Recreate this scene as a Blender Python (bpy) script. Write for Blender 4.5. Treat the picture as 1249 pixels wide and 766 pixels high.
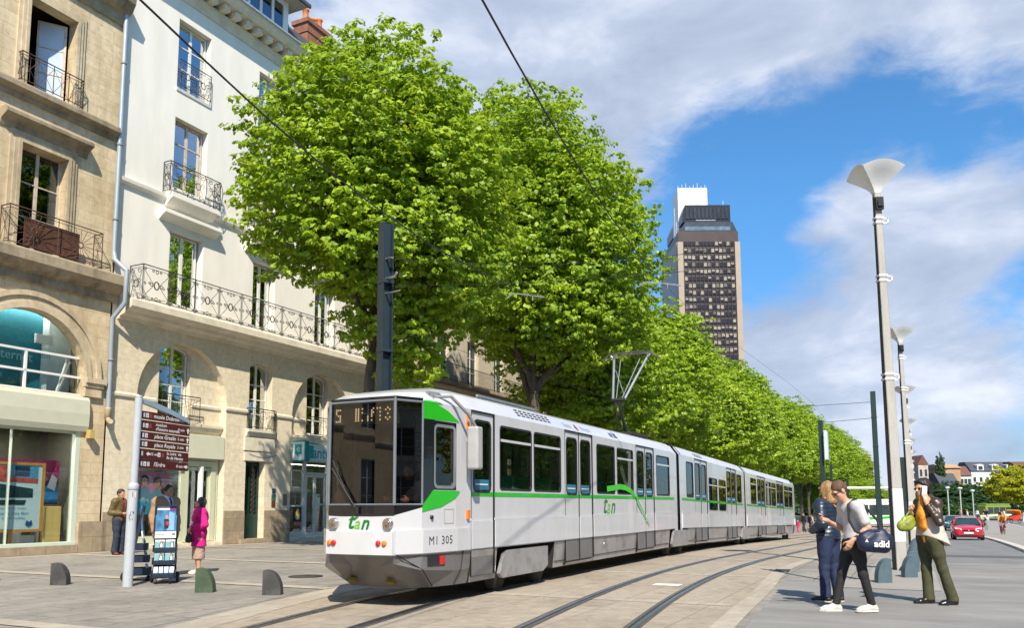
import bpy, bmesh, math, random
import numpy as np
from mathutils import Vector, Matrix, geometry

for o in list(bpy.data.objects):
    bpy.data.objects.remove(o, do_unlink=True)
SC = bpy.context.scene
COL = SC.collection
R = math.radians
PI = math.pi

# ------------------------------------------------------------------ camera
CAM_H = 1.5
PITCH, ROLL = R(6.45), R(0.2)
cam = bpy.data.cameras.new('camera')
cam.sensor_fit = 'HORIZONTAL'
cam.sensor_width = 36.0
cam.lens = 36.0 * 1000.0 / 1249.0
cam.shift_y = 120.0 / 1249.0
cam.clip_start, cam.clip_end = 0.1, 6000.0
camo = bpy.data.objects.new('camera', cam)
COL.objects.link(camo)
_r = Vector((1, 0, 0)); _u = Vector((0, -math.sin(PITCH), math.cos(PITCH))); _f = Vector((0, math.cos(PITCH), math.sin(PITCH)))
_r2 = _r * math.cos(ROLL) - _u * math.sin(ROLL)
_u2 = _r * math.sin(ROLL) + _u * math.cos(ROLL)
camo.matrix_world = Matrix(((_r2.x, _u2.x, -_f.x, 0), (_r2.y, _u2.y, -_f.y, 0), (_r2.z, _u2.z, -_f.z, CAM_H), (0, 0, 0, 1)))
SC.camera = camo

# ------------------------------------------------------------------ light and exposure
SUN_AZ = R(-7.0)        # shadows run away from the camera, a little to the left
SUN_EL = R(46.0)
SUN_POWER, SUN_COL = 4.2, (1.0, 0.90, 0.74)
SKY_STRENGTH = 0.10
SC.view_settings.view_transform = 'Standard'
SC.view_settings.look = 'None'
SC.view_settings.exposure = 0.78
SC.view_settings.gamma = 1.0
SC.view_settings.use_curve_mapping = False
SC.render.engine = 'CYCLES'
SC.cycles.max_bounces = 8
SC.cycles.transparent_max_bounces = 24
SC.cycles.caustics_reflective = False
SC.cycles.caustics_refractive = False

sun = bpy.data.lights.new('sun', 'SUN')
sun.energy = SUN_POWER; sun.color = SUN_COL; sun.angle = R(0.5)
suno = bpy.data.objects.new('sun', sun)
COL.objects.link(suno)
_d = Vector((math.sin(SUN_AZ) * math.cos(SUN_EL), math.cos(SUN_AZ) * math.cos(SUN_EL), -math.sin(SUN_EL)))  # light travel
suno.rotation_euler = _d.to_track_quat('-Z', 'Y').to_euler()
suno.location = (0, 0, 60)

world = bpy.data.worlds.new('World')
SC.world = world
world.use_nodes = True

def build_sky():
    nt = world.node_tree; nt.nodes.clear(); L = nt.links.new
    N = nt.nodes.new
    out = N('ShaderNodeOutputWorld'); bg = N('ShaderNodeBackground')
    bg.inputs['Strength'].default_value = SKY_STRENGTH
    L(bg.outputs[0], out.inputs[0])
    sky = N('ShaderNodeTexSky'); sky.sky_type = 'NISHITA'; sky.sun_disc = False
    sky.sun_elevation = SUN_EL
    sky.sun_rotation = SUN_AZ + PI       # direction towards the sun
    sky.air_density = 1.0; sky.dust_density = 0.3; sky.ozone_density = 3.0
    tc = N('ShaderNodeTexCoord')
    def mth(op, a, b=None, c=None):
        n = N('ShaderNodeMath'); n.operation = op
        for i, x in enumerate((a, b, c)):
            if x is None: continue
            if isinstance(x, (int, float)): n.inputs[i].default_value = x
            else: L(x, n.inputs[i])
        return n.outputs[0]
    nrm = N('ShaderNodeVectorMath'); nrm.operation = 'NORMALIZE'; L(tc.outputs['Generated'], nrm.inputs[0])
    d = nrm.outputs[0]
    sep = N('ShaderNodeSeparateXYZ'); L(d, sep.inputs[0])
    # flattened cloud-layer coordinate: direction stretched in height so that clouds lie in layers
    mp = N('ShaderNodeMapping'); mp.vector_type = 'POINT'
    mp.inputs['Scale'].default_value = (1.0, 1.0, 2.1); mp.inputs['Location'].default_value = (0.4, 0.1, 0.3)
    mp.inputs['Rotation'].default_value = (0, R(-14), 0)
    L(d, mp.inputs[0])
    def noise(scale, detail=6, rough=0.55, dist=0.0, vec=None):
        n = N('ShaderNodeTexNoise'); n.inputs['Scale'].default_value = scale; n.inputs['Detail'].default_value = detail
        n.inputs['Roughness'].default_value = rough; n.inputs['Distortion'].default_value = dist
        L(vec or mp.outputs[0], n.inputs['Vector']); return n.outputs['Fac']
    big = noise(3.0, 8, 0.60, 0.25)
    fine = noise(13.0, 8, 0.62, 0.5)
    shape = mth('ADD', mth('MULTIPLY', big, 0.66), mth('MULTIPLY', fine, 0.34))
    def blob(x, z, k, amp, stretch=None):
        v = Vector((x, 1.0, z)).normalized()
        dp = N('ShaderNodeVectorMath'); dp.operation = 'DOT_PRODUCT'; L(d, dp.inputs[0]); dp.inputs[1].default_value = v
        e = mth('POWER', 2.718, mth('MULTIPLY', mth('SUBTRACT', dp.outputs['Value'], 1.0), k))
        return mth('MULTIPLY', e, amp)
    # where the cloud banks and the blue gaps sit in the sky (compass direction and height)
    tot = None
    for b in SKY_BLOBS:
        o = blob(*b); tot = o if tot is None else mth('ADD', tot, o)
    cov = mth('ADD', shape, tot)
    ramp = N('ShaderNodeMapRange'); ramp.interpolation_type = 'SMOOTHSTEP'
    ramp.inputs['From Min'].default_value = 0.455; ramp.inputs['From Max'].default_value = 0.73
    L(cov, ramp.inputs['Value'])
    mask = mth('MULTIPLY', ramp.outputs[0], 0.95)
    # cloud brightness: thick parts greyer, fine structure
    br = N('ShaderNodeMapRange'); br.inputs['From Min'].default_value = 0.30; br.inputs['From Max'].default_value = 0.72
    br.inputs['To Min'].default_value = 0.0; br.inputs['To Max'].default_value = 1.0
    L(noise(4.3, 7, 0.58, 0.3), br.inputs['Value'])
    cr = N('ShaderNodeValToRGB')
    cr.color_ramp.elements[0].color = (2.6, 3.05, 4.0, 1); cr.color_ramp.elements[0].position = 0.15
    cr.color_ramp.elements[1].color = (5.2, 5.5, 6.15, 1); cr.color_ramp.elements[1].position = 0.85
    e = cr.color_ramp.elements.new(0.5); e.color = (3.4, 3.9, 4.9, 1)
    L(br.outputs[0], cr.inputs[0])
    hsv = N('ShaderNodeHueSaturation'); hsv.inputs['Saturation'].default_value = 1.02; hsv.inputs['Value'].default_value = 1.0
    L(sky.outputs[0], hsv.inputs['Color'])
    gain = N('ShaderNodeMix'); gain.data_type = 'RGBA'; gain.blend_type = 'MULTIPLY'; gain.inputs['Factor'].default_value = 1.0
    L(hsv.outputs[0], gain.inputs['A'])
    gh = N('ShaderNodeMix'); gh.data_type = 'RGBA'; gh.inputs['A'].default_value = (0.40, 0.56, 0.78, 1); gh.inputs['B'].default_value = SKY_GAIN
    hz = N('ShaderNodeMapRange'); hz.inputs['From Min'].default_value = 0.02; hz.inputs['From Max'].default_value = 0.34; L(sep.outputs['Z'], hz.inputs['Value']); L(hz.outputs[0], gh.inputs['Factor'])
    L(gh.outputs['Result'], gain.inputs['B'])
    mix = N('ShaderNodeMix'); mix.data_type = 'RGBA'
    L(mask, mix.inputs['Factor']); L(gain.outputs['Result'], mix.inputs['A']); L(cr.outputs[0], mix.inputs['B'])
    L(mix.outputs['Result'], bg.inputs['Color'])
def px_dir(px, py):
    """compass/height ratios (x/y, z/y) of the sky seen at a photo pixel"""
    v = _r2 * ((px - 624.5) / 1000) + _u2 * ((503 - py) / 1000) + _f
    return v.x / v.y, v.z / v.y
SKY_GAIN = (0.52, 0.93, 1.14, 1)
SKY_BLOBS = []
for px, py, k, amp in [(620, 20, 14, .20), (830, 50, 20, .20), (1000, 30, 30, .20), (1160, 40, 40, .20), (760, 120, 90, .12), (1240, 70, 120, .12), (960, 95, 150, .06),
                       (1060, 225, 28, -.25), (930, 260, 60, -.20), (875, 190, 110, -.24), (1000, 185, 120, -.16), (1110, 180, 120, -.20), (1215, 175, 120, -.22), (930, 350, 200, -.12),
                       (1000, 268, 500, .20), (1055, 255, 500, .26), (1110, 240, 600, .20), (1130, 318, 900, .20), (1165, 292, 900, .20), (1200, 262, 900, .18), (1240, 235, 900, .16),
                       (1010, 440, 80, .24), (930, 390, 500, .14), (1120, 430, 110, .20), (1220, 450, 80, .20), (1160, 320, 250, .10), (1000, 520, 120, .10),
                       (1215, 350, 400, -.10), (1170, 570, 200, -.08), (1249, 300, 200, -.08)]:
    x_, z_ = px_dir(px, py)
    SKY_BLOBS.append((x_, z_, k, amp))
build_sky()

# ------------------------------------------------------------------ street frame: s along the street, t to the left of it, z up
ANG = R(25.9638)
U = Vector((math.sin(ANG), math.cos(ANG), 0)); NL = Vector((-U.y, U.x, 0)); UP = Vector((0, 0, 1))
YAW = math.atan2(U.y, U.x)
def gz(s, t=0):
    q = (s - 27.0) / 3.0
    sp = 3.0 * math.log1p(math.exp(q)) if q < 30 else s - 27.0
    return -0.0215 * min(sp, 70.0)
def W(s, t, z=0.0):
    v = U * s + NL * t
    return Vector((v.x, v.y, z))

def tag(o, label=None, cat=None, group=None, kind=None):
    if label: o['label'] = label
    if cat: o['category'] = cat
    if group: o['group'] = group
    if kind: o['kind'] = kind
    return o
def thing(name, label, cat, s, t, z=None, rot=0.0, group=None):
    o = bpy.data.objects.new(name, None); COL.objects.link(o)
    o.empty_display_size = 0.2
    o.location = W(s, t, gz(s) if z is None else z); o.rotation_euler = (0, 0, YAW + rot)
    o['org'] = (s, t, gz(s) if z is None else z)
    return tag(o, label, cat, group)
def put(o, s, t, z=None, rot=0.0):
    o.location = W(s, t, gz(s) if z is None else z); o.rotation_euler = (0, 0, YAW + rot)
def copy_tree(o, parent=None):
    c = o.copy(); COL.objects.link(c)
    if parent is not None: c.parent = parent
    for ch in [x for x in o.children]:
        copy_tree(ch, c)
    return c

class MB:
    """collects faces and links them as ONE mesh object"""
    def __init__(s): s.v = []; s.f = []; s.m = []; s.sm = []
    def add(s, vs, fs, mi=0, smooth=False):
        b = len(s.v); s.v.extend([tuple(v) for v in vs])
        for f in fs:
            s.f.append([b + i for i in f]); s.m.append(mi); s.sm.append(smooth)
        return s
    def quad(s, a, b, c, d, mi=0): return s.add([a, b, c, d], [(0, 1, 2, 3)], mi)
    def box(s, x0, x1, y0, y1, z0, z1, mi=0):
        v = [(x, y, z) for z in (z0, z1) for y in (y0, y1) for x in (x0, x1)]
        return s.add(v, [(0, 2, 3, 1), (4, 5, 7, 6), (0, 1, 5, 4), (2, 6, 7, 3), (0, 4, 6, 2), (1, 3, 7, 5)], mi)
    def bar(s, a, b, w, h, mi=0, up=(0, 0, 1)):
        a = Vector(a); b = Vector(b); d = (b - a).normalized(); up = Vector(up)
        if abs(d.dot(up)) > 0.98: up = Vector((1, 0, 0))
        x = d.cross(up).normalized() * (w / 2); y = x.cross(d).normalized() * (h / 2)
        v = [p + i * x + j * y for p in (a, b) for i, j in ((-1, -1), (1, -1), (1, 1), (-1, 1))]
        return s.add(v, [(3, 2, 1, 0), (4, 5, 6, 7), (0, 1, 5, 4), (1, 2, 6, 5), (2, 3, 7, 6), (3, 0, 4, 7)], mi)
    def tube(s, pts, r, n=8, mi=0, cap=True, smooth=True, closed=False):
        pts = [Vector(p) for p in pts]; k = len(pts)
        rs = r if isinstance(r, (list, tuple)) else [r] * k
        vs = []; prev = None
        for i in range(k):
            if closed: d = pts[(i + 1) % k] - pts[i - 1]
            else: d = pts[min(i + 1, k - 1)] - pts[max(i - 1, 0)]
            d.normalize()
            if prev is None:
                x = d.cross(Vector((0, 0, 1)))
                if x.length < 0.05: x = d.cross(Vector((1, 0, 0)))
            else: x = prev - d * prev.dot(d)
            x.normalize(); prev = x; y = d.cross(x)
            for j in range(n):
                a = 2 * PI * j / n
                vs.append(pts[i] + (x * math.cos(a) + y * math.sin(a)) * rs[i])
        fs = []
        for i in range(k if closed else k - 1):
            for j in range(n):
                p = i * n; q = ((i + 1) % k) * n
                fs.append((p + j, p + (j + 1) % n, q + (j + 1) % n, q + j))
        s.add(vs, fs, mi, smooth)
        if cap and not closed:
            s.add(vs[:n], [tuple(range(n - 1, -1, -1))], mi); s.add(vs[-n:], [tuple(range(n))], mi)
        return s
    def lathe(s, prof, n=20, mi=0, c=(0, 0, 0), smooth=True, axis='z'):
        vs = []
        for r, z in prof:
            for j in range(n):
                a = 2 * PI * j / n; x, y = r * math.cos(a), r * math.sin(a)
                p = (x, y, z) if axis == 'z' else ((z, x, y) if axis == 'x' else (y, z, x))
                vs.append((p[0] + c[0], p[1] + c[1], p[2] + c[2]))
        fs = [(i * n + j, i * n + (j + 1) % n, (i + 1) * n + (j + 1) % n, (i + 1) * n + j) for i in range(len(prof) - 1) for j in range(n)]
        fs.append(tuple(range(n - 1, -1, -1))); k = (len(prof) - 1) * n; fs.append(tuple(range(k, k + n)))
        return s.add(vs, fs, mi, smooth)
    def prism(s, poly, fn, d0, d1, mi=0, smooth=False, caps=True):
        """poly: 2D outline; fn(a, b, d) -> point; extruded from d0 to d1"""
        n = len(poly)
        v = [fn(a, b, d0) for a, b in poly] + [fn(a, b, d1) for a, b in poly]
        fs = [(i, (i + 1) % n, n + (i + 1) % n, n + i) for i in range(n)]
        s.add(v, fs, mi, smooth)
        if caps:
            tri = geometry.tessellate_polygon([[Vector((a, b, 0)) for a, b in poly]])
            s.add(v, [tuple(t) for t in tri] + [tuple(n + i for i in reversed(t)) for t in tri], mi)
        return s
    def panel(s, outer, holes, fn, depth, mi=0, d0=0.0, mi_rev=None, back=False):
        """flat wall with real openings; fn(a, b, d): d into the wall; reveals run 'depth' inwards"""
        loops = [outer] + list(holes)
        flat = [p for l in loops for p in l]
        tri = geometry.tessellate_polygon([[Vector((a, b, 0)) for a, b in l] for l in loops])
        s.add([fn(a, b, d0) for a, b in flat], [tuple(t) for t in tri], mi)
        if back: s.add([fn(a, b, d0 + depth) for a, b in flat], [tuple(t) for t in tri], mi)
        for l in (loops if back else holes):
            n = len(l)
            v = [fn(a, b, d0) for a, b in l] + [fn(a, b, d0 + depth) for a, b in l]
            s.add(v, [(i, (i + 1) % n, n + (i + 1) % n, n + i) for i in range(n)], mi if mi_rev is None else mi_rev)
        return s
    def build(s, name, mats, parent=None, org=None, bevel=0, smooth_angle=None, segs=1):
        me = bpy.data.meshes.new(name)
        o3 = org or (tuple(parent['org']) if parent is not None and 'org' in parent.keys() else (0, 0, 0))
        me.from_pydata([(x - o3[0], y - o3[1], z - o3[2]) for x, y, z in s.v], [], s.f)
        if not isinstance(mats, (list, tuple)): mats = [mats]
        for m in mats: me.materials.append(m)
        me.polygons.foreach_set('material_index', s.m)
        me.polygons.foreach_set('use_smooth', s.sm)
        bm = bmesh.new(); bm.from_mesh(me); bmesh.ops.recalc_face_normals(bm, faces=bm.faces); bm.to_mesh(me); bm.free()
        me.update()
        o = bpy.data.objects.new(name, me); COL.objects.link(o)
        if parent is not None: o.parent = parent
        if bevel:
            b = o.modifiers.new('bevel', 'BEVEL'); b.width = bevel; b.segments = segs; b.limit_method = 'ANGLE'; b.angle_limit = R(35)
        return o
def sub(parent, mb, name, mats, **k):
    """mesh child of a mesh child (same local frame)"""
    r = parent
    while r.parent is not None: r = r.parent
    return mb.build(name, mats, parent, org=tuple(r['org']), **k)

def arc(cx, cz, r, a0, a1, n=16):
    return [(cx + r * math.cos(R(a0 + (a1 - a0) * i / n)), cz + r * math.sin(R(a0 + (a1 - a0) * i / n))) for i in range(n + 1)]
def rect(a0, a1, b0, b1): return [(a0, b0), (a1, b0), (a1, b1), (a0, b1)]
def rrect(a0, a1, b0, b1, r=0.06, n=4):
    return arc(a1 - r, b1 - r, r, 0, 90, n) + arc(a0 + r, b1 - r, r, 90, 180, n) + arc(a0 + r, b0 + r, r, 180, 270, n) + arc(a1 - r, b0 + r, r, 270, 360, n)
def archpoly(a0, a1, b0, spring, rise=None, n=16):
    c = (a0 + a1) / 2; r = (a1 - a0) / 2; rise = r if rise is None else rise
    return [(a0, b0), (a1, b0)] + [(c + r * math.cos(PI * i / n), spring + rise * math.sin(PI * i / n)) for i in range(n + 1)]

_font_cache = {}
def text_tris(txt, size=0.1, align='CENTER', shear=0.0, bold=0.0, spacing=1.0):
    key = (txt, size, align, shear, bold, spacing)
    if key in _font_cache: return _font_cache[key]
    cu = bpy.data.curves.new('letters', 'FONT'); cu.body = txt; cu.size = size; cu.align_x = align; cu.align_y = 'CENTER'
    cu.shear = shear; cu.offset = bold; cu.resolution_u = 2; cu.space_character = spacing
    ob = bpy.data.objects.new('letters', cu); COL.objects.link(ob)
    bpy.context.view_layer.update()
    dg = bpy.context.evaluated_depsgraph_get(); me = ob.evaluated_get(dg).to_mesh()
    vs = [(v.co.x, v.co.y) for v in me.vertices]; fs = [tuple(p.vertices) for p in me.polygons]
    ob.evaluated_get(dg).to_mesh_clear()
    bpy.data.objects.remove(ob); bpy.data.curves.remove(cu)
    _font_cache[key] = (vs, fs)
    return vs, fs
def add_text(mb, txt, fn, size=0.1, mi=0, **k):
    """fn(a, b) -> point on the surface"""
    vs, fs = text_tris(txt, size, **k)
    mb.add([fn(a, b) for a, b in vs], fs, mi)

# ------------------------------------------------------------------ materials
MATS = {}
def _nt(name):
    m = bpy.data.materials.new(name); m.use_nodes = True
    nt = m.node_tree; nt.nodes.clear()
    return m, nt, nt.nodes.new, nt.links.new
def mat(name, col, rough=0.6, metal=0.0, var=0.12, scale=3.0, bump=0.0, bscale=40.0, spec=0.5, stain=None, stain_scale=0.8, stain_amt=0.5, coat=0.0, stretch=(1, 1, 1), sheen=0.0):
    """principled surface with noise variation, optional stain colour and bump"""
    if name in MATS: return MATS[name]
    m, nt, N, L = _nt(name)
    out = N('ShaderNodeOutputMaterial'); p = N('ShaderNodeBsdfPrincipled'); L(p.outputs[0], out.inputs[0])
    p.inputs['Roughness'].default_value = rough; p.inputs['Metallic'].default_value = metal
    p.inputs['Specular IOR Level'].default_value = spec; p.inputs['Coat Weight'].default_value = coat
    p.inputs['Sheen Weight'].default_value = sheen
    tc = N('ShaderNodeTexCoord'); mp = N('ShaderNodeMapping'); mp.inputs['Scale'].default_value = stretch
    L(tc.outputs['Object'], mp.inputs[0])
    n = N('ShaderNodeTexNoise'); n.inputs['Scale'].default_value = scale; n.inputs['Detail'].default_value = 6; n.inputs['Roughness'].default_value = 0.6
    L(mp.outputs[0], n.inputs['Vector'])
    mr = N('ShaderNodeMapRange'); mr.inputs['From Min'].default_value = 0.3; mr.inputs['From Max'].default_value = 0.7
    mr.inputs['To Min'].default_value = 1 - var; mr.inputs['To Max'].default_value = 1 + var
    L(n.outputs['Fac'], mr.inputs['Value'])
    mx = N('ShaderNodeMix'); mx.data_type = 'RGBA'; mx.blend_type = 'MULTIPLY'; mx.inputs['Factor'].default_value = 1
    mx.inputs['A'].default_value = (*col, 1); L(mr.outputs[0], mx.inputs['B'])
    c = mx.outputs['Result']
    if stain:
        n2 = N('ShaderNodeTexNoise'); n2.inputs['Scale'].default_value = stain_scale; n2.inputs['Detail'].default_value = 8; n2.inputs['Roughness'].default_value = 0.65
        L(mp.outputs[0], n2.inputs['Vector'])
        m2 = N('ShaderNodeMapRange'); m2.inputs['From Min'].default_value = 0.48; m2.inputs['From Max'].default_value = 0.68; m2.inputs['To Max'].default_value = stain_amt
        L(n2.outputs['Fac'], m2.inputs['Value'])
        x2 = N('ShaderNodeMix'); x2.data_type = 'RGBA'; L(m2.outputs[0], x2.inputs['Factor']); L(c, x2.inputs['A']); x2.inputs['B'].default_value = (*stain, 1)
        c = x2.outputs['Result']
    L(c, p.inputs['Base Color'])
    if bump:
        nb = N('ShaderNodeTexNoise'); nb.inputs['Scale'].default_value = bscale; nb.inputs['Detail'].default_value = 5
        L(mp.outputs[0], nb.inputs['Vector'])
        b = N('ShaderNodeBump'); b.inputs['Strength'].default_value = bump; b.inputs['Distance'].default_value = 0.02
        L(nb.outputs['Fac'], b.inputs['Height']); L(b.outputs[0], p.inputs['Normal'])
    MATS[name] = m
    return m
def stone(name, c1, c2, mortar, bw=0.7, bh=0.32, msize=0.012, stain=(0.1, 0.09, 0.08), stain_amt=0.4, stain_scale=0.7, rough=0.85, axes='xz', bump=0.25, streak=0.0, offset=0.5, specks=0.0):
    """ashlar blocks: brick pattern on (x, z) of the object, per-block tone, weather stains, bump"""
    if name in MATS: return MATS[name]
    m, nt, N, L = _nt(name)
    out = N('ShaderNodeOutputMaterial'); p = N('ShaderNodeBsdfPrincipled'); L(p.outputs[0], out.inputs[0]); p.inputs['Roughness'].default_value = rough
    p.inputs['Specular IOR Level'].default_value = 0.25
    tc = N('ShaderNodeTexCoord'); sp = N('ShaderNodeSeparateXYZ'); L(tc.outputs['Object'], sp.inputs[0])
    cb = N('ShaderNodeCombineXYZ')
    if axes == 'xz':
        ad = N('ShaderNodeMath'); ad.operation = 'ADD'; L(sp.outputs['X'], ad.inputs[0]); L(sp.outputs['Y'], ad.inputs[1])
        L(ad.outputs[0], cb.inputs['X']); L(sp.outputs['Z'], cb.inputs['Y'])
    else:
        L(sp.outputs['X'], cb.inputs['X']); L(sp.outputs['Y'], cb.inputs['Y'])
    bt = N('ShaderNodeTexBrick'); bt.offset = offset
    L(cb.outputs[0], bt.inputs['Vector'])
    bt.inputs['Scale'].default_value = 1.0; bt.inputs['Brick Width'].default_value = bw; bt.inputs['Row Height'].default_value = bh
    bt.inputs['Mortar Size'].default_value = msize; bt.inputs['Mortar Smooth'].default_value = 0.3; bt.inputs['Bias'].default_value = -0.2
    bt.inputs['Color1'].default_value = (*c1, 1); bt.inputs['Color2'].default_value = (*c2, 1); bt.inputs['Mortar'].default_value = (*mortar, 1)
    def noise(sc, det=7, rg=0.62, v=None):
        n = N('ShaderNodeTexNoise'); n.inputs['Scale'].default_value = sc; n.inputs['Detail'].default_value = det; n.inputs['Roughness'].default_value = rg
        L(v or tc.outputs['Object'], n.inputs['Vector']); return n.outputs['Fac']
    mr = N('ShaderNodeMapRange'); mr.inputs['From Min'].default_value = 0.3; mr.inputs['From Max'].default_value = 0.7; mr.inputs['To Min'].default_value = 0.84; mr.inputs['To Max'].default_value = 1.14
    L(noise(5.0), mr.inputs['Value'])
    mx = N('ShaderNodeMix'); mx.data_type = 'RGBA'; mx.blend_type = 'MULTIPLY'; mx.inputs['Factor'].default_value = 1
    L(bt.outputs['Color'], mx.inputs['A']); L(mr.outputs[0], mx.inputs['B'])
    c = mx.outputs['Result']
    vec = None
    if streak:
        mp = N('ShaderNodeMapping'); mp.inputs['Scale'].default_value = (1, 1, 0.25); L(tc.outputs['Object'], mp.inputs[0]); vec = mp.outputs[0]
    m2 = N('ShaderNodeMapRange'); m2.inputs['From Min'].default_value = 0.47; m2.inputs['From Max'].default_value = 0.72; m2.inputs['To Max'].default_value = stain_amt
    L(noise(stain_scale, 8, 0.66, vec), m2.inputs['Value'])
    x2 = N('ShaderNodeMix'); x2.data_type = 'RGBA'; L(m2.outputs[0], x2.inputs['Factor']); L(c, x2.inputs['A']); x2.inputs['B'].default_value = (*stain, 1)
    c = x2.outputs['Result']
    if specks:      # trodden-in spots and longer dark drips
        for sc, lo, amt in ((7.0, 0.655, specks), (2.2, 0.60, specks * .55)):
            m3 = N('ShaderNodeMapRange'); m3.inputs['From Min'].default_value = lo; m3.inputs['From Max'].default_value = lo + .04; m3.inputs['To Max'].default_value = amt
            L(noise(sc, 3, .5), m3.inputs['Value'])
            x3 = N('ShaderNodeMix'); x3.data_type = 'RGBA'; L(m3.outputs[0], x3.inputs['Factor']); L(c, x3.inputs['A']); x3.inputs['B'].default_value = (stain[0] * .45, stain[1] * .45, stain[2] * .45, 1); c = x3.outputs['Result']
    L(c, p.inputs['Base Color'])
    b = N('ShaderNodeBump'); b.inputs['Strength'].default_value = bump; b.inputs['Distance'].default_value = 0.03
    ad2 = N('ShaderNodeMath'); ad2.operation = 'MULTIPLY_ADD'; L(noise(22.0, 4), ad2.inputs[0]); ad2.inputs[1].default_value = 0.6
    inv = N('ShaderNodeMath'); inv.operation = 'SUBTRACT'; inv.inputs[0].default_value = 1.0; L(bt.outputs['Fac'], inv.inputs[1]); L(inv.outputs[0], ad2.inputs[2])
    L(ad2.outputs[0], b.inputs['Height']); L(b.outputs[0], p.inputs['Normal'])
    MATS[name] = m
    return m
def clear_glass(name, tint=(0.7, 0.75, 0.73), refl=0.12, rough=0.0, k=0.6):
    if name in MATS: return MATS[name]
    m, nt, N, L = _nt(name)
    out = N('ShaderNodeOutputMaterial'); mx = N('ShaderNodeMixShader'); tr = N('ShaderNodeBsdfTransparent'); gl = N('ShaderNodeBsdfGlossy')
    tr.inputs[0].default_value = (*tint, 1); gl.inputs['Roughness'].default_value = rough; gl.inputs['Color'].default_value = (0.95, 0.97, 1, 1)
    fr = N('ShaderNodeFresnel'); fr.inputs['IOR'].default_value = 1.5
    ad = N('ShaderNodeMath'); ad.operation = 'MULTIPLY_ADD'; ad.use_clamp = True; L(fr.outputs[0], ad.inputs[0]); ad.inputs[1].default_value = k; ad.inputs[2].default_value = refl
    L(ad.outputs[0], mx.inputs[0]); L(tr.outputs[0], mx.inputs[1]); L(gl.outputs[0], mx.inputs[2]); L(mx.outputs[0], out.inputs[0])
    MATS[name] = m
    return m
def emit(name, col, strength=1.0):
    if name in MATS: return MATS[name]
    m, nt, N, L = _nt(name)
    out = N('ShaderNodeOutputMaterial'); e = N('ShaderNodeEmission'); e.inputs[0].default_value = (*col, 1); e.inputs[1].default_value = strength
    L(e.outputs[0], out.inputs[0]); MATS[name] = m
    return m
# ------------------------------------------------------------------ the ground
M_PAVE = stone('pavement stone', (0.29, 0.27, 0.24), (0.235, 0.222, 0.20), (0.105, 0.098, 0.088), 1.5, 0.62, 0.012, stain=(0.135, 0.125, 0.115), stain_amt=0.6, stain_scale=0.5, axes='xy', bump=0.12, specks=.45)
M_TRACK = stone('track bed concrete', (0.355, 0.305, 0.24), (0.31, 0.272, 0.222), (0.20, 0.175, 0.145), 3.0, 1.4, 0.010, stain=(0.20, 0.155, 0.11), stain_amt=0.65, stain_scale=0.35, axes='xy', bump=0.12, offset=0.0, specks=.4)
M_BAND = stone('pale stone band', (0.42, 0.375, 0.305), (0.375, 0.335, 0.275), (0.27, 0.24, 0.20), 1.1, 0.5, 0.010, stain=(0.25, 0.215, 0.175), stain_amt=0.6, axes='xy', bump=0.12)
M_ROAD = mat('asphalt', (0.185, 0.185, 0.185), 0.8, var=0.16, scale=1.2, bump=0.35, bscale=140, stain=(0.165, 0.165, 0.165), stain_scale=0.35, stain_amt=0.6, stretch=(0.4, 1, 1))
M_FORE = mat('crossing setts', (0.235, 0.228, 0.216), 0.75, var=0.2, scale=1.6, bump=0.35, bscale=120, stain=(0.15, 0.147, 0.143), stain_scale=0.6, stain_amt=0.7, stretch=(1, 0.35, 1))
M_KERB = mat('kerb stone', (0.52, 0.50, 0.46), 0.8, var=0.1, bump=0.2, bscale=60, stain=(0.3, 0.29, 0.27), stain_amt=0.4)
M_DARKROAD = mat('dark road surface', (0.10, 0.10, 0.105), 0.8, var=0.15, bump=0.3, bscale=140)
M_PATH = mat('pale path', (0.29, 0.275, 0.25), 0.85, var=0.1, scale=0.8, bump=0.2, bscale=90, stain=(0.25, 0.24, 0.22), stain_amt=0.5, stain_scale=0.3)
M_STEEL = mat('polished rail steel', (0.42, 0.45, 0.5), 0.28, metal=1.0, var=0.25, scale=9)
M_GROOVE = mat('rail groove', (0.035, 0.03, 0.026), 0.7, var=0.3)
M_GRAPHITE = mat('rail dark edge', (0.085, 0.075, 0.066), 0.6, var=0.3)

def interp(pts):
    xs = np.array([p[0] for p in pts], float); ys = np.array([p[1] for p in pts], float)
    # monotone-ish cubic through the points
    d = np.gradient(ys, xs)
    def f(s):
        if s <= xs[0]: return ys[0] + d[0] * (s - xs[0])
        if s >= xs[-1]: return ys[-1]
        i = int(np.searchsorted(xs, s)) - 1; i = max(0, min(i, len(xs) - 2)); h = xs[i + 1] - xs[i]; u = (s - xs[i]) / h
        return float((2*u**3-3*u**2+1)*ys[i] + (u**3-2*u**2+u)*h*d[i] + (-2*u**3+3*u**2)*ys[i+1] + (u**3-u**2)*h*d[i+1])
    return f
C1 = interp([(3, 5.55), (8.3, 6.86), (9.7, 7.10), (11.2, 7.32), (13, 7.37), (16, 7.37), (25, 7.38), (36, 7.35), (50, 7.1), (70, 6.9), (130, 6.8)])
C2 = interp([(3, 2.75), (9.6, 3.78), (13.8, 4.25), (17.8, 4.47), (22.3, 4.43), (28, 4.12), (35, 3.93), (45, 3.85), (70, 3.8), (130, 3.75)])
BED_L = interp([(3, 6.55), (7.6, 8.15), (8.8, 8.5), (11, 9.05), (12.5, 9.35), (16, 9.45), (40, 9.4), (140, 9.2)])
BED_R = interp([(3, 1.45), (10.4, 2.2), (14.8, 2.45), (19.7, 2.78), (24.9, 2.6), (33, 2.15), (60, 2.0), (140, 1.9)])
KERB_R = interp([(24, -3.05), (34, -3.4), (52, -3.9), (82, -4.05), (133, -4.6), (160, -5)])
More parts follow.
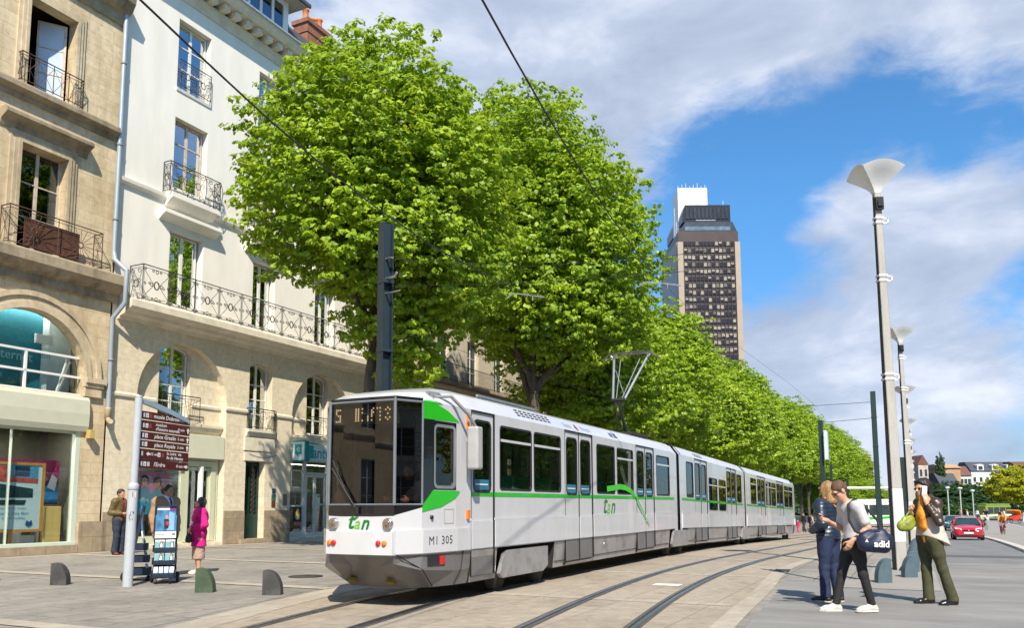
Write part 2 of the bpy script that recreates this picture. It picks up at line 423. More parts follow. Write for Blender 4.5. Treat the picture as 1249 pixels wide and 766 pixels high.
def srange(a, b, step=0.8):
    out = [a]
    while out[-1] < b - 1e-6:
        out.append(min(b, out[-1] + step * (1 + max(0, out[-1] - 40) / 30)))
    return out
def sheet(name, tl, tr, s0, s1, dz, m, nt=1, step=0.8, kind='structure', thick=0.0):
    mb = MB(); ss = srange(s0, s1, step); rows = []
    for s in ss:
        a = tl(s) if callable(tl) else tl; b = tr(s) if callable(tr) else tr
        rows.append([(s, a + (b - a) * i / nt, gz(s) + dz) for i in range(nt + 1)])
    vs = [p for r in rows for p in r]; n = nt + 1
    mb.add(vs, [(i * n + j, i * n + j + 1, (i + 1) * n + j + 1, (i + 1) * n + j) for i in range(len(rows) - 1) for j in range(nt)], 0, True)
    if thick:
        for side in (0, -1):
            v = [r[side] for r in rows] + [(r[side][0], r[side][1], r[side][2] - thick) for r in rows]; k = len(rows)
            mb.add(v, [(i, i + 1, k + i + 1, k + i) for i in range(k - 1)], 0)
    o = mb.build(name, m); put(o, 0, 0, 0); return tag(o, kind=kind)

sheet('ground', 900, -900, -80, 2400, 0.0, M_PAVE, 12, 1.0)
sheet('track_bed', BED_L, BED_R, -20, 140, 0.004, M_TRACK, 4)
sheet('road', 0.05, lambda s: KERB_R(s), 24, 160, 0.004, M_ROAD, 2)
sheet('crossing', lambda s: BED_R(s) - 0.28, -40, -20, 17.2, 0.004, M_FORE, 12)
sheet('crossing', -0.35, -40, 17.2, 24, 0.004, M_FORE, 12)
sheet('road', lambda s: KERB_R(s), -40, 24, 28.6, 0.004, M_ROAD, 6)
sheet('pavement', lambda s: KERB_R(s) - 0.001, lambda s: KERB_R(s) - 7.2, 28.6, 160, 0.06, M_PATH, 3, thick=0.07)
sheet('kerb', lambda s: KERB_R(s) + 0.16, lambda s: KERB_R(s) - 0.16, 28.6, 160, 0.09, M_KERB, 1, thick=0.1)
sheet('kerb', lambda s: KERB_R(s) - 7.2, lambda s: KERB_R(s) - 7.5, 28.6, 160, 0.09, M_KERB, 1, thick=0.1)
sheet('road', lambda s: KERB_R(s) - 7.6, -70, 28.6, 200, 0.008, M_ROAD, 4)
sheet('dark_road_strip', 0.05, -40, 27.0, 28.5, 0.008, M_DARKROAD, 6)  # darker strip across the right hand road
sheet('stone_band', lambda s: BED_R(s) + 0.13, lambda s: BED_R(s) - 0.16, -20, 60, 0.008, M_BAND, 1)
sheet('stone_band', lambda s: BED_L(s) + 0.3, lambda s: BED_L(s) - 0.3, -20, 60, 0.008, M_BAND, 1)
sheet('stone_band', 24.3, 23.75, -10, 60, 0.004, M_BAND, 1)
sheet('plaza_edge', lambda s: 0.95 if s > 17.6 else 1.35, -0.34, 16.0, 24, 0.012, M_PATH, 2, step=0.4)
for sb in (1.6, 6.9, 12.1, 17.25, 22.6, 28.0, 33.4, 38.8, 44.2):
    sheet('stone_band', 23.6, lambda s: BED_L(s) + 0.31, sb - 0.17, sb + 0.17, 0.012, M_BAND, 20, step=0.17)
    if sb < 30: sheet('stone_band', lambda s: BED_L(s) - 0.31, lambda s: BED_R(s) + 0.14, sb + 0.35, sb + 0.62, 0.0085, M_BAND, 8, step=0.14)

def rail(c, off, sgn, s1):
    """grooved rail let into the paving: running head, groove, guard lip"""
    ss = srange(-20, s1, 0.5)
    mb = MB()
    def lane(a, b, z, mi, dz=0.012):
        vs = []
        for s in ss:
            t = c(s) + off
            vs += [(s, t + sgn * a, gz(s) + z - dz), (s, t + sgn * a, gz(s) + z), (s, t + sgn * b, gz(s) + z), (s, t + sgn * b, gz(s) + z - dz)]
        fs = []
        for i in range(len(ss) - 1):
            for j in range(3): fs.append((i * 4 + j, i * 4 + j + 1, i * 4 + 5 + j, i * 4 + 4 + j))
        mb.add(vs, fs, mi)
    lane(-0.075, -0.032, 0.0125, 2); lane(-0.03, 0.03, 0.018, 0); lane(0.031, 0.07, 0.0105, 1); lane(0.071, 0.095, 0.016, 0); lane(0.097, 0.13, 0.0125, 2)
    o = mb.build('rail', [M_STEEL, M_GROOVE, M_GRAPHITE]); put(o, 0, 0, 0.0)
    return tag(o, kind='structure')
for c in (C1, C2):
    rail(c, 0.67, -1, 130); rail(c, -0.67, 1, 130)
# small bits of the street floor
M_IRONLID = mat('cast iron lid', (.045, .04, .036), .6, var=.3, scale=20, bump=.6, bscale=60)
def lid(s, t, w, d, rot, label, rnd_=False):
    mb = MB()
    if rnd_: mb.lathe([(w, .0), (w, .013), (.01, .0135)], 24)
    else:
        mb.box(-w / 2, w / 2, -d / 2, d / 2, 0, .013)
        for k in range(5): mb.box(-w / 2 + .03, w / 2 - .03, -d / 2 + d * (k + .35) / 5, -d / 2 + d * (k + .65) / 5, .0131, .018)
    o = mb.build('dark_stain_disc' if rnd_ else 'drain_grate', M_IRONLID, org=(0, 0, 0)); put(o, s, t, gz(s) + .004, R(rot)); tag(o, label, 'pavement stain' if rnd_ else 'grate')
lid(19.5, 2.75, .75, .32, 4, 'dark iron drain grate on the pale stone band by the empty track')
lid(13.93, 11.65, .36, 0, 0, 'round dark stain on the left pavement near the tram nose', True)  # dark stain on the paving, built as a thin raised disc
lid(13.2, -1.9, .5, .28, 10, 'small dark grate on the grey crossing right of the woman on the phone')
mb = MB(); mb.box(15.05, 15.35, 3.95, 4.45, 0.009, 0.0165); o = mb.build('paint_mark', mat('road paint', (0.72, 0.72, 0.70), 0.6), org=(15.2, 4.2, 0)); put(o, 15.2, 4.2, 0.0); tag(o, kind='structure')
# ------------------------------------------------------------------ buildings on the left
TF = 24.4
def F(s, z, d=0.0): return (s, TF + d, z)             # point on the facade line, d into the building
M_LIMEA = stone('old limestone', (0.68, 0.56, 0.38), (0.61, 0.49, 0.315), (0.42, 0.33, 0.21), 0.95, 0.42, 0.007, stain=(0.30, 0.195, 0.085), stain_amt=0.6, stain_scale=0.9, streak=1, specks=.25)
M_LIMEA2 = stone('carved limestone', (0.60, 0.50, 0.345), (0.55, 0.45, 0.30), (0.48, 0.39, 0.26), 1.6, 5.0, 0.004, stain=(0.16, 0.115, 0.07), stain_amt=0.7, stain_scale=0.9, streak=1)
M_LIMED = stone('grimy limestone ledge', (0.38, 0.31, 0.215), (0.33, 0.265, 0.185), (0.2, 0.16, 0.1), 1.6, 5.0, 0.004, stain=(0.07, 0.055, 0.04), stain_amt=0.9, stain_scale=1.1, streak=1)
M_LIMEB = stone('cream limestone', (0.74, 0.655, 0.495), (0.69, 0.605, 0.45), (0.57, 0.50, 0.385), 1.1, 0.47, 0.006, stain=(0.55, 0.46, 0.33), stain_amt=0.45, stain_scale=0.6, streak=1)
M_LIMEB2 = mat('cream stone trim', (0.70, 0.64, 0.52), 0.8, var=0.1, bump=0.15, stain=(0.38, 0.32, 0.23), stain_amt=0.45, stain_scale=1.2)
M_RENDER = mat('white render', (0.82, 0.79, 0.72), 0.85, var=0.055, scale=1.5, bump=0.06, bscale=50, stain=(0.70, 0.68, 0.63), stain_scale=0.9, stain_amt=0.55, stretch=(1, 1, 0.22))
M_PLINTH = stone('granite plinth', (0.36, 0.285, 0.195), (0.30, 0.24, 0.165), (0.22, 0.17, 0.12), 0.8, 0.5, 0.010, stain=(0.2, 0.155, 0.105), stain_amt=0.6, stain_scale=1.6)
M_WFRAME = mat('white window paint', (0.74, 0.74, 0.71), 0.5, var=0.05)
M_WOLD = mat('worn window paint', (0.58, 0.50, 0.41), 0.7, var=0.25, scale=8, stain=(0.25, 0.15, 0.09), stain_amt=0.6, stain_scale=4)
M_GLASS = clear_glass('window glass', (0.50, 0.56, 0.58), 0.03, k=.5)
M_SHOPGLASS = clear_glass('shop glass', (0.90, 0.94, 0.93), 0.02, k=.32)
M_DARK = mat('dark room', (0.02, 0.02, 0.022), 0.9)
M_ROOMWALL = mat('room wall', (0.13, 0.12, 0.10), 0.9)
M_CURTAIN = mat('curtain', (0.62, 0.62, 0.58), 0.9, var=0.15, scale=1, stretch=(14, 14, 0.3), bump=0.4, bscale=3)
M_OLIVEFOLDS = mat('olive folds', (0.12, 0.12, 0.02), 0.9, var=0.35, scale=1.4, stretch=(12, 12, 0.3), bump=0.5, bscale=3)  # dark olive pleated sheets behind the arched windows
M_IRON = mat('wrought iron', (0.035, 0.03, 0.028), 0.55, var=0.2)
M_RUSTIRON = mat('rusty iron', (0.075, 0.042, 0.028), 0.75, var=0.4, scale=12, stain=(0.14, 0.06, 0.028), stain_amt=0.6, stain_scale=5)
M_ZINC = mat('zinc pipe', (0.36, 0.42, 0.47), 0.45, metal=0.3, var=0.15, scale=4, stretch=(1, 1, 0.2))
M_SLATE = stone('roof slate', (0.085, 0.09, 0.10), (0.065, 0.07, 0.08), (0.03, 0.03, 0.035), 0.24, 0.16, 0.010, stain=(0.12, 0.115, 0.1), stain_amt=0.3, stain_scale=1.5, rough=0.55)
M_BRICK = stone('chimney brick', (0.33, 0.12, 0.07), (0.25, 0.095, 0.06), (0.22, 0.18, 0.15), 0.22, 0.075, 0.008, stain=(0.09, 0.05, 0.04), stain_amt=0.5, stain_scale=2)
M_POT = mat('terracotta pot', (0.62, 0.20, 0.07), 0.75, var=0.2, scale=4)
M_MINT = mat('mint shop frame', (0.56, 0.64, 0.53), 0.45, var=0.04)
M_SAGE = mat('sage cream panel', (0.60, 0.60, 0.47), 0.55, var=0.04)
M_GREENDOOR = mat('dark green door paint', (0.006, 0.035, 0.026), 0.35, var=0.2)
M_WHITE = mat('white paint', (0.78, 0.78, 0.77), 0.4, var=0.03)
M_BLACK = mat('black paint', (0.012, 0.012, 0.013), 0.45, var=0.2)
M_GREY = mat('grey paint', (0.22, 0.23, 0.24), 0.5, var=0.1)
M_TEAL = mat('teal board', (0.004, 0.15, 0.215), 0.55, var=0.15, scale=0.8)
M_TEALTXT = mat('pale teal print', (0.22, 0.50, 0.56), 0.5, var=0.05)
M_TEALTXT2 = mat('faint teal print', (0.02, 0.24, 0.32), 0.5, var=0.05)
M_WOODLIGHT = mat('pale plywood', (0.72, 0.50, 0.17), 0.5, var=0.1, scale=2, stretch=(6, 6, 0.6))
M_ORANGEWOOD = mat('orange wood frame', (0.62, 0.30, 0.08), 0.5, var=0.15, scale=3, stretch=(1, 1, 6))

def window(parent, s0, s1, z0, z1, d=0.28, arch=False, rise=0.2, frame=M_WFRAME, rows=3, behind=None, leaf_open=False, fr=0.07):
    """casement set back in its opening: frame, glass, what hangs behind it"""
    mb = MB()
    out = archpoly(s0, s1, z0, z1 - rise, rise, 10) if arch else rect(s0, s1, z0, z1)
    mid = (s0 + s1) / 2; holes = []
    top = z1 - (rise if arch else 0)
    n = rows
    for a, b in ((s0 + fr, mid - fr * 0.75), (mid + fr * 0.75, s1 - fr)):
        for i in range(n):
            za = z0 + fr + (top - z0 - fr) * i / n + (0.02 if i else 0); zb = z0 + fr + (top - z0 - fr) * (i + 1) / n - (0.02 if i < n - 1 else (0.05 if not arch else 0.0))
            if arch and i == n - 1:
                ins = 0.07; c = mid
                def tz(x): 
                    h = (s1 - s0) / 2; return top + rise * math.sqrt(max(0, 1 - ((x - c) / h) ** 2)) - ins
                xs = [a + (b - a) * k / 5 for k in range(6)]
                holes.append([(a, za), (b, za)] + [(x, tz(min(max(x, s0 + .03), s1 - .03))) for x in reversed(xs)])
            else: holes.append(rect(a, b, za, zb))
    mb.panel(out, holes, lambda a, b, q: F(a, b, d + q), 0.06)
    f = mb.build('window_frame', frame, parent)
    g = MB(); g.prism(out, lambda a, b, q: F(a, b, d + 0.035 + q), 0, 0.008)
    sub(f, g, 'glass', M_GLASS)
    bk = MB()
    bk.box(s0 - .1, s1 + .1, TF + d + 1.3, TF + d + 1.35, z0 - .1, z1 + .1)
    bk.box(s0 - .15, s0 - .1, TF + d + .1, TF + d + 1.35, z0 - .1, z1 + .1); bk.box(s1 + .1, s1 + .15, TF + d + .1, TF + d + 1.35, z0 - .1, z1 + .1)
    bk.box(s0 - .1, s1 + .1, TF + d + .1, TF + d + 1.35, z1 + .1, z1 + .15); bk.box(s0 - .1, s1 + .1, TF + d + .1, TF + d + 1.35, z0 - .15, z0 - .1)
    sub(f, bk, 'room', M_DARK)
    if behind:
        cm, cover = behind; w = s1 - s0
        c = MB()
        def drape(x0, x1):
            k = 14; vs = []
            for i in range(k + 1):
                x = x0 + (x1 - x0) * i / k; y = TF + d + 0.16 + 0.03 * math.sin(i * 2.1)
                vs += [(x, y, z0), (x, y, z1)]
            c.add(vs, [(2 * i, 2 * i + 2, 2 * i + 3, 2 * i + 1) for i in range(k)], 0, True)
        drape(s0 + .02, s0 + w * cover / 2); drape(s1 - w * cover / 2, s1 - .02)
        sub(f, c, 'curtain', cm)
    return f
def ledge(mb, s0, s1, prof, mi=0, ret=True):
    """moulding run along the facade; prof: list of (projection, z) from bottom to top"""
    pts = [(0.0, prof[0][1])] + list(prof) + [(0.0, prof[-1][1])]
    mb.prism(pts, lambda p, z, q: F(q, z, -p), s0, s1, mi)

def iron_rail(parent, s0, s1, z0, z1, out, style='cross', m=M_IRON, name='railing', returns=True, bulge=0.0):
    """wrought-iron railing standing 'out' before the wall; sides return to the wall"""
    mb = MB(); r = 0.012
    def y(z): 
        q = (z - z0) / (z1 - z0); return TF - out - bulge * math.sin(PI * min(1, max(0, 1 - q)) ** 0.8)
    def run(pa, pb, w):
        """pa, pb: plan (s, t) ends; one straight bay run with pattern"""
        pa = Vector((*pa, 0)); pb = Vector((*pb, 0)); L = (pb - pa).length; dr = (pb - pa) / L
        def P(x, z):
            p = pa + dr * x; yy = p.y
            if bulge and abs(dr.x) > .5: yy = y(z)
            return (p.x, yy, z)
        for z, rr in ((z1, 0.02), (z0 + 0.06, 0.015), (z1 - 0.1, 0.01)):
            mb.tube([P(0, z), P(L, z)], rr, 5)
        nb = max(1, round(L / w)); bw = L / nb
        for i in range(nb + 1):
            mb.tube([P(i * bw, z0 + (z1 - z0) * k / 4) for k in range(5)], 0.014, 5)
        za, zb = z0 + 0.06, z1 - 0.1; zm = (za + zb) / 2
        for i in range(nb):
            x0, x1 = i * bw, (i + 1) * bw; xm = (x0 + x1) / 2
            if style == 'cross':
                mb.tube([P(x0, za), P(xm, zm), P(x1, zb)], 0.008, 4); mb.tube([P(x0, zb), P(xm, zm), P(x1, za)], 0.008, 4)
                mb.tube([P(xm, za), P(xm, zb)], 0.008, 4)
            elif style == 'fan':
                n = 16
                for k in range(n):
                    a = 2 * PI * k / n; ca, sa = math.cos(a), math.sin(a)
                    q = min((bw / 2) / max(abs(ca), 1e-3), ((zb - za) / 2) / max(abs(sa), 1e-3))
                    mb.tube([P(xm + 0.08 * ca, zm + 0.08 * sa), P(xm + q * ca, zm + q * sa)], 0.009, 4)
                mb.tube([P(xm + 0.09 * math.cos(R(20 * k)), zm + 0.09 * math.sin(R(20 * k))) for k in range(18)], 0.02, 4, closed=True)
            elif style == 'lozenge':
                mb.tube([P(x0, za), P(x0 + bw * .16, za + .1), P(xm, za + .04), P(x1 - bw * .16, za + .1), P(x1, za)], 0.009, 4)
                for sg in (-1, 1):
                    mb.tube([P(xm + sg * .11, zm), P(xm + sg * bw * .5, zm + (zb - zm) * .95)], 0.011, 4); mb.tube([P(xm + sg * .11, zm), P(xm + sg * bw * .5, zm - (zm - za) * .95)], 0.011, 4)
                mb.tube([P(xm + 0.105 * math.cos(R(30 * k)), zm + 0.14 * math.sin(R(30 * k))) for k in range(12)], 0.022, 5, closed=True)
                for cx, cz, q in ((xm - .22, zm, .055), (xm + .22, zm, .055), (xm - .3, zm + .04, .04), (xm + .3, zm - .04, .04), (xm, zb - .07, .06), (xm, za + .07, .06), (xm - .16, zb - .05, .04), (xm + .16, zb - .05, .04), (xm - .16, za + .05, .04), (xm + .16, za + .05, .04), (x0 + .09, zm, .04), (x1 - .09, zm, .04), (x0 + .1, zb - .04, .035), (x1 - .1, zb - .04, .035), (x0 + .1, za + .04, .035), (x1 - .1, za + .04, .035)):
                    mb.tube([P(cx + q * math.cos(R(45 * k)), cz + q * math.sin(R(45 * k))) for k in range(8)], 0.015, 4, closed=True)
                for xx in (x0 + 0.05, x1 - 0.05): mb.tube([P(xx, z0), P(xx, z1)], 0.008, 4)
            elif style == 'ray':
                n = 6
                for k in range(1, n): mb.tube([P(x0 + (x1 - x0) * (.5 + (k / n - .5) * .35), za), P(x0 + (x1 - x0) * k / n, zb)], 0.009, 4)
                mb.tube([P(x0, (za + zb) / 2), P(x1, zb)], 0.007, 4); mb.tube([P(x0, zb), P(x1, (za + zb) / 2)], 0.007, 4)
            elif style == 'bars':
                n = max(2, round(bw / 0.11))
                for k in range(1, n): mb.tube([P(x0 + bw * k / n, za), P(x0 + bw * k / n, zb)], 0.008, 4)
            elif style == 'scroll':
                for cx in (x0 + bw * .25, x0 + bw * .75):
                    for cz in (za + .14, zm + .1, zb - .1):
                        mb.tube([P(cx + (.03 + .075 * k / 10) * math.cos(R(42 * k)), cz + (.03 + .075 * k / 10) * math.sin(R(42 * k))) for k in range(11)], 0.011, 4)
                mb.tube([P(xm + .11 * math.cos(R(36 * k)), zm + .13 * math.sin(R(36 * k))) for k in range(10)], 0.016, 4, closed=True)
                mb.tube([P(x0, za), P(xm - .1, zm)], 0.009, 4); mb.tube([P(xm + .1, zm), P(x1, zb)], 0.009, 4); mb.tube([P(x0, zb), P(xm - .1, zm)], 0.009, 4); mb.tube([P(xm + .1, zm), P(x1, za)], 0.009, 4)
    w = {'cross': 0.55, 'fan': 1.5, 'lozenge': 1.18, 'ray': 0.9, 'bars': 1.0, 'scroll': 0.85}[style]
    run((s0, TF - out), (s1, TF - out), w)
    if returns and out > 0.12:
        st = style; 
        if style in ('fan', 'lozenge'): style = 'scroll' if style == 'lozenge' else 'cross'
        for s in (s0, s1): run((s, TF - out), (s, TF), 0.5)
        style = st
    return mb.build(name, m, parent)

# ---- A: the old limestone building at the left edge
A0, A1 = 8.0, 18.72
bA = thing('stone_building', 'old yellow limestone building with a large arched shop window, at the left edge', 'building', 14.0, TF, 0.0)
mb = MB()
holesA = [rect(13.0, 17.87, 0.28, 3.95), archpoly(14.05, 17.87, 5.1, 5.72), rect(15.25, 16.82, 9.4, 12.78), rect(15.25, 16.86, 14.72, 17.62)]
mb.panel([(A0, -0.1), (A1, -0.1), (A1, 19.6), (A0, 19.6)], holesA, lambda a, b, q: F(a, b, q), 0.34)
mb.box(A0, A0 + 0.3, TF + .35, TF + 11, 0, 19.6); mb.box(A1 - .3, A1 - 0.001, TF + .35, TF + 11, 0, 22.5); mb.box(A0, A1, TF + 11, TF + 11.3, 0, 19.6)
wA = mb.build('wall', M_LIMEA, bA)
mb = MB(); mb.prism([(0, 19.6), (5.6, 24), (11, 19.6)], lambda a, z, q: F(q, z, a), A0, A1 - .31); mb.build('roof', M_SLATE, bA)
mb = MB()
ledge(mb, A0, A1 + .22, [(0.1, 8.45), (0.12, 8.72), (0.3, 8.8), (0.46, 8.98), (0.5, 9.0), (0.5, 9.3), (0.46, 9.36)])
ledge(mb, A0, A1 - .2, [(0.08, 14.15), (0.1, 14.3), (0.26, 14.36), (0.3, 14.4), (0.3, 14.55), (0.27, 14.6)])
ledge(mb, A0, A1, [(0.1, 18.45), (0.14, 18.8), (0.36, 18.95), (0.5, 19.2), (0.55, 19.55)])
ledge(mb, 14.55, 17.5, [(0.04, 13.1), (0.1, 13.28), (0.3, 13.4), (0.4, 13.45), (0.4, 13.55), (0.3, 13.64)])
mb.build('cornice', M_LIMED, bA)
mb = MB()
for z0, z1, s0, s1, zt in ((9.37, 12.78, 15.25, 16.82, 13.08), (14.62, 17.62, 15.25, 16.86, 18.0)):
    for k, (w, p) in enumerate(((0.34, 0.05), (0.22, 0.09), (0.1, 0.12))):
        mb.panel([(s0 - w, z0), (s1 + w, z0), (s1 + w, z1 + w), (s0 - w, z1 + w)], [rect(s0 + .001 * k, s1 - .001 * k, z0 + .01, z1 - .001 * k)], lambda a, b, q: F(a, b, -p + q), p, back=False)
        for a in (s0 - w, s1 + w): mb.box(a - .002, a + .002, TF - p, TF, z0, z1 + w)
        mb.box(s0 - w, s1 + w, TF - p, TF, z1 + w - .002, z1 + w + .002)
mb.build('window_surround', M_LIMEA2, bA)
mb = MB()   # arch mouldings over the shop window
for r0, r1, p in ((1.91, 2.1, 0.12), (2.1, 2.3, 0.07), (2.3, 2.46, 0.13)):
    poly = arc(15.96, 5.72, r1, 0, 180, 28) + arc(15.96, 5.72, r0, 180, 0, 28)
    mb.prism(poly, lambda a, b, q: F(a, b, q), -p, 0.0)
mb.box(17.83, 18.5, TF - .16, TF, 5.42, 5.55); mb.box(17.83, 18.56, TF - .22, TF, 5.55, 5.72); mb.box(17.85, 18.45, TF - .12, TF, 5.1, 5.42)
mb.build('archivolt', M_LIMEA2, bA)
mb = MB(); mb.box(17.95, A1 + 0.24, TF - 0.05, TF, 0, 1.0); mb.box(12.6, 17.93, TF - .05, TF, 0, .27); mb.build('plinth', M_PLINTH, bA)
mb = MB(); mb.box(13.0, 17.95, TF + .02, TF + .1, 4.0, 4.9); mb.prism([(0.0, 3.93), (0.1, 3.93), (0.16, 4.1), (0.18, 4.5), (0.16, 4.95), (0.1, 5.06), (0, 5.06)], lambda p, z, q: F(q, z, -p), 13.0, 18.02)
mb.build('fascia', M_SAGE, bA)
# shop front frame, glass and what stands behind it
mb = MB()
mb.panel(rect(13.0, 17.87, 0.28, 3.95), [rect(13.1, 15.63, 0.38, 3.85), rect(15.66, 17.70, 0.38, 3.85)], lambda a, b, q: F(a, b, 0.08 + q), 0.1)
mb.box(17.7, 17.86, TF + .0, TF + .08, 0.28, 3.95); mb.box(13, 17.87, TF - .03, TF + .08, 0.24, 0.36)
fA = mb.build('shop_front', M_MINT, bA)
g = MB(); g.box(13.05, 17.75, TF + .12, TF + .13, .33, 3.9); sub(fA, g, 'glass', M_SHOPGLASS)
mb = MB(); mb.box(12.6, 18.3, TF + 2.6, TF + 2.65, 0.2, 8); mb.box(12.6, 18.3, TF + .4, TF + 2.6, 4.1, 4.2); mb.box(12.6, 18.3, TF + .34, TF + 2.6, 0.2, 0.27); mb.box(18.25, 18.3, TF + .4, TF + 2.6, .2, 8); mb.box(12.6, 12.65, TF + .4, TF + 2.6, .2, 8); mb.box(12.6, 18.3, TF + .4, TF + 2.6, 7.9, 8)
mb.build('shop_room', M_ROOMWALL, bA)
# upper arch: frame, glass, teal board with printed words
mb = MB()
gl = archpoly(14.05, 17.87, 5.1, 5.72, None, 24)
tr0, tr1 = 5.86, 6.42
mb.prism(gl, lambda a, b, q: F(a, b, q), 0.22, 0.228); gA = mb.build('glass', M_SHOPGLASS, bA)
mb = MB()
for z in (5.72, 6.36): mb.bar(F(14.06, z, .18), F(17.86, z, .18), .07, .07)
for s in (14.9, 15.97): mb.bar(F(s, 5.1, .18), F(s, 6.36, .18), .07, .07)
mb.bar(F(14.05, 5.13, .18), F(17.87, 5.13, .18), .08, .08)
mb.bar(F(17.3, 5.1, .6), F(17.66, 6.36, .6), .05, .05); mb.bar(F(17.45, 5.1, .7), F(17.84, 6.3, .7), .05, .05)
mb.build('arch_window_frame', M_WHITE, bA)
mb = MB(); mb.box(13.0, 16.95, TF + .9, TF + .93, 4.6, 7.85)
bd = mb.build('teal_board', M_TEAL, bA)
t1 = MB(); t2 = MB()
fn = lambda x0, z0: (lambda a, b: F(x0 + a, z0 + b, .895))
add_text(t1, 'Box', fn(15.22, 6.36), 0.42); add_text(t1, 'Internet', fn(15.98, 6.26), 0.42)
add_text(t2, 'Television', fn(16.65, 6.4), 0.3); add_text(t2, 'orange', fn(15.6, 6.9), 0.22); add_text(t2, 'video', fn(16.2, 5.55), 0.3); add_text(t2, 'connexion', fn(15.9, 5.9), 0.2)
add_text(t1, 'bonnets', fn(15.3, 5.62), 0.26); add_text(t1, 'mobile', fn(15.2, 6.08), 0.2); add_text(t2, 'appels', fn(16.5, 6.8), 0.3); add_text(t2, 'forfaits', fn(15.9, 7.2), 0.26)
add_text(t2, '7', fn(16.55, 5.7), 0.5)
sub(bd, t1, 'lettering', M_TEALTXT); sub(bd, t2, 'lettering', M_TEALTXT2)
mb = MB(); mb.box(16.62, 17.2, TF + .7, TF + .8, 6.75, 7.05); mb.tube([F(16.9, 7.05, .75), F(16.9, 7.9, .75)], .01, 5); mb.build('hanging_lamp', M_WHITE, bA)
mb = MB(); mb.bar(F(16.99, 5.1, 1.0), F(16.99, 7.85, 1.0), .04, .5); mb.box(16.97, 18.2, TF + 1.2, TF + 1.24, 4.6, 7.9); mb.build('white_partition', mat('pale partition', (0.55, 0.68, 0.72), .7), bA)
# upper windows
window(bA, 15.25, 16.82, 9.4, 12.78, .3, frame=M_WOLD, rows=3, behind=(M_CURTAIN, 0.35))
mb = MB(); mb.box(15.0, 17.35, TF + .34, TF + 3, 14.3, 14.35); mb.box(15.0, 17.35, TF + 3, TF + 3.05, 14.3, 18); mb.box(15.0, 15.05, TF + .34, TF + 3, 14.3, 18); mb.box(17.3, 17.35, TF + .34, TF + 3, 14.3, 18); mb.box(15, 17.35, TF + .34, TF + 3, 17.9, 18); mb.build('room', M_DARK, bA)
mb = MB()   # the open casement leaf, swung inwards
hx, hy = 16.76, TF + .3
def leafpt(a, z, q): return (hx - a * math.cos(R(35)), hy + a * math.sin(R(35)) + q, z)
mb.panel(rect(0, 0.86, 14.78, 17.5), [rect(.07, .79, 14.86 + i * .88, 14.86 + i * .88 + .84) for i in range(3)], leafpt, .05)
lf = mb.build('window_leaf', M_WOLD, bA)
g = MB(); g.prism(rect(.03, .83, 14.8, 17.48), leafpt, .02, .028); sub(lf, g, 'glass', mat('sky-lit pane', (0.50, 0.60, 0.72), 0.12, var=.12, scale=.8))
iron_rail(bA, 15.0, 17.1, 14.66, 15.62, 0.22, 'cross', M_RUSTIRON)
iron_rail(bA, 14.8, 17.95, 9.38, 10.58, 0.44, 'fan', M_RUSTIRON)
mb = MB(); mb.box(15.35, 17.2, TF - .32, TF - .28, 9.45, 10.35); mb.build('rusty_panel', mat('rusted sheet', (0.09, 0.035, 0.02), .85, var=.4, scale=6), bA)
# security lamp and wall fittings
mb = MB(); mb.box(18.0, 18.16, TF - .28, TF - .05, 3.72, 4.0); mb.box(18.05, 18.12, TF - .05, TF, 3.8, 3.9); mb.build('wall_lamp', mat('ochre lamp', (0.5, 0.38, 0.13), .5), bA)

# things standing inside the shop window
def flat_thing(name, label, cat, s, t, z, rot=0, group=None): return thing(name, label, cat, s, t, z, rot, group)
po = thing('advert_poster', 'large light blue advert poster in an orange wood frame inside the left shop window', 'poster', 15.6, TF + .3, 0.27)
mb = MB(); mb.panel(rect(13.9, 16.92, .72, 2.86), [rect(13.98, 16.82, .8, 2.78)], lambda a, b, q: F(a, b, .28 + q), .06, back=True); mb.box(15.9, 15.98, TF + .3, TF + .36, .27, .75); mb.box(14.2, 14.28, TF + .3, TF + .36, .27, .75); mb.build('frame', M_ORANGEWOOD, po)
mb = MB(); mb.box(13.97, 16.83, TF + .31, TF + .33, .79, 2.79, 0)
y = .305
def pq(pts, mi): mb.add([F(a, b, y - .002 * mi) for a, b in pts], [tuple(range(len(pts)))], mi)
pq([(13.98, 2.3), (16.7, 2.3), (16.7, 2.76), (13.98, 2.76)], 1); pq([(15.95, 2.42), (16.42, 2.42), (16.42, 2.74), (15.95, 2.74)], 2); pq([(15.3, 2.4), (15.8, 2.4), (15.75, 2.74), (15.3, 2.74)], 3)
pq([(13.98, 2.3), (16.7, 2.22), (16.7, 2.36), (13.98, 2.5)], 3)
pq([(13.98, 1.75), (16.55, 1.78), (16.55, 2.05), (15.4, 2.2), (13.98, 2.28)], 4); pq([(15.5, 1.55), (16.3, 1.55), (16.35, 1.7), (15.45, 1.7)], 4)
pq([(13.98, .82), (15.9, .82), (15.2, 1.6), (13.98, 1.6)], 5)
for k, (tx, sz, x, z) in enumerate((('la vitesse de son réseau', .105, 15.85, 1.45), ('expérience ultra fibre', .14, 15.85, 1.29), ('sur tous vos mobiles', .12, 15.85, 1.15))):
    add_text(mb, tx, (lambda a, b: F(x + a, z + b, .296)), sz, 6)
pq([(16.36, .93), (16.48, .87), (16.6, .93), (16.56, 1.08), (16.48, 1.02), (16.4, 1.08)], 7)
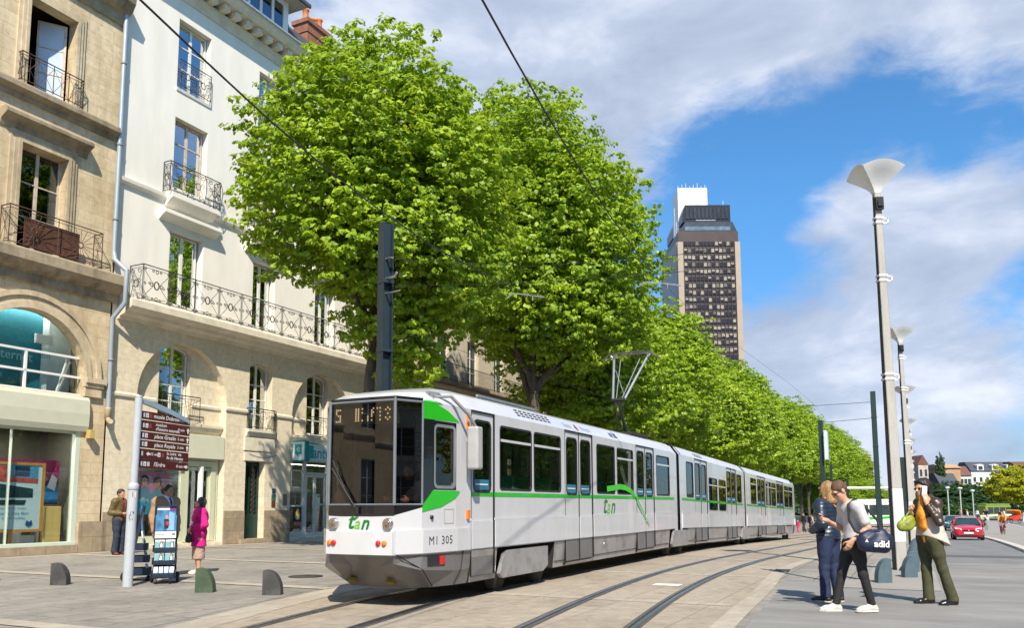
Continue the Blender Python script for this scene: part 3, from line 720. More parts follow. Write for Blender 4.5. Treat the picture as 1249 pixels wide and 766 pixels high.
mb.build('sheet', [mat('poster ice blue', (0.62, 0.78, 0.84), .4, var=.08, scale=1), mat('poster teal', (0.08, 0.33, 0.5), .4, var=.5, scale=5), mat('poster dark blue', (0.012, 0.05, 0.11), .4, var=.6, scale=8), mat('poster red', (0.55, 0.09, 0.07), .4, var=.5, scale=6), mat('poster black teal', (0.01, 0.045, 0.055), .3, var=.5), mat('poster pale', (0.74, 0.82, 0.85), .4), mat('poster text blue', (0.06, 0.3, 0.42), .5), mat('poster badge blue', (0.02, 0.09, 0.25), .4)], po)
po2 = thing('wall_poster', 'magenta and blue hanging poster behind the left shop window', 'poster', 17.2, TF + .9, 0.27)
mb = MB(); mb.box(15.0, 17.85, TF + .95, TF + .98, 1.58, 3.0, 0)
def pq2(pts, mi, e): mb.add([F(a, b, .95 - e) for a, b in pts], [tuple(range(len(pts)))], mi)
pq2([(15.0, 1.6), (17.84, 1.6), (17.84, 2.2), (17.4, 2.3), (16.9, 2.1), (15.0, 2.2)], 1, .004)
pq2([(16.4, 2.2), (17.2, 2.15), (17.5, 2.4), (16.9, 2.75), (16.4, 2.65)], 2, .006); pq2([(17.35, 2.1), (17.55, 2.25), (17.8, 2.62), (17.62, 2.3), (17.7, 2.15)], 3, .008); pq2([(17.6, 2.45), (17.84, 2.35), (17.84, 3.0), (17.75, 3.0)], 4, .009)
pq2([(17.1, 1.6), (17.35, 1.6), (17.3, 2.0), (17.0, 2.3), (16.95, 2.1)], 2, .010); pq2([(17.3, 1.62), (17.84, 1.62), (17.84, 2.2), (17.45, 2.2), (17.25, 1.95)], 5, .012); pq2([(17.45, 2.12), (17.72, 2.0), (17.8, 2.4), (17.6, 2.55)], 3, .014)
mb.build('sheet', [mat('poster magenta', (0.19, 0.012, 0.075), .5, var=.2), mat('poster navy', (0.01, 0.06, 0.13), .5, var=.3), mat('poster grey', (0.20, 0.19, 0.25), .5, var=.25), mat('poster white', (0.66, 0.75, 0.82), .5), mat('poster pink', (0.60, 0.02, 0.24), .5), mat('poster blue', (0.03, 0.22, 0.55), .5, var=.3)], po2)
pw = thing('plywood_stand', 'plain yellow plywood stand inside the left shop window', 'stand', 17.35, TF + .5, .27)
mb = MB(); mb.box(17.05, 17.62, TF + .4, TF + .7, .3, 1.5); mb.build('box', M_WOODLIGHT, pw, bevel=.01)
mb = MB(); mb.box(17.03, 17.64, TF + .38, TF + .72, .27, .3); mb.build('base', M_BLACK, pw)
def added_light_panel(parent, s0, s1, t0, t1, z, power):
    """glowing panel and area light put under a shop ceiling to brighten the room"""
    mb = MB(); mb.box(s0, s1, t0, t1, z - .03, z, 0); f = mb.build('added_light_panel', M_WHITE, parent)
    mb = MB(); mb.box(s0 + .05, s1 - .05, t0 + .05, t1 - .05, z - .036, z - .031); sub(f, mb, 'diffuser', emit('added panel glow', (1, .93, .82), 3.0))
    l = bpy.data.lights.new('added_shop_light', 'AREA'); l.shape = 'RECTANGLE'; l.size = s1 - s0; l.size_y = t1 - t0; l.energy = power; l.color = (1, .92, .8)
    lo = bpy.data.objects.new('added_shop_light', l); COL.objects.link(lo); lo.parent = parent; o3 = parent['org']; lo.location = ((s0 + s1) / 2 - o3[0], (t0 + t1) / 2 - o3[1], z - .06 - o3[2])
added_light_panel(bA, 14.2, 17.6, TF + .5, TF + 1.1, 4.08, 60); added_light_panel(bA, 14.5, 17.4, TF + .55, TF + .85, 7.85, 30)  # first panel stands for lit ceiling spots, the arch one is added
sh = thing('white_shelf', 'white open display shelf with boxes beside the yellow plywood stand', 'shelf', 16.85, TF + .6, .27)
mb = MB()
mb.panel(rect(16.35, 17.0, .3, 1.25), [rect(16.42, 16.93, .36, .78), rect(16.42, 16.93, .84, 1.19)], lambda a, b, q: F(a, b, .55 + q), .35, back=True); mb.build('frame', M_WHITE, sh)
mb = MB(); mb.box(16.45, 16.9, TF + .6, TF + .8, .37, .6, 0); mb.build('box', M_WHITE, sh)
mb = MB(); mb.box(16.44, 16.75, TF + .6, TF + .8, .85, .98, 0); mb.build('box', mat('grey carton', (0.4, 0.42, 0.4), .6), sh)
# ---- B: the white rendered building
B0, B1 = 18.78, 33.5
bB = thing('white_building', 'tall white rendered building with a stone ground floor and long iron balcony', 'building', 26.0, TF, 0.0)
mb = MB()
colsB = [(21.06, 22.66), (25.37, 26.70), (29.35, 30.78)]
up = [(9.0, 11.76), (13.45, 16.2), (17.38, 20.16)]
holes = [rect(a, b, z0, z1) for (a, b) in colsB for (z0, z1) in up]
mb.panel(rect(B0, B1, 8.6, 21.4), holes, lambda a, b, q: F(a, b, q), 0.34)
mb.box(B0, B0 + .3, TF + .35, TF + 11, 8.6, 21.4); mb.box(B1 - .3, B1 - .002, TF + .35, TF + 11, 0, 24.5); mb.box(B0, B1, TF + 11, TF + 11.3, 0, 21.4)
mb.build('upper_wall', M_RENDER, bB)
mb = MB()
archL = archpoly(19.95, 24.16, 0.12, 5.45); archR = archpoly(28.0, 32.2, 0.12, 5.45)
holes = [archL, archpoly(25.37, 26.72, 4.62, 7.15, .3), rect(25.3, 26.42, 0.1, 3.32), archR]
mb.panel(rect(B0, B1, -0.1, 8.6), holes, lambda a, b, q: F(a, b, q), 0.45)
# recessed infill of the two arches (own window openings)
for (al, w0, w1, sh) in ((archL, 21.1, 22.55, (20.2, 24.1)), (archR, 29.3, 30.78, (28.05, 32.1))):
    ins = [(a, max(b, 4.2)) for a, b in al]
    mb.panel(ins, [archpoly(w0, w1, 4.72, 7.22 if w0 < 25 else 7.25, .28)], lambda a, b, q: F(a, b, .3 + q), 0.2)
mb.build('lower_wall', M_LIMEB, bB)
mb = MB()
ledge(mb, B0, 20.0, [(0.06, 5.28), (0.07, 5.36), (0.03, 5.42)]); ledge(mb, 24.1, 25.3, [(0.06, 5.28), (0.07, 5.36), (0.03, 5.42)]); ledge(mb, 26.8, 28.0, [(0.06, 5.28), (0.07, 5.36), (0.03, 5.42)]); ledge(mb, 32.2, B1, [(0.06, 5.28), (0.07, 5.36), (0.03, 5.42)])
for a, b in ((20.0, 21.0), (22.65, 24.1), (28.05, 29.2), (30.9, 32.15)): mb.prism([(0, 5.26), (.05, 5.28), (.06, 5.36), (0, 5.42)], lambda p, z, q: (q, TF + .3 - p, z), a, b)
for a, b, d in ((20.2, 24.12, .3), (28.05, 32.15, .3), (25.2, 26.85, 0)): mb.prism([(0, 4.32), (.1, 4.34), (.14, 4.5), (.2, 4.52), (.2, 4.62), (0, 4.64)], lambda p, z, q: (q, TF + d - p, z), a, b)
mb.box(25.15, 26.9, TF - .08, TF - .001, 3.75, 4.3); mb.box(25.2, 26.8, TF - .05, TF - .001, 3.34, 3.7)
mb.build('stone_trim', M_LIMEB2, bB)
mb = MB(); ledge(mb, B0 + .2, B1 + .1, [(0.12, 7.95), (0.16, 8.05), (0.42, 8.12), (0.46, 8.2), (0.68, 8.3), (0.72, 8.34), (0.72, 8.58), (0.68, 8.62)]); mb.build('balcony_slab', M_LIMEB2, bB)
mb = MB()
ledge(mb, B0 + .002, 20.85, [(0.05, 12.78), (0.14, 12.86), (0.16, 12.98), (0.05, 13.02)]); ledge(mb, 22.95, B1, [(0.05, 12.78), (0.14, 12.86), (0.16, 12.98), (0.05, 13.02)])
for a, b in colsB:
    ledge(mb, a - .32, b + .32, [(0.08, 12.6), (0.2, 12.72), (0.34, 12.84), (0.42, 12.88), (0.42, 13.04), (0.38, 13.06)])
    ledge(mb, a - .55, b + .6, [(0.05, 12.02), (0.12, 12.1), (0.3, 12.22), (0.36, 12.24), (0.36, 12.34), (0.3, 12.38)])
    ledge(mb, a - .03, b + .05, [(0.04, 17.26), (0.06, 17.36)])
mb.build('string_course', M_RENDER, bB)
mb = MB()
ledge(mb, B0, B1 + .1, [(0.05, 20.95), (0.1, 21.2), (0.16, 21.24), (0.16, 21.42)]); ledge(mb, B0, B1 + .15, [(0.1, 21.66), (0.62, 21.7), (0.66, 21.8), (0.74, 21.9), (0.78, 22.02)])
k = B0 + .3
while k < B1:
    mb.box(k, k + .3, TF - .5, TF + .1, 21.42, 21.665); k += .62
mb.build('cornice', M_LIMEB2, bB)
mb = MB(); mb.box(B0, B1 + .18, TF - .86, TF + .3, 22.022, 22.1); mb.build('gutter', M_ZINC, bB)
mb = MB()
mb.prism([(0.1, 22.1), (1.6, 24.6), (11, 24.9), (11, 22.1)], lambda a, z, q: F(q, z, a), B0, B1 - .31)
roofB = mb.build('roof', M_SLATE, bB)
# long attic dormer with a ribbon of white windows
mb = MB()
D0, D1, DT = 22.0, 27.72, 0.62
nW = 7; ww = (D1 - D0 - .5) / nW
hol = [rect(D0 + .25 + i * ww + .07, D0 + .25 + (i + 1) * ww - .07, 22.75, 24.55) for i in range(nW)]
mb.panel(rect(D0, D1, 22.1, 24.8), hol, lambda a, b, q: F(a, b, DT + q), .12)
mb.box(D0, D0 + .2, TF + DT + .12, TF + 3, 22.2, 24.8); mb.box(D1 - .2, D1, TF + DT + .12, TF + 3, 22.2, 24.8)
dm = mb.build('attic_dormer', M_WHITE, bB)
g = MB(); g.box(D0 + .2, D1 - .2, TF + DT + .05, TF + DT + .06, 22.7, 24.6); sub(dm, g, 'glass', clear_glass('attic glass', (.35, .42, .5), .25))
g = MB(); g.box(D0 + .21, D1 - .21, TF + DT + .7, TF + DT + .75, 22.2, 24.8); sub(dm, g, 'room', M_DARK)
g = MB(); g.box(D0 - .5, D1 + .65, TF + DT - .7, TF + 4, 24.8, 24.87, 0); g.box(D0 - .55, D1 + .7, TF + DT - .76, TF + DT - .66, 24.76, 24.93, 1); sub(dm, g, 'eave', [mat('pale soffit', (.5, .45, .38), .8), M_SLATE])
# party-wall chimney with pots
mb = MB(); mb.box(30.1, 31.9, TF + 1.5, TF + 2.4, 22, 25.5); mb.box(30.02, 31.98, TF + 1.42, TF + 2.48, 25.5, 25.72); mb.box(30.06, 31.94, TF + 1.46, TF + 2.44, 25.0, 25.1)
ch = mb.build('chimney', M_BRICK, bB)
for x, h in ((30.45, .75), (30.95, .5), (31.5, .78)):
    m_ = MB(); m_.lathe([(.17, 0), (.19, .05), (.15, .1), (.14, h - .12), (.18, h - .08), (.18, h), (.12, h)], 14, c=(x, TF + 1.95, 25.72)); sub(ch, m_, 'chimney_pot', M_POT)
mb = MB(); mb.box(28.6, 29.2, TF + 2.0, TF + 3.0, 23.5, 24.65); mb.prism([(28.4, 24.65), (29.4, 24.65), (28.9, 25.1)], lambda a, b, q: F(a, b, q), 1.85, 3.1); mb.build('roof_dormer', M_SLATE, bB)
# windows
for i, (a, b) in enumerate(colsB):
    window(bB, a + .06, b - .1, 8.72, 11.72, .26, rows=2 if i else 1, behind=(M_CURTAIN, .3), fr=.09)
    window(bB, a + .04, b - .04, 13.5, 16.16, .26, frame=M_WOLD if i == 0 else M_WFRAME, rows=3, behind=(M_CURTAIN, .25))
    window(bB, a + .04, b - .04, 17.4, 20.12, .26, rows=3, behind=(M_CURTAIN, .12))
    iron_rail(bB, a - .42, b + .42, 13.06, 14.22, .36, 'scroll', M_IRON, bulge=.12)
    iron_rail(bB, a + .02, b - .02, 17.42, 18.5, .1, 'scroll', M_IRON, returns=False)
    for x in (a, b): 
        mb = MB(); mb.box(x - .012, x + .012, TF - .02, TF + .25, 9.0, 11.76)
iron_rail(bB, 19.42, B1, 8.64, 9.92, .66, 'lozenge', M_IRON, name='long_balcony_railing')
window(bB, 21.12, 22.53, 4.74, 7.5, .5, True, .28, rows=4, behind=(M_OLIVEFOLDS, 1.0))
window(bB, 25.39, 26.70, 4.64, 7.43, .3, True, .28, rows=4, behind=(M_OLIVEFOLDS, .6))
window(bB, 29.32, 30.76, 4.74, 7.52, .5, True, .28, rows=4, behind=(M_OLIVEFOLDS, .9))
iron_rail(bB, 21.0, 22.75, 4.66, 5.6, .06, 'ray', M_IRON); iron_rail(bB, 25.3, 26.85, 4.66, 5.5, .14, 'ray', M_IRON); iron_rail(bB, 29.2, 30.95, 4.66, 5.5, .06, 'ray', M_IRON)
for a, b in ((18.8, 19.93), (24.18, 25.28), (26.44, 27.98), (32.22, B1)):
    mb = MB(); mb.box(a, b, TF - .05, TF - .002, -.05, 1.3); mb.build('plinth', M_PLINTH, bB)
# fabric cafe table on the long balcony is left to the railing; shop under the left arch
mb = MB(); mb.box(20.0, 24.12, TF - .02, TF + .3, 3.3, 4.2); mb.build('fascia', M_SAGE, bB, bevel=.015)
mb = MB()
mb.panel(rect(20.0, 24.12, .12, 3.3), [rect(20.1, 22.3, .42, 3.2), rect(22.62, 23.72, .2, 3.0)], lambda a, b, q: F(a, b, .3 + q), .12)
mb.panel(rect(22.42, 23.95, .15, 3.2), [rect(22.62, 23.72, .2, 3.0)], lambda a, b, q: F(a, b, .24 + q), .06)
mb.panel(rect(22.62, 23.72, .2, 2.98), [rect(22.72, 23.2, .4, 2.85), rect(23.24, 23.64, .4, 2.85)], lambda a, b, q: (a, TF + .34 + q, b), .05)
sf = mb.build('shop_front', mat('sage shop frame', (.54, .57, .42), .5, var=.04), bB)
g = MB(); g.box(20.05, 22.35, TF + .36, TF + .368, .38, 3.22); g.box(22.64, 23.7, TF + .36, TF + .368, .3, 2.95); sub(sf, g, 'glass', M_SHOPGLASS)
g = MB(); g.box(20, 24.1, TF + 1.6, TF + 1.64, .1, 4); g.box(20, 24.1, TF + .45, TF + 1.6, .1, .14); g.box(20, 20.04, TF + .45, TF + 1.6, .1, 4); g.box(22.45, 22.5, TF + .45, TF + 1.6, .1, 4); g.box(24.1, 24.14, TF + .45, TF + 1.6, .1, 4); g.box(20, 24.1, TF + .45, TF + 1.6, 3.4, 3.45); sub(sf, g, 'room', mat('dim shop room', (.05, .055, .05), .8))
mb = MB(); mb.box(23.12, 23.2, TF + .1, TF + .3, .25, 3.0); sub(sf, mb, 'open_door', M_WHITE)
added_light_panel(bB, 20.4, 22.2, TF + .6, TF + 1.1, 3.39, 18); added_light_panel(bB, 28.4, 31.8, TF + .8, TF + 1.3, 3.42, 20)  # no lamps known in these two shops, panels added to brighten them
pp = thing('couple_poster', 'pink and blue poster of two heads in the shop window behind the brown signs', 'poster', 21.3, TF + .5, .4)
mb = MB(); mb.box(20.4, 22.05, TF + .5, TF + .53, 1.2, 2.75, 0)
def pq3(pts, mi, e): mb.add([F(a, b, .5 - e) for a, b in pts], [tuple(range(len(pts)))], mi)
pq3(rect(20.4, 21.95, 1.2, 1.95), 1, .003); pq3(rect(21.95, 22.05, 1.2, 2.75), 5, .004)
pq3([(20.85 + .2 * math.cos(R(30 * k)), 2.42 + .2 * math.sin(R(30 * k))) for k in range(12)], 2, .006); pq3([(21.42 + .2 * math.cos(R(30 * k)), 2.36 + .2 * math.sin(R(30 * k))) for k in range(12)], 2, .006)
pq3([(20.86 + .13 * math.cos(R(30 * k)), 2.36 + .17 * math.sin(R(30 * k))) for k in range(12)], 3, .009); pq3([(21.4 + .13 * math.cos(R(30 * k)), 2.3 + .16 * math.sin(R(30 * k))) for k in range(12)], 3, .009)
pq3([(20.5, 1.75), (20.65, 2.15), (21.05, 2.2), (21.15, 1.9), (21.3, 2.12), (21.65, 2.1), (21.85, 1.75)], 4, .005)
add_text(mb, 'offre mobile', lambda a, b: F(21.2 + a, 1.72 + b, .485), .24, 6)
mb.build('sheet', [mat('poster rose', (.62, .22, .36), .5), mat('poster azure', (.05, .36, .55), .5, var=.4, scale=3), mat('poster hair', (.03, .018, .012), .6), mat('poster skin', (.5, .27, .18), .6), mat('poster slate', (.16, .3, .42), .5), mat('poster tan', (.6, .42, .22), .5), mat('poster lettering', (.72, .84, .88), .5)], pp)
# green street door, house-number plates
mb = MB(); mb.panel(rect(25.32, 26.40, .1, 3.32), [rect(25.44, 25.82, 1.15, 3.15), rect(25.9, 26.28, 1.15, 3.15)], lambda a, b, q: F(a, b, .3 + q), .07); mb.box(25.44, 25.82, TF + .29, TF + .3, .25, 1.0); mb.box(25.9, 26.28, TF + .29, TF + .3, .25, 1.0); mb.box(25.85, 25.87, TF + .28, TF + .3, .1, 3.3)
dr = mb.build('street_door', M_GREENDOOR, bB)
g = MB(); g.box(25.4, 26.32, TF + .36, TF + .365, 1.1, 3.2); sub(dr, g, 'pane', mat('dark door glass', (.015, .02, .02), .05))
g = MB()
for x in (25.63, 26.09):
    for k in range(9): g.tube([F(x + .12 * math.cos(R(40 * j)), 1.3 + k * .21 + .09 * math.sin(R(40 * j)), .31) for j in range(9)], .011, 4, closed=True)
sub(dr, g, 'door_grille', M_IRON)
mb = MB(); mb.box(25.0, 26.7, TF - .2, TF + .3, -.1, .16); mb.build('door_step', M_PLINTH, bB)
mb = MB(); mb.box(26.88, 27.06, TF - .03, TF, 2.02, 2.22, 0); mb.box(26.85, 27.08, TF - .03, TF, 1.76, 1.98, 1); mb.box(26.86, 27.07, TF - .03, TF, 1.45, 1.72, 2)
add_text(mb, '1', lambda a, b: F(26.97 + a, 2.12 + b, -.035), .16, 3)
mb.build('name_plate', [mat('blue plate', (.01, .03, .09), .4), mat('green plate', (.03, .13, .14), .4), mat('brown plate', (.1, .05, .02), .5), M_WHITE], bB)
mb = MB(); mb.box(27.55, 27.8, TF - .03, TF, 1.5, 2.0); mb.build('letter_box', mat('dull brass', (.2, .18, .15), .5, metal=.4), bB)
mb = MB(); mb.tube([F(27.0 + .05 * math.sin(k), 4.6 - k * .09, -.02) for k in range(10)], .012, 4); mb.tube([F(25.4 + k * .2, 3.62 - .12 * math.sin(PI * k / 8), -.07) for k in range(9)], .008, 4); mb.build('loose_cable', M_BLACK, bB)
# shop under the right arch: fascia with its name, glazed front
mb = MB(); mb.box(28.02, 32.15, TF - .03, TF + .3, 3.5, 4.25); fas = mb.build('sign_board', mat('pale sign board', (.52, .72, .74), .4, var=.03), bB, bevel=.01)
g = MB(); add_text(g, 'antenne', lambda a, b: F(30.55 + a, 3.86 + b, -.036), .72, 0, bold=.012)
sub(fas, g, 'lettering', mat('sign teal', (0.0, .33, .34), .4, var=.04)); g = MB(); g.prism([(28.95, 3.62), (29.45, 3.62), (29.45, 4.2), (28.95, 4.2)], lambda a, b, q: F(a, b, -q), .032, .05); g.prism([(29.05, 3.62), (29.25, 3.62), (29.12, 3.46)], lambda a, b, q: F(a, b, -q), .032, .05)
sub(fas, g, 'emblem', MATS['sign teal'])
mb = MB()
mb.panel(rect(28.02, 32.15, .12, 3.5), [rect(28.3, 29.22, .35, 1.45), rect(28.3, 29.22, 1.52, 3.02), rect(28.3, 29.22, 3.08, 3.46), rect(29.4, 30.85, .14, 2.9), rect(29.4, 30.85, 3.0, 3.46), rect(30.95, 32.05, .35, 3.4)], lambda a, b, q: F(a, b, .3 + q), .1)
mb.panel(rect(29.42, 30.83, .14, 2.88), [rect(29.5, 29.98, .3, 2.78), rect(30.14, 30.75, .3, 1.5), rect(30.14, 30.75, 1.58, 2.78)], lambda a, b, q: F(a, b, .33 + q), .05)
sf = mb.build('shop_front', mat('pale grey frame', (.6, .62, .6), .45), bB)
g = MB(); g.box(28.1, 32.1, TF + .37, TF + .378, .2, 3.46); sub(sf, g, 'glass', M_SHOPGLASS)
g = MB(); g.box(28.0, 32.1, TF + 2.0, TF + 2.04, .1, 4.2); g.box(28, 32.1, TF + .45, TF + 2, .08, .11); g.box(28, 28.04, TF + .45, TF + 2, .1, 4.2); g.box(32.1, 32.14, TF + .45, TF + 2, .1, 4.2); g.box(28, 32.1, TF + .45, TF + 2, 4.16, 4.2); sub(sf, g, 'room', MATS['dim shop room'])
g = MB(); g.box(28.3, 28.75, TF + .7, TF + .75, 1.2, 2.9); sub(sf, g, 'blue_panel', mat('shop blue', (.02, .2, .4), .5))
ad = thing('yellow_poster', 'small yellow and black poster low in the glass of the teal lettered shop', 'poster', 28.95, TF + .34, .5)
g = MB(); g.box(28.68, 29.18, TF + .345, TF + .36, .62, 1.42, 0); g.box(28.68, 29.18, TF + .34, TF + .344, .62, .78, 1); g.prism([(28.93 + .17 * math.cos(R(30 * k)), 1.05 + .2 * math.sin(R(30 * k))) for k in range(12)], lambda a, b, q: F(a, b, q), .338, .343, 2); g.prism([(28.93 + .08 * math.cos(R(30 * k)), 1.0 + .11 * math.sin(R(30 * k))) for k in range(12)], lambda a, b, q: F(a, b, q), .333, .337, 3); g.prism([(28.93 + .09 * math.cos(R(30 * k)), 1.28 + .1 * math.sin(R(30 * k))) for k in range(12)], lambda a, b, q: F(a, b, q), .333, .337, 4)
g.build('sheet', [M_BLACK, mat('advert pink', (.6, .14, .12), .5), mat('advert yellow', (.7, .45, .03), .5), M_WHITE, mat('advert blond', (.6, .4, .1), .5)], ad)
bx = thing('box_sign', 'square teal and white box sign with a letter e, sticking out from the white building', 'sign', 27.9, TF, 3.85)
mb = MB(); mb.box(27.93, 28.2, TF - .86, TF - .1, 3.4, 4.32); mb.build('case', mat('teal case', (.01, .2, .22), .35), bx, bevel=.05, segs=3)
mb = MB(); mb.box(27.92, 27.926, TF - .8, TF - .16, 3.47, 4.25); mb.build('face', mat('sign white', (.72, .80, .80), .35), bx)
mb = MB(); mb.prism([(-.66, 3.72), (-.3, 3.72), (-.3, 4.16), (-.66, 4.16)], lambda a, b, q: (q, TF + a, b), 27.905, 27.919); mb.prism([(-.5, 3.72), (-.36, 3.72), (-.46, 3.6)], lambda a, b, q: (q, TF + a, b), 27.905, 27.919); mb.build('emblem', mat('sign green', (0.0, .42, .36), .4), bx)
mb = MB(); add_text(mb, 'e', lambda a, b: (27.899, TF - .48 - a, 3.96 + b), .42); mb.build('lettering', M_WHITE, bx); mb = MB(); add_text(mb, 'votre antenne', lambda a, b: (27.913, TF - .48 - a, 3.52 + b), .095, 0); mb.build('lettering', MATS['sign green'], bx)
mb = MB(); mb.box(27.98, 28.14, TF - .12, TF, 3.55, 3.62); mb.box(27.98, 28.14, TF - .12, TF, 4.1, 4.17); mb.build('bracket', M_GREY, bx)
# zinc drainpipe between the two buildings
dp = thing('drainpipe', 'blue grey zinc drainpipe running down between the yellow and the white building', 'drainpipe', 18.66, TF - .12, 0.0)
mb = MB(); mb.tube([(18.62, TF - .15, 22.0), (18.62, TF - .15, 9.9)], .085, 10); mb.tube([(18.78, TF - .64, 9.55), (18.78, TF - .64, 8.4), (18.72, TF - .14, 7.9), (18.72, TF - .14, 4.75)], .085, 10); mb.tube([(18.62, TF - .15, 10.2), (18.64, TF - .2, 9.9), (18.78, TF - .64, 9.5)], .085, 10); mb.build('pipe', M_ZINC, dp)
mb = MB()
mb.lathe([(.1, 4.4), (.1, 4.75), (.11, 4.8)], 10, c=(18.72, TF - .14, 0)); mb.tube([(18.72, TF - .14, 4.45), (18.68, TF - .3, 4.3), (18.62, TF - .42, 4.32)], .085, 8); mb.build('spout', mat('cast iron spout', (.45, .36, .24), .7), dp)
for z in (20, 17, 14, 11.3, 6.4): 
    mb = MB(); mb.lathe([(.1, z), (.1, z + .07)], 10, c=(18.62 if z > 9 else 18.72, TF - .15, 0)); mb.build('clamp', M_GREY, dp)

# ---- C, D, E ...: more stone fronts behind the trees
M_LIMEC = stone('grey limestone', (.56, .48, .36), (.52, .445, .33), (.42, .355, .26), 1.1, .48, .006, stain=(.28, .22, .15), stain_amt=.5, stain_scale=.5, streak=1)
M_LIMEE = stone('pale pink limestone', (.56, .43, .31), (.52, .40, .285), (.44, .34, .24), 1.1, .48, .006, stain=(.38, .28, .19), stain_amt=.5, stain_scale=.5, streak=1)
def plain_building(name, label, s0, s1, top, m, floors, pitch=3.1, w=1.35, balc=None, step=0.0):
    z0 = gz(s0) - 1.2 if s0 > 0 else -.1
    b = thing(name, label, 'building', (s0 + s1) / 2, TF + step, 0.0)
    n = max(1, int((s1 - s0 - .6) / pitch)); off = (s1 - s0 - n * pitch) / 2
    cs = [s0 + off + pitch * (i + .5) for i in range(n)]
    fn = lambda a, z, q: F(a, z, q + step)
    mb = MB(); hol = [rect(c - w / 2, c + w / 2, za, zb) for c in cs for za, zb in floors]
    mb.panel(rect(s0, s1, z0, top), hol, fn, .3)
    mb.box(s0, s0 + .25, TF + step + .31, TF + 11, z0, top); mb.box(s1 - .25, s1, TF + step + .31, TF + 11, z0, top)
    mb.build('wall', m, b)
    mb = MB()
    for z in [f[0] - .35 for f in floors[1:]]: ledge(mb, s0, s1, [(.05, z - .15), (.16, z), (.16, z + .1)])
    ledge(mb, s0, s1, [(.1, top - .6), (.2, top - .4), (.5, top - .1), (.5, top)])
    for i in range(len(mb.v)): mb.v[i] = (mb.v[i][0], mb.v[i][1] + step, mb.v[i][2])
    mb.build('cornice', M_LIMEB2, b)
    mb = MB(); mb.prism([(0, top), (1.6, top + 2.6), (10.5, top + 3.0), (11, top)], lambda a, z, q: F(q, z, a + step), s0, s1); mb.build('roof', M_SLATE, b)
    for c in cs:
        for i, (za, zb) in enumerate(floors):
            mb = MB(); mb.panel(rect(c - w / 2, c + w / 2, za, zb), [rect(c - w / 2 + .08, c - .04, za + .08 + k * (zb - za - .1) / 3, za + .05 + (k + 1) * (zb - za - .1) / 3) for k in range(3)] + [rect(c + .04, c + w / 2 - .08, za + .08 + k * (zb - za - .1) / 3, za + .05 + (k + 1) * (zb - za - .1) / 3) for k in range(3)], lambda a, z, q: fn(a, z, .22 + q), .05)
            f = mb.build('window', M_WFRAME, b)
            g = MB(); g.box(c - w / 2, c + w / 2, TF + step + .25, TF + step + .26, za, zb); sub(f, g, 'pane', mat('dark pane', (.03, .045, .05), .06, var=.3, scale=1))
    if balc:
        for z in balc:
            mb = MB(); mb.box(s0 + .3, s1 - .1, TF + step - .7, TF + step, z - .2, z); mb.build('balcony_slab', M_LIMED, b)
            mb = MB()
            for zz in (z + .06, z + 1.0): mb.tube([(s0 + .3, TF + step - .65, zz), (s1 - .1, TF + step - .65, zz)], .022, 5)
            k = s0 + .3
            while k < s1 - .1: mb.tube([(k, TF + step - .65, z), (k, TF + step - .65, z + 1.0)], .011, 4); k += .14
            mb.build('railing', M_IRON, b)
    return b
plain_building('stone_house', 'old stone house row left of the yellow building, outside the photo', -45.0, 7.95, 19.0, M_LIMEA, [(1.0, 3.8), (5.3, 7.6), (9.4, 12.7), (14.7, 17.5)], 4.4, 1.6)
bR = plain_building('stone_house', 'stone house row on the far right of the square, outside the photo', -30.0, 48.0, 19.0, M_LIMEB, [(1.0, 3.8), (5.3, 7.6), (9.4, 12.7), (14.7, 17.5)], 6.0, 2.2); put(bR, 6, -46, 0, PI)
FL = [(1.0, 3.8), (5.3, 7.6), (8.75, 11.6), (12.9, 15.4), (16.6, 18.6)]
plain_building('stone_house', 'grey stone town house with a long plain balcony, seen between the first two tree trunks', B1 + .01, 52.0, 20.5, M_LIMEC, FL, 3.6, 1.45, balc=(8.7,))
plain_building('stone_house', 'pinkish stone town house with white cross windows, between the second and third trees', 52.02, 68.0, 19.0, M_LIMEE, [(z - .35, y - .35) for z, y in FL], 3.2, 1.3, step=.25)
plain_building('stone_house', 'cream stone town house hidden behind the middle trees of the row', 68.02, 92.0, 19.5, M_LIMEC, [(z - .7, y - .7) for z, y in FL], 3.4, 1.35)
# ------------------------------------------------------------------ the tram
M_TWHITE = mat('tram white paint', (0.57, 0.58, 0.615), 0.22, var=0.03, scale=2, coat=0.4, stain=(0.47, 0.45, 0.43), stain_scale=1.6, stain_amt=0.4, stretch=(1, 1, .4))
M_TGREY = mat('tram grey skirt', (0.15, 0.145, 0.15), 0.42, var=0.12, scale=2.5, coat=0.2, stain=(0.125, 0.115, 0.105), stain_scale=1.5, stain_amt=0.5)
M_TSILVER = mat('tram silver skirt', (0.36, 0.355, 0.37), 0.3, metal=0.35, var=0.12, scale=1.5, stain=(0.17, 0.14, 0.11), stain_scale=2.2, stain_amt=0.75, coat=.2)
M_TGREEN = mat('tram green paint', (0.018, 0.42, 0.012), 0.25, var=0.04, coat=0.4)
M_RUBBER = mat('black rubber', (0.012, 0.012, 0.013), 0.55, var=0.2)
M_TBLACK = mat('tram black panel', (0.008, 0.008, 0.012), 0.15, var=0.1, coat=.5)
M_TGLASS = clear_glass('tram window glass', (0.68, 0.76, 0.72), 0.05, k=.75)
M_WSCREEN = clear_glass('windscreen glass', (0.48, 0.42, 0.40), 0.04, k=.7)
M_SEAT = mat('teal seat fabric', (0.01, 0.34, 0.27), 0.7, var=0.15)
M_TINT = mat('tram interior grey', (0.30, 0.31, 0.31), 0.7)
M_TFLOOR = mat('tram floor', (0.06, 0.06, 0.065), 0.7)
M_ALU = mat('aluminium', (0.5, 0.51, 0.53), 0.35, metal=0.8, var=0.1)
M_ORANGE = mat('orange lens', (0.75, 0.20, 0.01), 0.2, coat=.5)
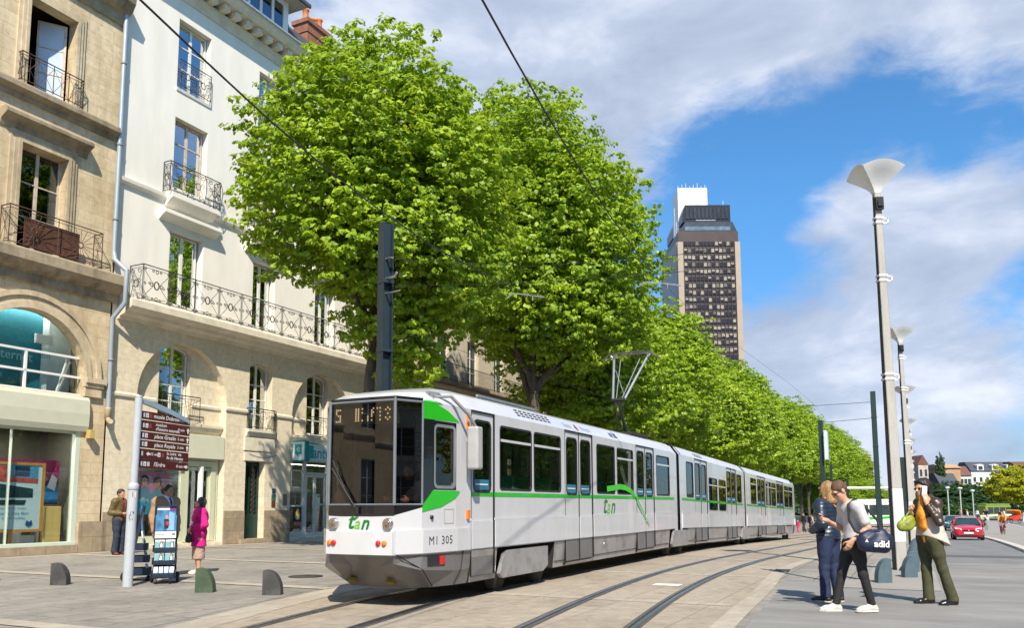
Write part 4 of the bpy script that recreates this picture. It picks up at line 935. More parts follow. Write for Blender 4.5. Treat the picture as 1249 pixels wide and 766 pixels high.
M_RED = mat('red lens', (0.55, 0.008, 0.012), 0.2, coat=.5)
M_UNDER = mat('dark underframe', (0.02, 0.019, 0.018), 0.8, var=.3)

TR, TL, TC = 6.40, 8.35, 7.375
J = [(9.0, 0.0), (24.62, 0.0), (35.35, None), (50.4, None)]
def car_shift(s):
    """each car is straight; the joints follow the track and the falling street"""
    js = [9.0, 24.62, 35.35, 50.4]; dt = [0, 0, -0.02, -0.26]; dz = [0, -0.01, gz(35.35) - .03, gz(50.4) + .0]
    for i in range(3):
        if s <= js[i + 1] or i == 2:
            q = (s - js[i]) / (js[i + 1] - js[i]); return dt[i] + (dt[i + 1] - dt[i]) * q, dz[i] + (dz[i + 1] - dz[i]) * q
def TP(s, t, z):
    a, b = car_shift(s); return (s, t + a, z + b)
def side_fn(side, off=0.0):
    """wall coordinates of one flank: a = s, b = z, q = inwards"""
    if side > 0: return lambda a, b, q: TP(a, TR + off + q, b)
    return lambda a, b, q: TP(a, TL - off - q, b)
tram = thing('tram', 'long white tram with green stripe and grey skirt, stopped on the left hand track', 'tram', 12.0, TC, 0.0)

Z0, Z1, ZT = 0.78, 3.05, 3.02
WZ0, WZ1 = 1.75, 2.88
def tram_window(s0, s1, z0, z1, side, vent=True, swoosh=False):
    fn = side_fn(side)
    mb = MB()
    inner = rrect(s0 + .035, s1 - .035, z0 + .035, z1 - .035, .06)
    mb.panel(rrect(s0, s1, z0, z1, .085), [inner], lambda a, b, q: fn(a, b, q - .006), .05, 0)
    if vent:
        mb2 = mb; zb = z0 + (z1 - z0) * .77
        v = [fn(a, b, q) for q in (-.004, .03) for a, b in ((s0 + .035, zb - .022), (s1 - .035, zb - .022), (s1 - .035, zb + .022), (s0 + .035, zb + .022))]
        mb.add(v, [(0, 1, 2, 3), (4, 7, 6, 5), (0, 4, 5, 1), (3, 2, 6, 7)], 1)
    f = mb.build('window', [M_RUBBER, M_TWHITE], tram)
    g = MB(); g.prism(inner, lambda a, b, q: fn(a, b, q), .018, .024); sub(f, g, 'pane', M_TGLASS)
    return f
def tram_door(s0, s1, side, leaves=2, z0=0.36, pane=True):
    fn = side_fn(side)
    w = (s1 - s0) / leaves
    for k in range(leaves):
        a0, a1 = s0 + k * w + .012, s0 + (k + 1) * w - .012
        wi = rrect(a0 + .10, a1 - .10, WZ0 - .02, WZ1, .10)
        mb = MB()
        mb.panel(rect(a0, a1, Z0, ZT), [wi], lambda a, b, q: fn(a, b, q + .018), .05, 0)
        mb.panel(rect(a0, a1, z0, Z0 - .004), [], lambda a, b, q: fn(a, b, q + .022), .05, 1)
        for b0, b1, mi in ((Z0 + .02, 1.245, 0),):
            mb.prism(rect(a0 + .03, a1 - .03, b0, b1), lambda a, b, q: fn(a, b, q), .0, .02, mi)
        mb.prism(rect(a0, a1, 1.64, 1.715), lambda a, b, q: fn(a, b, q), .0145, .02, 2)
        d = mb.build('door', [M_TWHITE, M_TGREY, M_TGREEN], tram)
        g = MB(); g.panel(rrect(a0 + .07, a1 - .07, WZ0 - .05, WZ1 + .03, .12), [rrect(a0 + .105, a1 - .105, WZ0 - .015, WZ1 - .005, .10)], lambda a, b, q: fn(a, b, q + .01), .04)
        sub(d, g, 'window_seal', M_RUBBER)
        g = MB(); g.prism(wi, lambda a, b, q: fn(a, b, q), .03, .036); sub(d, g, 'pane', M_TGLASS)
        if side > 0:
            g = MB(); g.prism(rect(a0 + .13, a1 - .13, WZ0, WZ0 + .17), lambda a, b, q: fn(a, b, q), .025, .029); g.prism(rect(a0 + .17, a1 - .17, WZ0 + .08, WZ0 + .10), lambda a, b, q: fn(a, b, q), .022, .0245, 1)
            sub(d, g, 'sticker', [mat('sticker blue', (.02, .16, .26), .4), M_WHITE])
def car(sa, sb, wins, doors, cabdoors=(), skirt_gaps=(), name='car_body'):
    """shell of one car between sa and sb: two flanks with real openings, sloped cornice, roof, floor"""
    mb = MB()
    for side in (1, -1):
        fn = side_fn(side)
        hol = [rrect(a + .01, b - .01, c + .01, d - .01, .08) for a, b, c, d, v in wins] + [rect(a, b, Z0 - .02, ZT) for a, b in list(doors) + list(cabdoors)]
        # flank cut into pieces at door edges so that doors may run below the panel's lower edge
        xs = [sa] + sorted([x for d in list(doors) + list(cabdoors) for x in d]) + [sb]
        for i in range(0, len(xs), 2):
            a, b = xs[i], xs[i + 1]
            if b - a < .02: continue
            hs = [rrect(w[0] + .01, w[1] - .01, w[2] + .01, w[3] - .01, .08) for w in wins if w[0] >= a - .01 and w[1] <= b + .01]
            mb.panel(rect(a, b, Z0, ZT), hs, fn, .05, 0)
            mb.prism(rect(a + .02, b - .02, Z0 + .02, 1.245), lambda p, z, q: fn(p, z, q), -.022, .001, 0)
            mb.prism(rect(a + .0, b - .0, 1.247, 1.285), lambda p, z, q: fn(p, z, q), -.014, .001, 0)
        mb.panel(rect(sa, sb, ZT, Z1), [], fn, .05, 0)
        ss = [sa + (sb - sa) * i / 4 for i in range(5)]
        for (z0, o0), (z1, o1) in zip(((3.05, 0), (3.29, .19), (3.36, .36), (3.40, .6)), ((3.29, .19), (3.36, .36), (3.40, .6), (3.415, .975))):
            for p, q in zip(ss[:-1], ss[1:]):
                mb.add([fn(p, z0, o0), fn(q, z0, o0), fn(q, z1, o1), fn(p, z1, o1)], [(0, 1, 2, 3)], 0)
    o = mb.build(name, [M_TWHITE], tram)
    # stripe
    st = MB()
    for side in (1, -1):
        fn = side_fn(side); xs = [sa] + sorted([x for d in list(doors) + list(cabdoors) for x in d]) + [sb]
        for i in range(0, len(xs), 2):
            if xs[i + 1] - xs[i] > .05: st.prism(rect(xs[i], xs[i + 1], 1.64, 1.715), lambda p, z, q: fn(p, z, q), -.004, .002)
    sub(o, st, 'stripe', M_TGREEN)
    for side in (1, -1):
        fn = side_fn(side)
        for a, b in list(doors) + list(cabdoors):
            rb2 = MB()
            rb2.panel(rect(a - .022, b + .022, .36, ZT + .03), [rect(a, b, .3601, ZT)], lambda p, z, q: fn(p, z, q - .003), .03)
            m = (a + b) / 2
            if b - a > 1.2: rb2.prism(rect(m - .012, m + .012, .36, ZT), lambda p, z, q: fn(p, z, q), .006, .05)
            sub(o, rb2, 'door_seal', M_RUBBER)
    # skirt
    sk = MB()
    xs = [sa + .05] + sorted([x for d in skirt_gaps for x in d]) + [sb - .05]
    for side in (1, -1):
        fn = side_fn(side)
        for i in range(0, len(xs), 2):
            a, b = xs[i], xs[i + 1]
            if b - a < .05: continue
            cuts = sorted(set([a, b] + [x for d in doors for x in d if a + .05 < x < b - .05]))
            if len(cuts) == 2 and b - a > 3: cuts = [a, (a + b) / 2, b]
            for p, q in zip(cuts[:-1], cuts[1:]):
                isd = any(abs(p - d[0]) < .01 for d in doors)
                top = .33 if isd else Z0 - .008
                mid = .50
                pr = [(top, .012), (max(mid, top - .0) if not isd else .32, .012), (.27, .06), (.27, .35)]
                for (z0, o0), (z1, o1) in zip(pr[:-1], pr[1:]):
                    if abs(z0 - z1) + abs(o0 - o1) < 1e-4: continue
                    e = .008
                    sk.add([fn(p + e, z0, o0), fn(q - e, z0, o0), fn(q - e, z1, o1), fn(p + e, z1, o1)], [(0, 1, 2, 3)], 0)
            sk.add([fn(a, .76, .014), fn(a, .27, .06), fn(a, .27, .4), fn(a, .76, .4)], [(0, 1, 2, 3)], 1)
            sk.add([fn(b, .76, .014), fn(b, .27, .06), fn(b, .27, .4), fn(b, .76, .4)], [(0, 1, 2, 3)], 1)
            # rows of narrow panel seams
            sk.prism(rect(a + .05, b - .05, .385, .395), lambda s_, z, q: fn(s_, z, q), .03, .045, 1)
    sub(o, sk, 'skirt', [M_TSILVER, M_UNDER])
    # floor, underframe, ceiling, ends
    fl = MB()
    n = 3
    for i in range(n):
        a = sa + (sb - sa) * i / n; b = sa + (sb - sa) * (i + 1) / n
        v = [TP(x, y, z) for z in (.80, .86) for x, y in ((a, TR + .06), (b, TR + .06), (b, TL - .06), (a, TL - .06))]
        fl.add(v, [(0, 1, 2, 3), (4, 5, 6, 7), (0, 1, 5, 4), (2, 3, 7, 6)], 0)
        v = [TP(x, y, z) for z in (.42, .79) for x, y in ((a, TR + .45), (b, TR + .45), (b, TL - .45), (a, TL - .45))]
        fl.add(v, [(0, 1, 2, 3), (0, 1, 5, 4), (2, 3, 7, 6)], 0)
        v = [TP(x, y, 3.0) for x, y in ((a, TR + .06), (b, TR + .06), (b, TL - .06), (a, TL - .06))]
        fl.add(v, [(0, 1, 2, 3)], 1)
    sub(o, fl, 'floor', [M_TFLOOR, M_TINT])
    for side in (1, -1):
        for a, b, c, d, v in wins: tram_window(a, b, c, d, side, v)
        for a, b in doors: tram_door(a, b, side)
        for a, b in cabdoors: tram_door(a, b, side, 1)
    return o
def seats(spots):
    for s in spots:
        for t in (TR + .42, TL - .42):
            mb = MB()
            for k in (-.2, .2):
                v = [TP(s + x, t + k + y, z) for (x, z) in ((-.22, 1.25), (.22, 1.25), (.22, 1.33), (-.22, 1.33)) for y in (-.19, .19)]
                mb.add(v, [(0, 2, 3, 1), (4, 6, 7, 5), (0, 1, 7, 6), (1, 3, 5, 7), (0, 6, 4, 2), (2, 4, 5, 3)], 0)
                prof = [(.18, 1.3), (.26, 1.3), (.34, 1.98), (.30, 2.03), (.26, 1.98)]
                mb.prism(prof, lambda a, b, q: TP(s + a, t + k + q, b), -.19, .19, 0)
            v = [TP(s + x, t + y, z) for (x, z) in ((-.05, .86), (.1, .86), (.1, 1.25), (-.05, 1.25)) for y in (-.3, .3)]
            mb.add(v, [(0, 1, 3, 2), (4, 5, 7, 6), (0, 6, 7, 1), (2, 3, 5, 4), (0, 2, 4, 6), (1, 7, 5, 3)], 1)
            mb.build('seat', [M_SEAT, M_TFLOOR], tram)
W_ = lambda a, b, z0=WZ0, z1=WZ1, v=True: (a, b, z0, z1, v)
FRONT = 11.6
car(FRONT, 24.1, [W_(12.64, 13.98), W_(14.06, 15.40), W_(17.48, 18.76, v=False), W_(18.90, 20.20), W_(22.28, 23.66)], [(15.62, 17.22), (20.45, 22.05)], [(11.64, 12.44)], [(12.58, 15.05), (23.62, 24.1)])
car(25.0, 34.95, [W_(25.62, 26.55, v=False), W_(28.74, 30.10, 1.38, 2.52), W_(30.34, 31.60, 1.38, 2.52), W_(33.72, 34.72, v=False)], [(26.75, 28.5), (31.78, 33.6)], [], [(25.0, 25.75), (34.4, 34.95)])
car(35.75, 48.9, [W_(36.7, 38.0), W_(40.4, 41.8), W_(41.92, 43.25), W_(45.85, 47.3), W_(47.4, 48.8)], [(38.3, 40.2), (43.5, 45.6)], [], [(35.75, 36.2), (46.6, 48.3)])
seats([12.95, 13.8, 14.65, 17.9, 19.2, 22.7, 23.4, 29.2, 30.6, 31.2, 36.95, 37.7, 40.8, 41.6, 42.6, 46.2, 47.3])
# articulations: pale ring, dark bellows
for a, b in ((24.1, 25.0), (34.95, 35.75)):
    mb = MB(); bl = MB()
    m = (a + b) / 2
    def ring(s0, s1, inset, mi, tgt):
        pr = [(TR + inset, .5), (TR + inset, 3.02), (TR + .19 + inset, 3.27 - inset), (TC, 3.39 - inset), (TL - .19 - inset, 3.27 - inset), (TL - inset, 3.02), (TL - inset, .5)]
        v = [TP(s, t, z) for s in (s0, s1) for t, z in pr]; n = len(pr)
        tgt.add(v, [(i, i + 1, n + i + 1, n + i) for i in range(n - 1)], mi)
    ring(a + .001, a + .36, .0, 0, mb); ring(b - .22, b - .001, .0, 0, mb)
    for k in range(5):
        ring(a + .36 + k * (b - a - .58) / 5, a + .36 + (k + .5) * (b - a - .58) / 5, .03, 0, bl); ring(a + .36 + (k + .5) * (b - a - .58) / 5, a + .36 + (k + 1) * (b - a - .58) / 5, .07, 0, bl)
    mb.build('end_ring', M_TWHITE, tram); bl.build('bellows', M_RUBBER, tram)
# bogie covers and wheels
def bogie(s0, s1, cover):
    for side in (1, -1):
        fn = side_fn(side)
        mb = MB(); mb.prism(cover, lambda a, b, q: fn(a, b, q), -.012, .05, 0)
        mb.build('bogie_cover', M_TSILVER, tram, bevel=.012)
        mb = MB(); mb.prism(rect(s0, s1, .3, Z0 - .02), lambda a, b, q: fn(a, b, q), .3, .34); mb.build('bogie_frame', M_UNDER, tram)
    for s in (s0 + .35, s1 - .35):
        for t in (TC - .72, TC + .72):
            c = TP(s, t, .33); z = c[2]
            mb = MB(); mb.lathe([(.05, -.06), (.29, -.06), (.29, .05), (.325, .055), (.325, .07), (.05, .07)], 24, c=(c[0], c[1], z), axis='y'); mb.build('wheel', M_UNDER, tram)
bogie(12.62, 15.0, [(12.72, .26), (14.45, .26), (14.68, .36), (14.68, .72), (12.95, .72), (12.80, .66), (12.62, .34)])
bogie(23.66, 25.75, [(23.86, .27), (25.5, .27), (25.62, .36), (25.62, .74), (24.0, .74), (23.75, .36)])
bogie(34.42, 36.2, [(34.6, .27), (36.0, .27), (36.1, .36), (36.1, .74), (34.7, .74), (34.5, .36)])
bogie(46.62, 48.25, [(46.75, .27), (48.1, .27), (48.2, .36), (48.2, .74), (46.85, .74), (46.7, .36)])

# ---- the cab nose: plain facets with real glass; built at the front, and turned round for the rear end
def nose(mp, front):
    P0 = [(11.6, 6.40), (11.15, 6.405), (10.32, 6.50), (9.90, 6.70), (9.885, 7.05)]
    P1 = [(9.885, 7.62), (9.90, 7.87), (10.32, 8.25), (11.15, 8.345), (11.6, 8.35)]
    plan = P0 + P1
    def facet(i, out=0.0):
        (a, b), (c, d) = plan[i], plan[i + 1]; L = math.hypot(c - a, d - b); ux, uy = (c - a) / L, (d - b) / L
        nx, ny = uy, -ux
        ctr = (12.5, TC)
        if (a + c) / 2 * 0 + ((a + c) / 2 - ctr[0]) * nx + ((b + d) / 2 - ctr[1]) * ny < 0: nx, ny = -nx, -ny
        return (lambda x, z, q: mp(a + ux * x - nx * (q - out), b + uy * x - ny * (q - out), z)), L
    lean = lambda z: z
    mb = MB(); ft = {}
    WB, WT = 1.52, 3.02
    for i in range(len(plan) - 1):
        fn, L = facet(i); ft[i] = L
        hol = []
        if i in (2, 3, 4, 5, 6):
            for q_ in (0, .03):
                for za, zb in ((Z0, WB), (WT, Z1)): mb.add([fn(0, za, q_), fn(L, za, q_), fn(L, zb, q_), fn(0, zb, q_)], [(0, 1, 2, 3)])
            continue
        if i in (1, 7): hol = [rrect(.05 if i == 1 else .29, L - .29 if i == 1 else L - .05, 1.78, 2.70, .07)]
        mb.panel(rect(0, L, Z0, Z1), hol, fn, .03)
    # roof cap
    def ring(ins, z):
        out = []
        for s, t in plan:
            k = (.975 - ins) / .975
            zk = .42 + .58 * min(1, max(0, (s + ins * .9 - 9.84) / 1.75)); out.append(mp(s + ins * max(0, (11.6 - s) / 1.75) * 1.0, TC + (t - TC) * k, 3.05 + (z - 3.05) * zk))
        return out
    rings = [ring(0, 3.05), ring(.05, 3.16), ring(.19, 3.29), ring(.36, 3.36), ring(.6, 3.40), ring(.974, 3.415)]
    n = len(plan)
    for r0, r1 in zip(rings[:-1], rings[1:]):
        mb.add(r0 + r1, [(i, i + 1, n + i + 1, n + i) for i in range(n - 1)], 0, True)
    body = mb.build('cab_shell', [M_TWHITE], tram)
    # floor, dashboard, back wall of the cab
    mb = MB()
    def bx(a0, a1, b0, b1, z0, z1, mi=0):
        v = [mp(x, y, z) for z in (z0, z1) for y in (b0, b1) for x in (a0, a1)]
        mb.add(v, [(0, 2, 3, 1), (4, 5, 7, 6), (0, 1, 5, 4), (2, 6, 7, 3), (0, 4, 6, 2), (1, 3, 7, 5)], mi)
    mb.add([mp(s, t, .84) for s, t in plan], [tuple(range(n))], 0); mb.add([mp(s + .05, TC + (t - TC) * .95, 3.0) for s, t in plan], [tuple(range(n))], 1)
    bx(10.1, 10.75, 6.85, 7.85, .85, 1.42); bx(9.99, 10.3, 6.85, 7.85, 1.2, 1.47, 1); bx(11.62, 11.68, 6.46, 6.9, .85, 3.0, 2); bx(11.62, 11.68, 7.5, 8.29, .85, 3.0, 1); bx(11.05, 11.45, 7.1, 7.6, .85, 1.3); bx(11.4, 11.5, 7.12, 7.58, 1.3, 2.05)
    sub(body, mb, 'cab_interior', [M_TFLOOR, mat('cab trim brown', (.06, .045, .04), .7, var=.3), M_ORANGEWOOD])
    # black band that ties the windscreen together, running up the pillars
    bk = MB()
    def band(i, pts, mi=0, off=.004, th=.004, tgt=bk):
        fn, L = facet(i)
        tgt.prism([(x * L, z) for x, z in pts], lambda a, b, q: fn(a, b, q), -off, -off + th, mi)
    for i, lo0, lo1 in ((4, 1.34, 1.34), (3, 1.35, 1.34), (5, 1.34, 1.35), (2, 1.47, 1.36), (6, 1.36, 1.47)):
        band(i, [(0, lo0), (1, lo1), (1, 1.50), (0, 1.50)])
    for i in (2, 3, 4, 5, 6): band(i, [(0, 3.03), (1, 3.03), (1, 3.09), (0, 3.09)], off=.006)
    band(1, [(.70, 1.72), (1, 1.49), (1, 3.0), (.66, 2.95), (.0, 2.93), (0, 2.86), (.66, 2.92)][:0] or [(.66, 1.74), (1, 1.50), (1, 3.03), (.66, 2.78)])
    band(7, [(0, 1.50), (.34, 1.74), (.34, 2.93), (0, 3.03)])
    band(1, [(0.02, 1.73), (.66, 1.73), (.66, 1.775), (.02, 1.775)]); band(1, [(.02, 2.705), (.66, 2.705), (.66, 2.78), (.02, 2.78)]); band(1, [(.0, 1.73), (.05, 1.73), (.05, 2.78), (0, 2.78)])
    sub(body, bk, 'black_surround', M_TBLACK)
    gr = MB(); gr2 = MB()
    band(1, [(.06, 2.94), (.62, 2.94), (.99, 3.04), (.97, 3.09), (.5, 3.07)][:0] or [(-.10, 2.80), (1, 2.785), (1, 3.045), (.62, 3.04), (.25, 2.95)], 0, .005, .004, gr)
    band(1, [(-.12, 1.72), (.70, 1.72), (1, 1.49), (1.0, 1.40), (.45, 1.47), (0.02, 1.60)], 0, .0065, .004, gr2)
    # upper green leaf climbs the cornice
    fn, L = facet(1)
    k = 1
    sub(body, gr, 'green_panel', M_TGREEN); sub(body, gr2, 'green_panel', M_TGREEN)
    ug = MB()
    a3 = [mp(s, t, z) for s, t, z in ((10.325, 6.494, 3.048), (10.80, 6.43, 3.048), (10.70, 6.47, 3.075), (10.55, 6.51, 3.09), (10.40, 6.53, 3.095))]
    ug.add(a3, [(0, 1, 2, 3, 4)], 0)
    sub(body, ug, 'green_panel', M_TGREEN)
    # glass
    g = MB()
    v = [mp(s + .008, t, z) for z in (WB, WT) for s, t in plan[3:7]]; g.add(v, [(i, i + 1, 5 + i, 4 + i) for i in range(3)], 0)
    sub(body, g, 'windscreen', M_WSCREEN)
    for i in (2, 6):
        g = MB(); fn, L = facet(i); g.add([fn(0, WB, .008), fn(L, WB, .008), fn(L, WT, .008), fn(0, WT, .008)], [(0, 1, 2, 3)]); sub(body, g, 'corner_window', M_WSCREEN)
    for i in (1, 7):
        g = MB(); fn, L = facet(i); lo, hi = (.05, L - .29) if i == 1 else (.29, L - .05)
        g.prism(rrect(lo, hi, 1.78, 2.70, .07), lambda a, b, q: fn(a, b, q), .012, .018); w = sub(body, g, 'cab_window', M_WSCREEN)
        g = MB(); g.panel(rrect(lo - .03, hi + .03, 1.75, 2.73, .09), [rrect(lo + .015, hi - .015, 1.795, 2.685, .06)], lambda a, b, q: fn(a, b, q - .012), .02); sub(body, g, 'window_frame', M_ALU)
    fr = MB()
    for (s, t) in (plan[3], plan[6]):
        dx = -.012; fr.tube([mp(s + dx, t - .004 * (1 if t < TC else -1), 1.5), mp(s + dx, t, 3.06)], .026, 6)
    for (s, t) in (plan[2], plan[7]): fr.tube([mp(s, t, 1.5), mp(s, t, 3.04)], .018, 6)
    for i in (2, 3, 4, 5, 6):
        (a, b), (c, d) = plan[i], plan[i + 1]
        fr.tube([mp(a - .006, b, 1.51), mp(c - .006, d, 1.51)], .016, 6); fr.tube([mp(a, b, 3.03), mp(c, d, 3.03)], .02, 6)
    sub(body, fr, 'windscreen_frame', mat('windscreen frame grey', (.19, .21, .24), .4, metal=.3))
    # bumper: front piece, side pieces
    bp = MB()
    def strip(idx, z0, z1, out, th, mi, tgt, e=.0):
        for i in idx:
            fn, L = facet(i); tgt.prism(rect(0 + e, L - e, z0, z1), lambda a, b, q: fn(a, b, q), -out, -out + th, mi)
    strip((3, 4, 5), .79, 1.12, .05, .06, 0, bp)
    sub(body, bp, 'front_bumper', M_TWHITE)
    bp = MB(); strip((1, 2), .80, 1.14, .035, .045, 0, bp); fn, L = facet(0); bp.prism(rect(0.04, L, .80, 1.14), lambda a, b, q: fn(a, b, q), -.035, .01); sub(body, bp, 'side_bumper', M_TWHITE)
    bp = MB(); strip((6, 7), .80, 1.14, .035, .045, 0, bp); sub(body, bp, 'side_bumper', M_TWHITE)
    # apron below the bumper: facets drawn back towards the track
    ap = MB()
    up = [(s, t) for s, t in plan]
    lows = [(11.6, 6.47), (11.2, 6.5), (10.75, 6.62), (10.52, 6.82), (10.48, 7.1), (10.48, 7.6), (10.52, 7.9), (10.75, 8.1), (11.2, 8.24), (11.6, 8.28)]
    mids = [(11.6, 6.415), (11.15, 6.42), (10.3, 6.50), (9.95, 6.72), (10.12, 7.12), (10.12, 7.58), (9.95, 7.88), (10.3, 8.24), (11.15, 8.33), (11.6, 8.335)]
    def r3(l, z): return [mp(s, t, z if not isinstance(z, list) else z[i]) for i, (s, t) in enumerate(l)]
    zz = [.50, .50, .56, .66, .60, .60, .66, .56, .50, .50]
    A, B, C = r3([(s + .02, t) for s, t in up], .785), r3(mids, zz), r3(lows, .27)
    for r0, r1 in ((A, B), (B, C)): ap.add(r0 + r1, [(i, i + 1, n + i + 1, n + i) for i in range(n - 1)], 0)
    ap.add(C, [tuple(range(n))], 1)
    sub(body, ap, 'apron', [M_TGREY, M_UNDER])
    sm = MB()    # seams and openings of the apron
    def lp(i, x, lev, z): 
        l = (up, mids, lows)[lev]; (a, b), (c, d) = l[i], l[i + 1]; return mp(a + (c - a) * x - .004, b + (d - b) * x - .006 * (1 if b < TC else -1), z)
    sm.tube([lp(2, .9, 0, .785), lp(1, .95, 1, .56), lp(1, .9, 2, .28)], .008, 4); sm.tube([lp(0, .5, 0, .785), lp(0, .6, 1, .5), lp(0, .9, 2, .28)], .008, 4)
    sub(body, sm, 'seam', M_RUBBER)
    rl = MB(); 
    fn, L = facet(1)
    rl.prism(rect(.28, .70, .60, .755), lambda a, b, q: fn(a, b, q), -.008, .012, 0); rl.prism(rect(.3, .42, .615, .745), lambda a, b, q: fn(a, b, q), -.016, .0, 1)
    sub(body, rl, 'side_lamp', [M_TBLACK, M_RED])
    for t in (7.02, 7.72):
        m_ = MB(); v = [mp(x, t + y, z) for x, z in ((10.24, .375), (10.34, .335)) for y in (-.06, .06)] + [mp(x, t + y, z) for x, z in ((10.28, .42), (10.40, .38)) for y in (-.06, .06)]
        m_.add(v, [(0, 1, 5, 4), (0, 2, 3, 1), (4, 5, 7, 6), (0, 4, 6, 2), (1, 3, 7, 5)], 0); sub(body, m_, 'tow_step', mat('yellow tow step', (.20, .14, .02), .6, var=.4, scale=9))
    # lamps
    ff, L4 = facet(4)
    ctr = L4 / 2
    for d in (-.54, .42):
        x = ctr + d
        def on(a, b, q, x=x): return ff(x + a, b, q)
        m_ = MB(); 
        i = 4
        tt = 7.05 + x; s_ = 9.885 + (.015 * (abs(tt - TC) - .305) / .3 if abs(tt - TC) > .305 else 0)
        m_.lathe([(.055, -.05), (.078, -.05), (.082, -.02), (.082, .02)], 18, axis='x'); 
        m_.v = [mp(s_ + a, tt + b, 1.235 + c) for a, b, c in m_.v]
        h = sub(body, m_, 'headlight', mat('chrome ring', (.5, .48, .45), .2, metal=.9))
        m_ = MB(); m_.lathe([(.002, -.058), (.05, -.052), (.056, -.045), (.056, .0)], 18, axis='x'); m_.v = [mp(s_ + a, tt + b, 1.235 + c) for a, b, c in m_.v]
        sub(body, m_, 'lens', mat('headlight lens', (.28, .20, .14), .12, metal=.5, var=.6, scale=30))
    for tt, m__ in ((6.83, M_ORANGE), (6.93, M_RED), (7.72, M_RED), (7.80, M_ORANGE)):
        s_ = 9.832 + (.015 * max(0, abs(tt - TC + .02) - .305) / .3)
        m_ = MB(); m_.lathe([(.002, -.03), (.032, -.024), (.042, -.01), (.042, .02)], 16, axis='x'); m_.v = [mp(s_ + a, tt + b, .955 + c) for a, b, c in m_.v]; sub(body, m_, 'marker_lamp', m__)
    fn, L = facet(0)
    for z0, z1 in ((2.72, 2.95), (1.28, 1.42)):
        m_ = MB(); m_.prism(rect(.06, .13, z0, z1), lambda a, b, q: fn(a, b, q), -.035, .01); sub(body, m_, 'side_marker', M_ORANGE)
    fn1, L1 = facet(1)
    m_ = MB(); m_.panel(rect(.06, .30, 1.22, 1.44), [rect(.066, .294, 1.226, 1.434)], lambda a, b, q: fn1(a, b, q - .004), .01); sub(body, m_, 'service_flap', M_GREY)
    m_ = MB(); m_.lathe([(.03, -.02), (.03, .01), (.012, .012)], 12, axis='y'); p_ = fn1(.62, 1.32, -.01); q_ = fn1(.62, 1.32, 0)
    m_.v = [(p_[0] + a, p_[1] + b, p_[2] + c) for a, b, c in m_.v]; sub(body, m_, 'cable_socket', M_RUBBER)
    # wipers
    for (t0, z0, t1, z1, bl) in ((7.32, 1.42, 7.80, 2.05, .9),):
        w = MB(); w.tube([mp(9.85, t0, z0), mp(9.835, (t0 + t1) / 2, (z0 + z1) / 2 + .02), mp(9.86, t1, z1)], .014, 5)
        w.tube([mp(9.855, t0 + .10, z0 + .08), mp(9.85, t1 - .02, z1 + .12)], .010, 5); w.tube([mp(9.85, t0, z0 - .05), mp(9.85, t0, z0 + .06)], .03, 6)
        sub(body, w, 'wiper', M_RUBBER)
    # mirror on its arm
    mr = MB(); v = [mp(x, y, z) for z in (2.06, 2.74) for x, y in ((11.34, 6.12), (11.52, 6.12), (11.52, 6.30), (11.30, 6.30))]
    mr.add(v, [(3, 2, 1, 0), (4, 5, 6, 7), (0, 1, 5, 4), (1, 2, 6, 5), (2, 3, 7, 6), (3, 0, 4, 7)], 0)
    mo = sub(body, mr, 'mirror', mat('mirror housing', (.36, .36, .36), .45), bevel=.03, segs=2)
    am = MB(); am.tube([mp(10.75, 6.56, 3.16), mp(10.95, 6.38, 3.18), mp(11.25, 6.24, 2.92), mp(11.40, 6.2, 2.74)], .028, 6); am.tube([mp(11.42, 6.2, 2.74), mp(11.44, 6.36, 2.86)], .018, 5)
    sub(body, am, 'mirror_arm', M_GREY)
    lf = MB(); v = [mp(x, y, z) for z in (3.10, 3.24) for x, y in ((10.62, 6.50 + (z - 3.1) * .6), (10.92, 6.48 + (z - 3.1) * .6), (10.92, 6.62), (10.62, 6.64))]
    lf.add(v, [(3, 2, 1, 0), (4, 5, 6, 7), (0, 1, 5, 4), (1, 2, 6, 5), (2, 3, 7, 6), (3, 0, 4, 7)], 0); sub(body, lf, 'mirror_recess', mat('recess steel', (.28, .28, .28), .5, metal=.5, var=.5, scale=20))
    # destination box
    ds = MB(); v = [mp(x, y, z) for z in (2.70, 2.97) for x, y in ((9.95, 6.76), (9.95, 7.84), (10.1, 7.84), (10.1, 6.76))]
    ds.add(v, [(3, 2, 1, 0), (4, 5, 6, 7), (0, 1, 5, 4), (1, 2, 6, 5), (2, 3, 7, 6), (3, 0, 4, 7)], 0)
    db = sub(body, ds, 'destination_display', mat('display amber glass', (.085, .065, .028), .4))
    if front:
        led = MB()
        cells = {'S': ['###', '#..', '#..', '.##', '..#', '..#', '###'], 'I': ['#', '#', '#', '#', '#', '#', '#'], 'E': ['#.#', '#..', '#.#', '#..', '#..', '#..', '#.#'], 'L': ['...', '..#', '..#', '..#', '#.#', '#..', '#.#'], 'T': ['#.#', '...', '#..', '...', '...', '...', '...'], 'o': ['#', '.', '#', '.', '#', '.', '#'], '8': ['.#.', '#.#', '...', '.#.', '...', '#.#', '.#.']}
        x = 7.80
        for chs, adv in (('S', .36), ('I', .045), ('E', .17), ('L', .1), ('T', .12), ('o', .1), ('8', .1)):
            for r_, row in enumerate(cells[chs]):
                for c_, ch_ in enumerate(row):
                    if ch_ == '#':
                        t_ = x - c_ * .035; z_ = 2.93 - r_ * .029
                        led.add([mp(9.945, t_ - .012, z_ - .012), mp(9.945, t_ + .012, z_ - .012), mp(9.945, t_ + .012, z_ + .012), mp(9.945, t_ - .012, z_ + .012)], [(0, 1, 2, 3)], 0)
            x -= adv
        sub(body, led, 'display_dots', emit('amber display dots', (.95, .80, .45), .75))
    return body, facet, mp
front, facet, _ = nose(lambda s, t, z: TP(s, t, z), True)
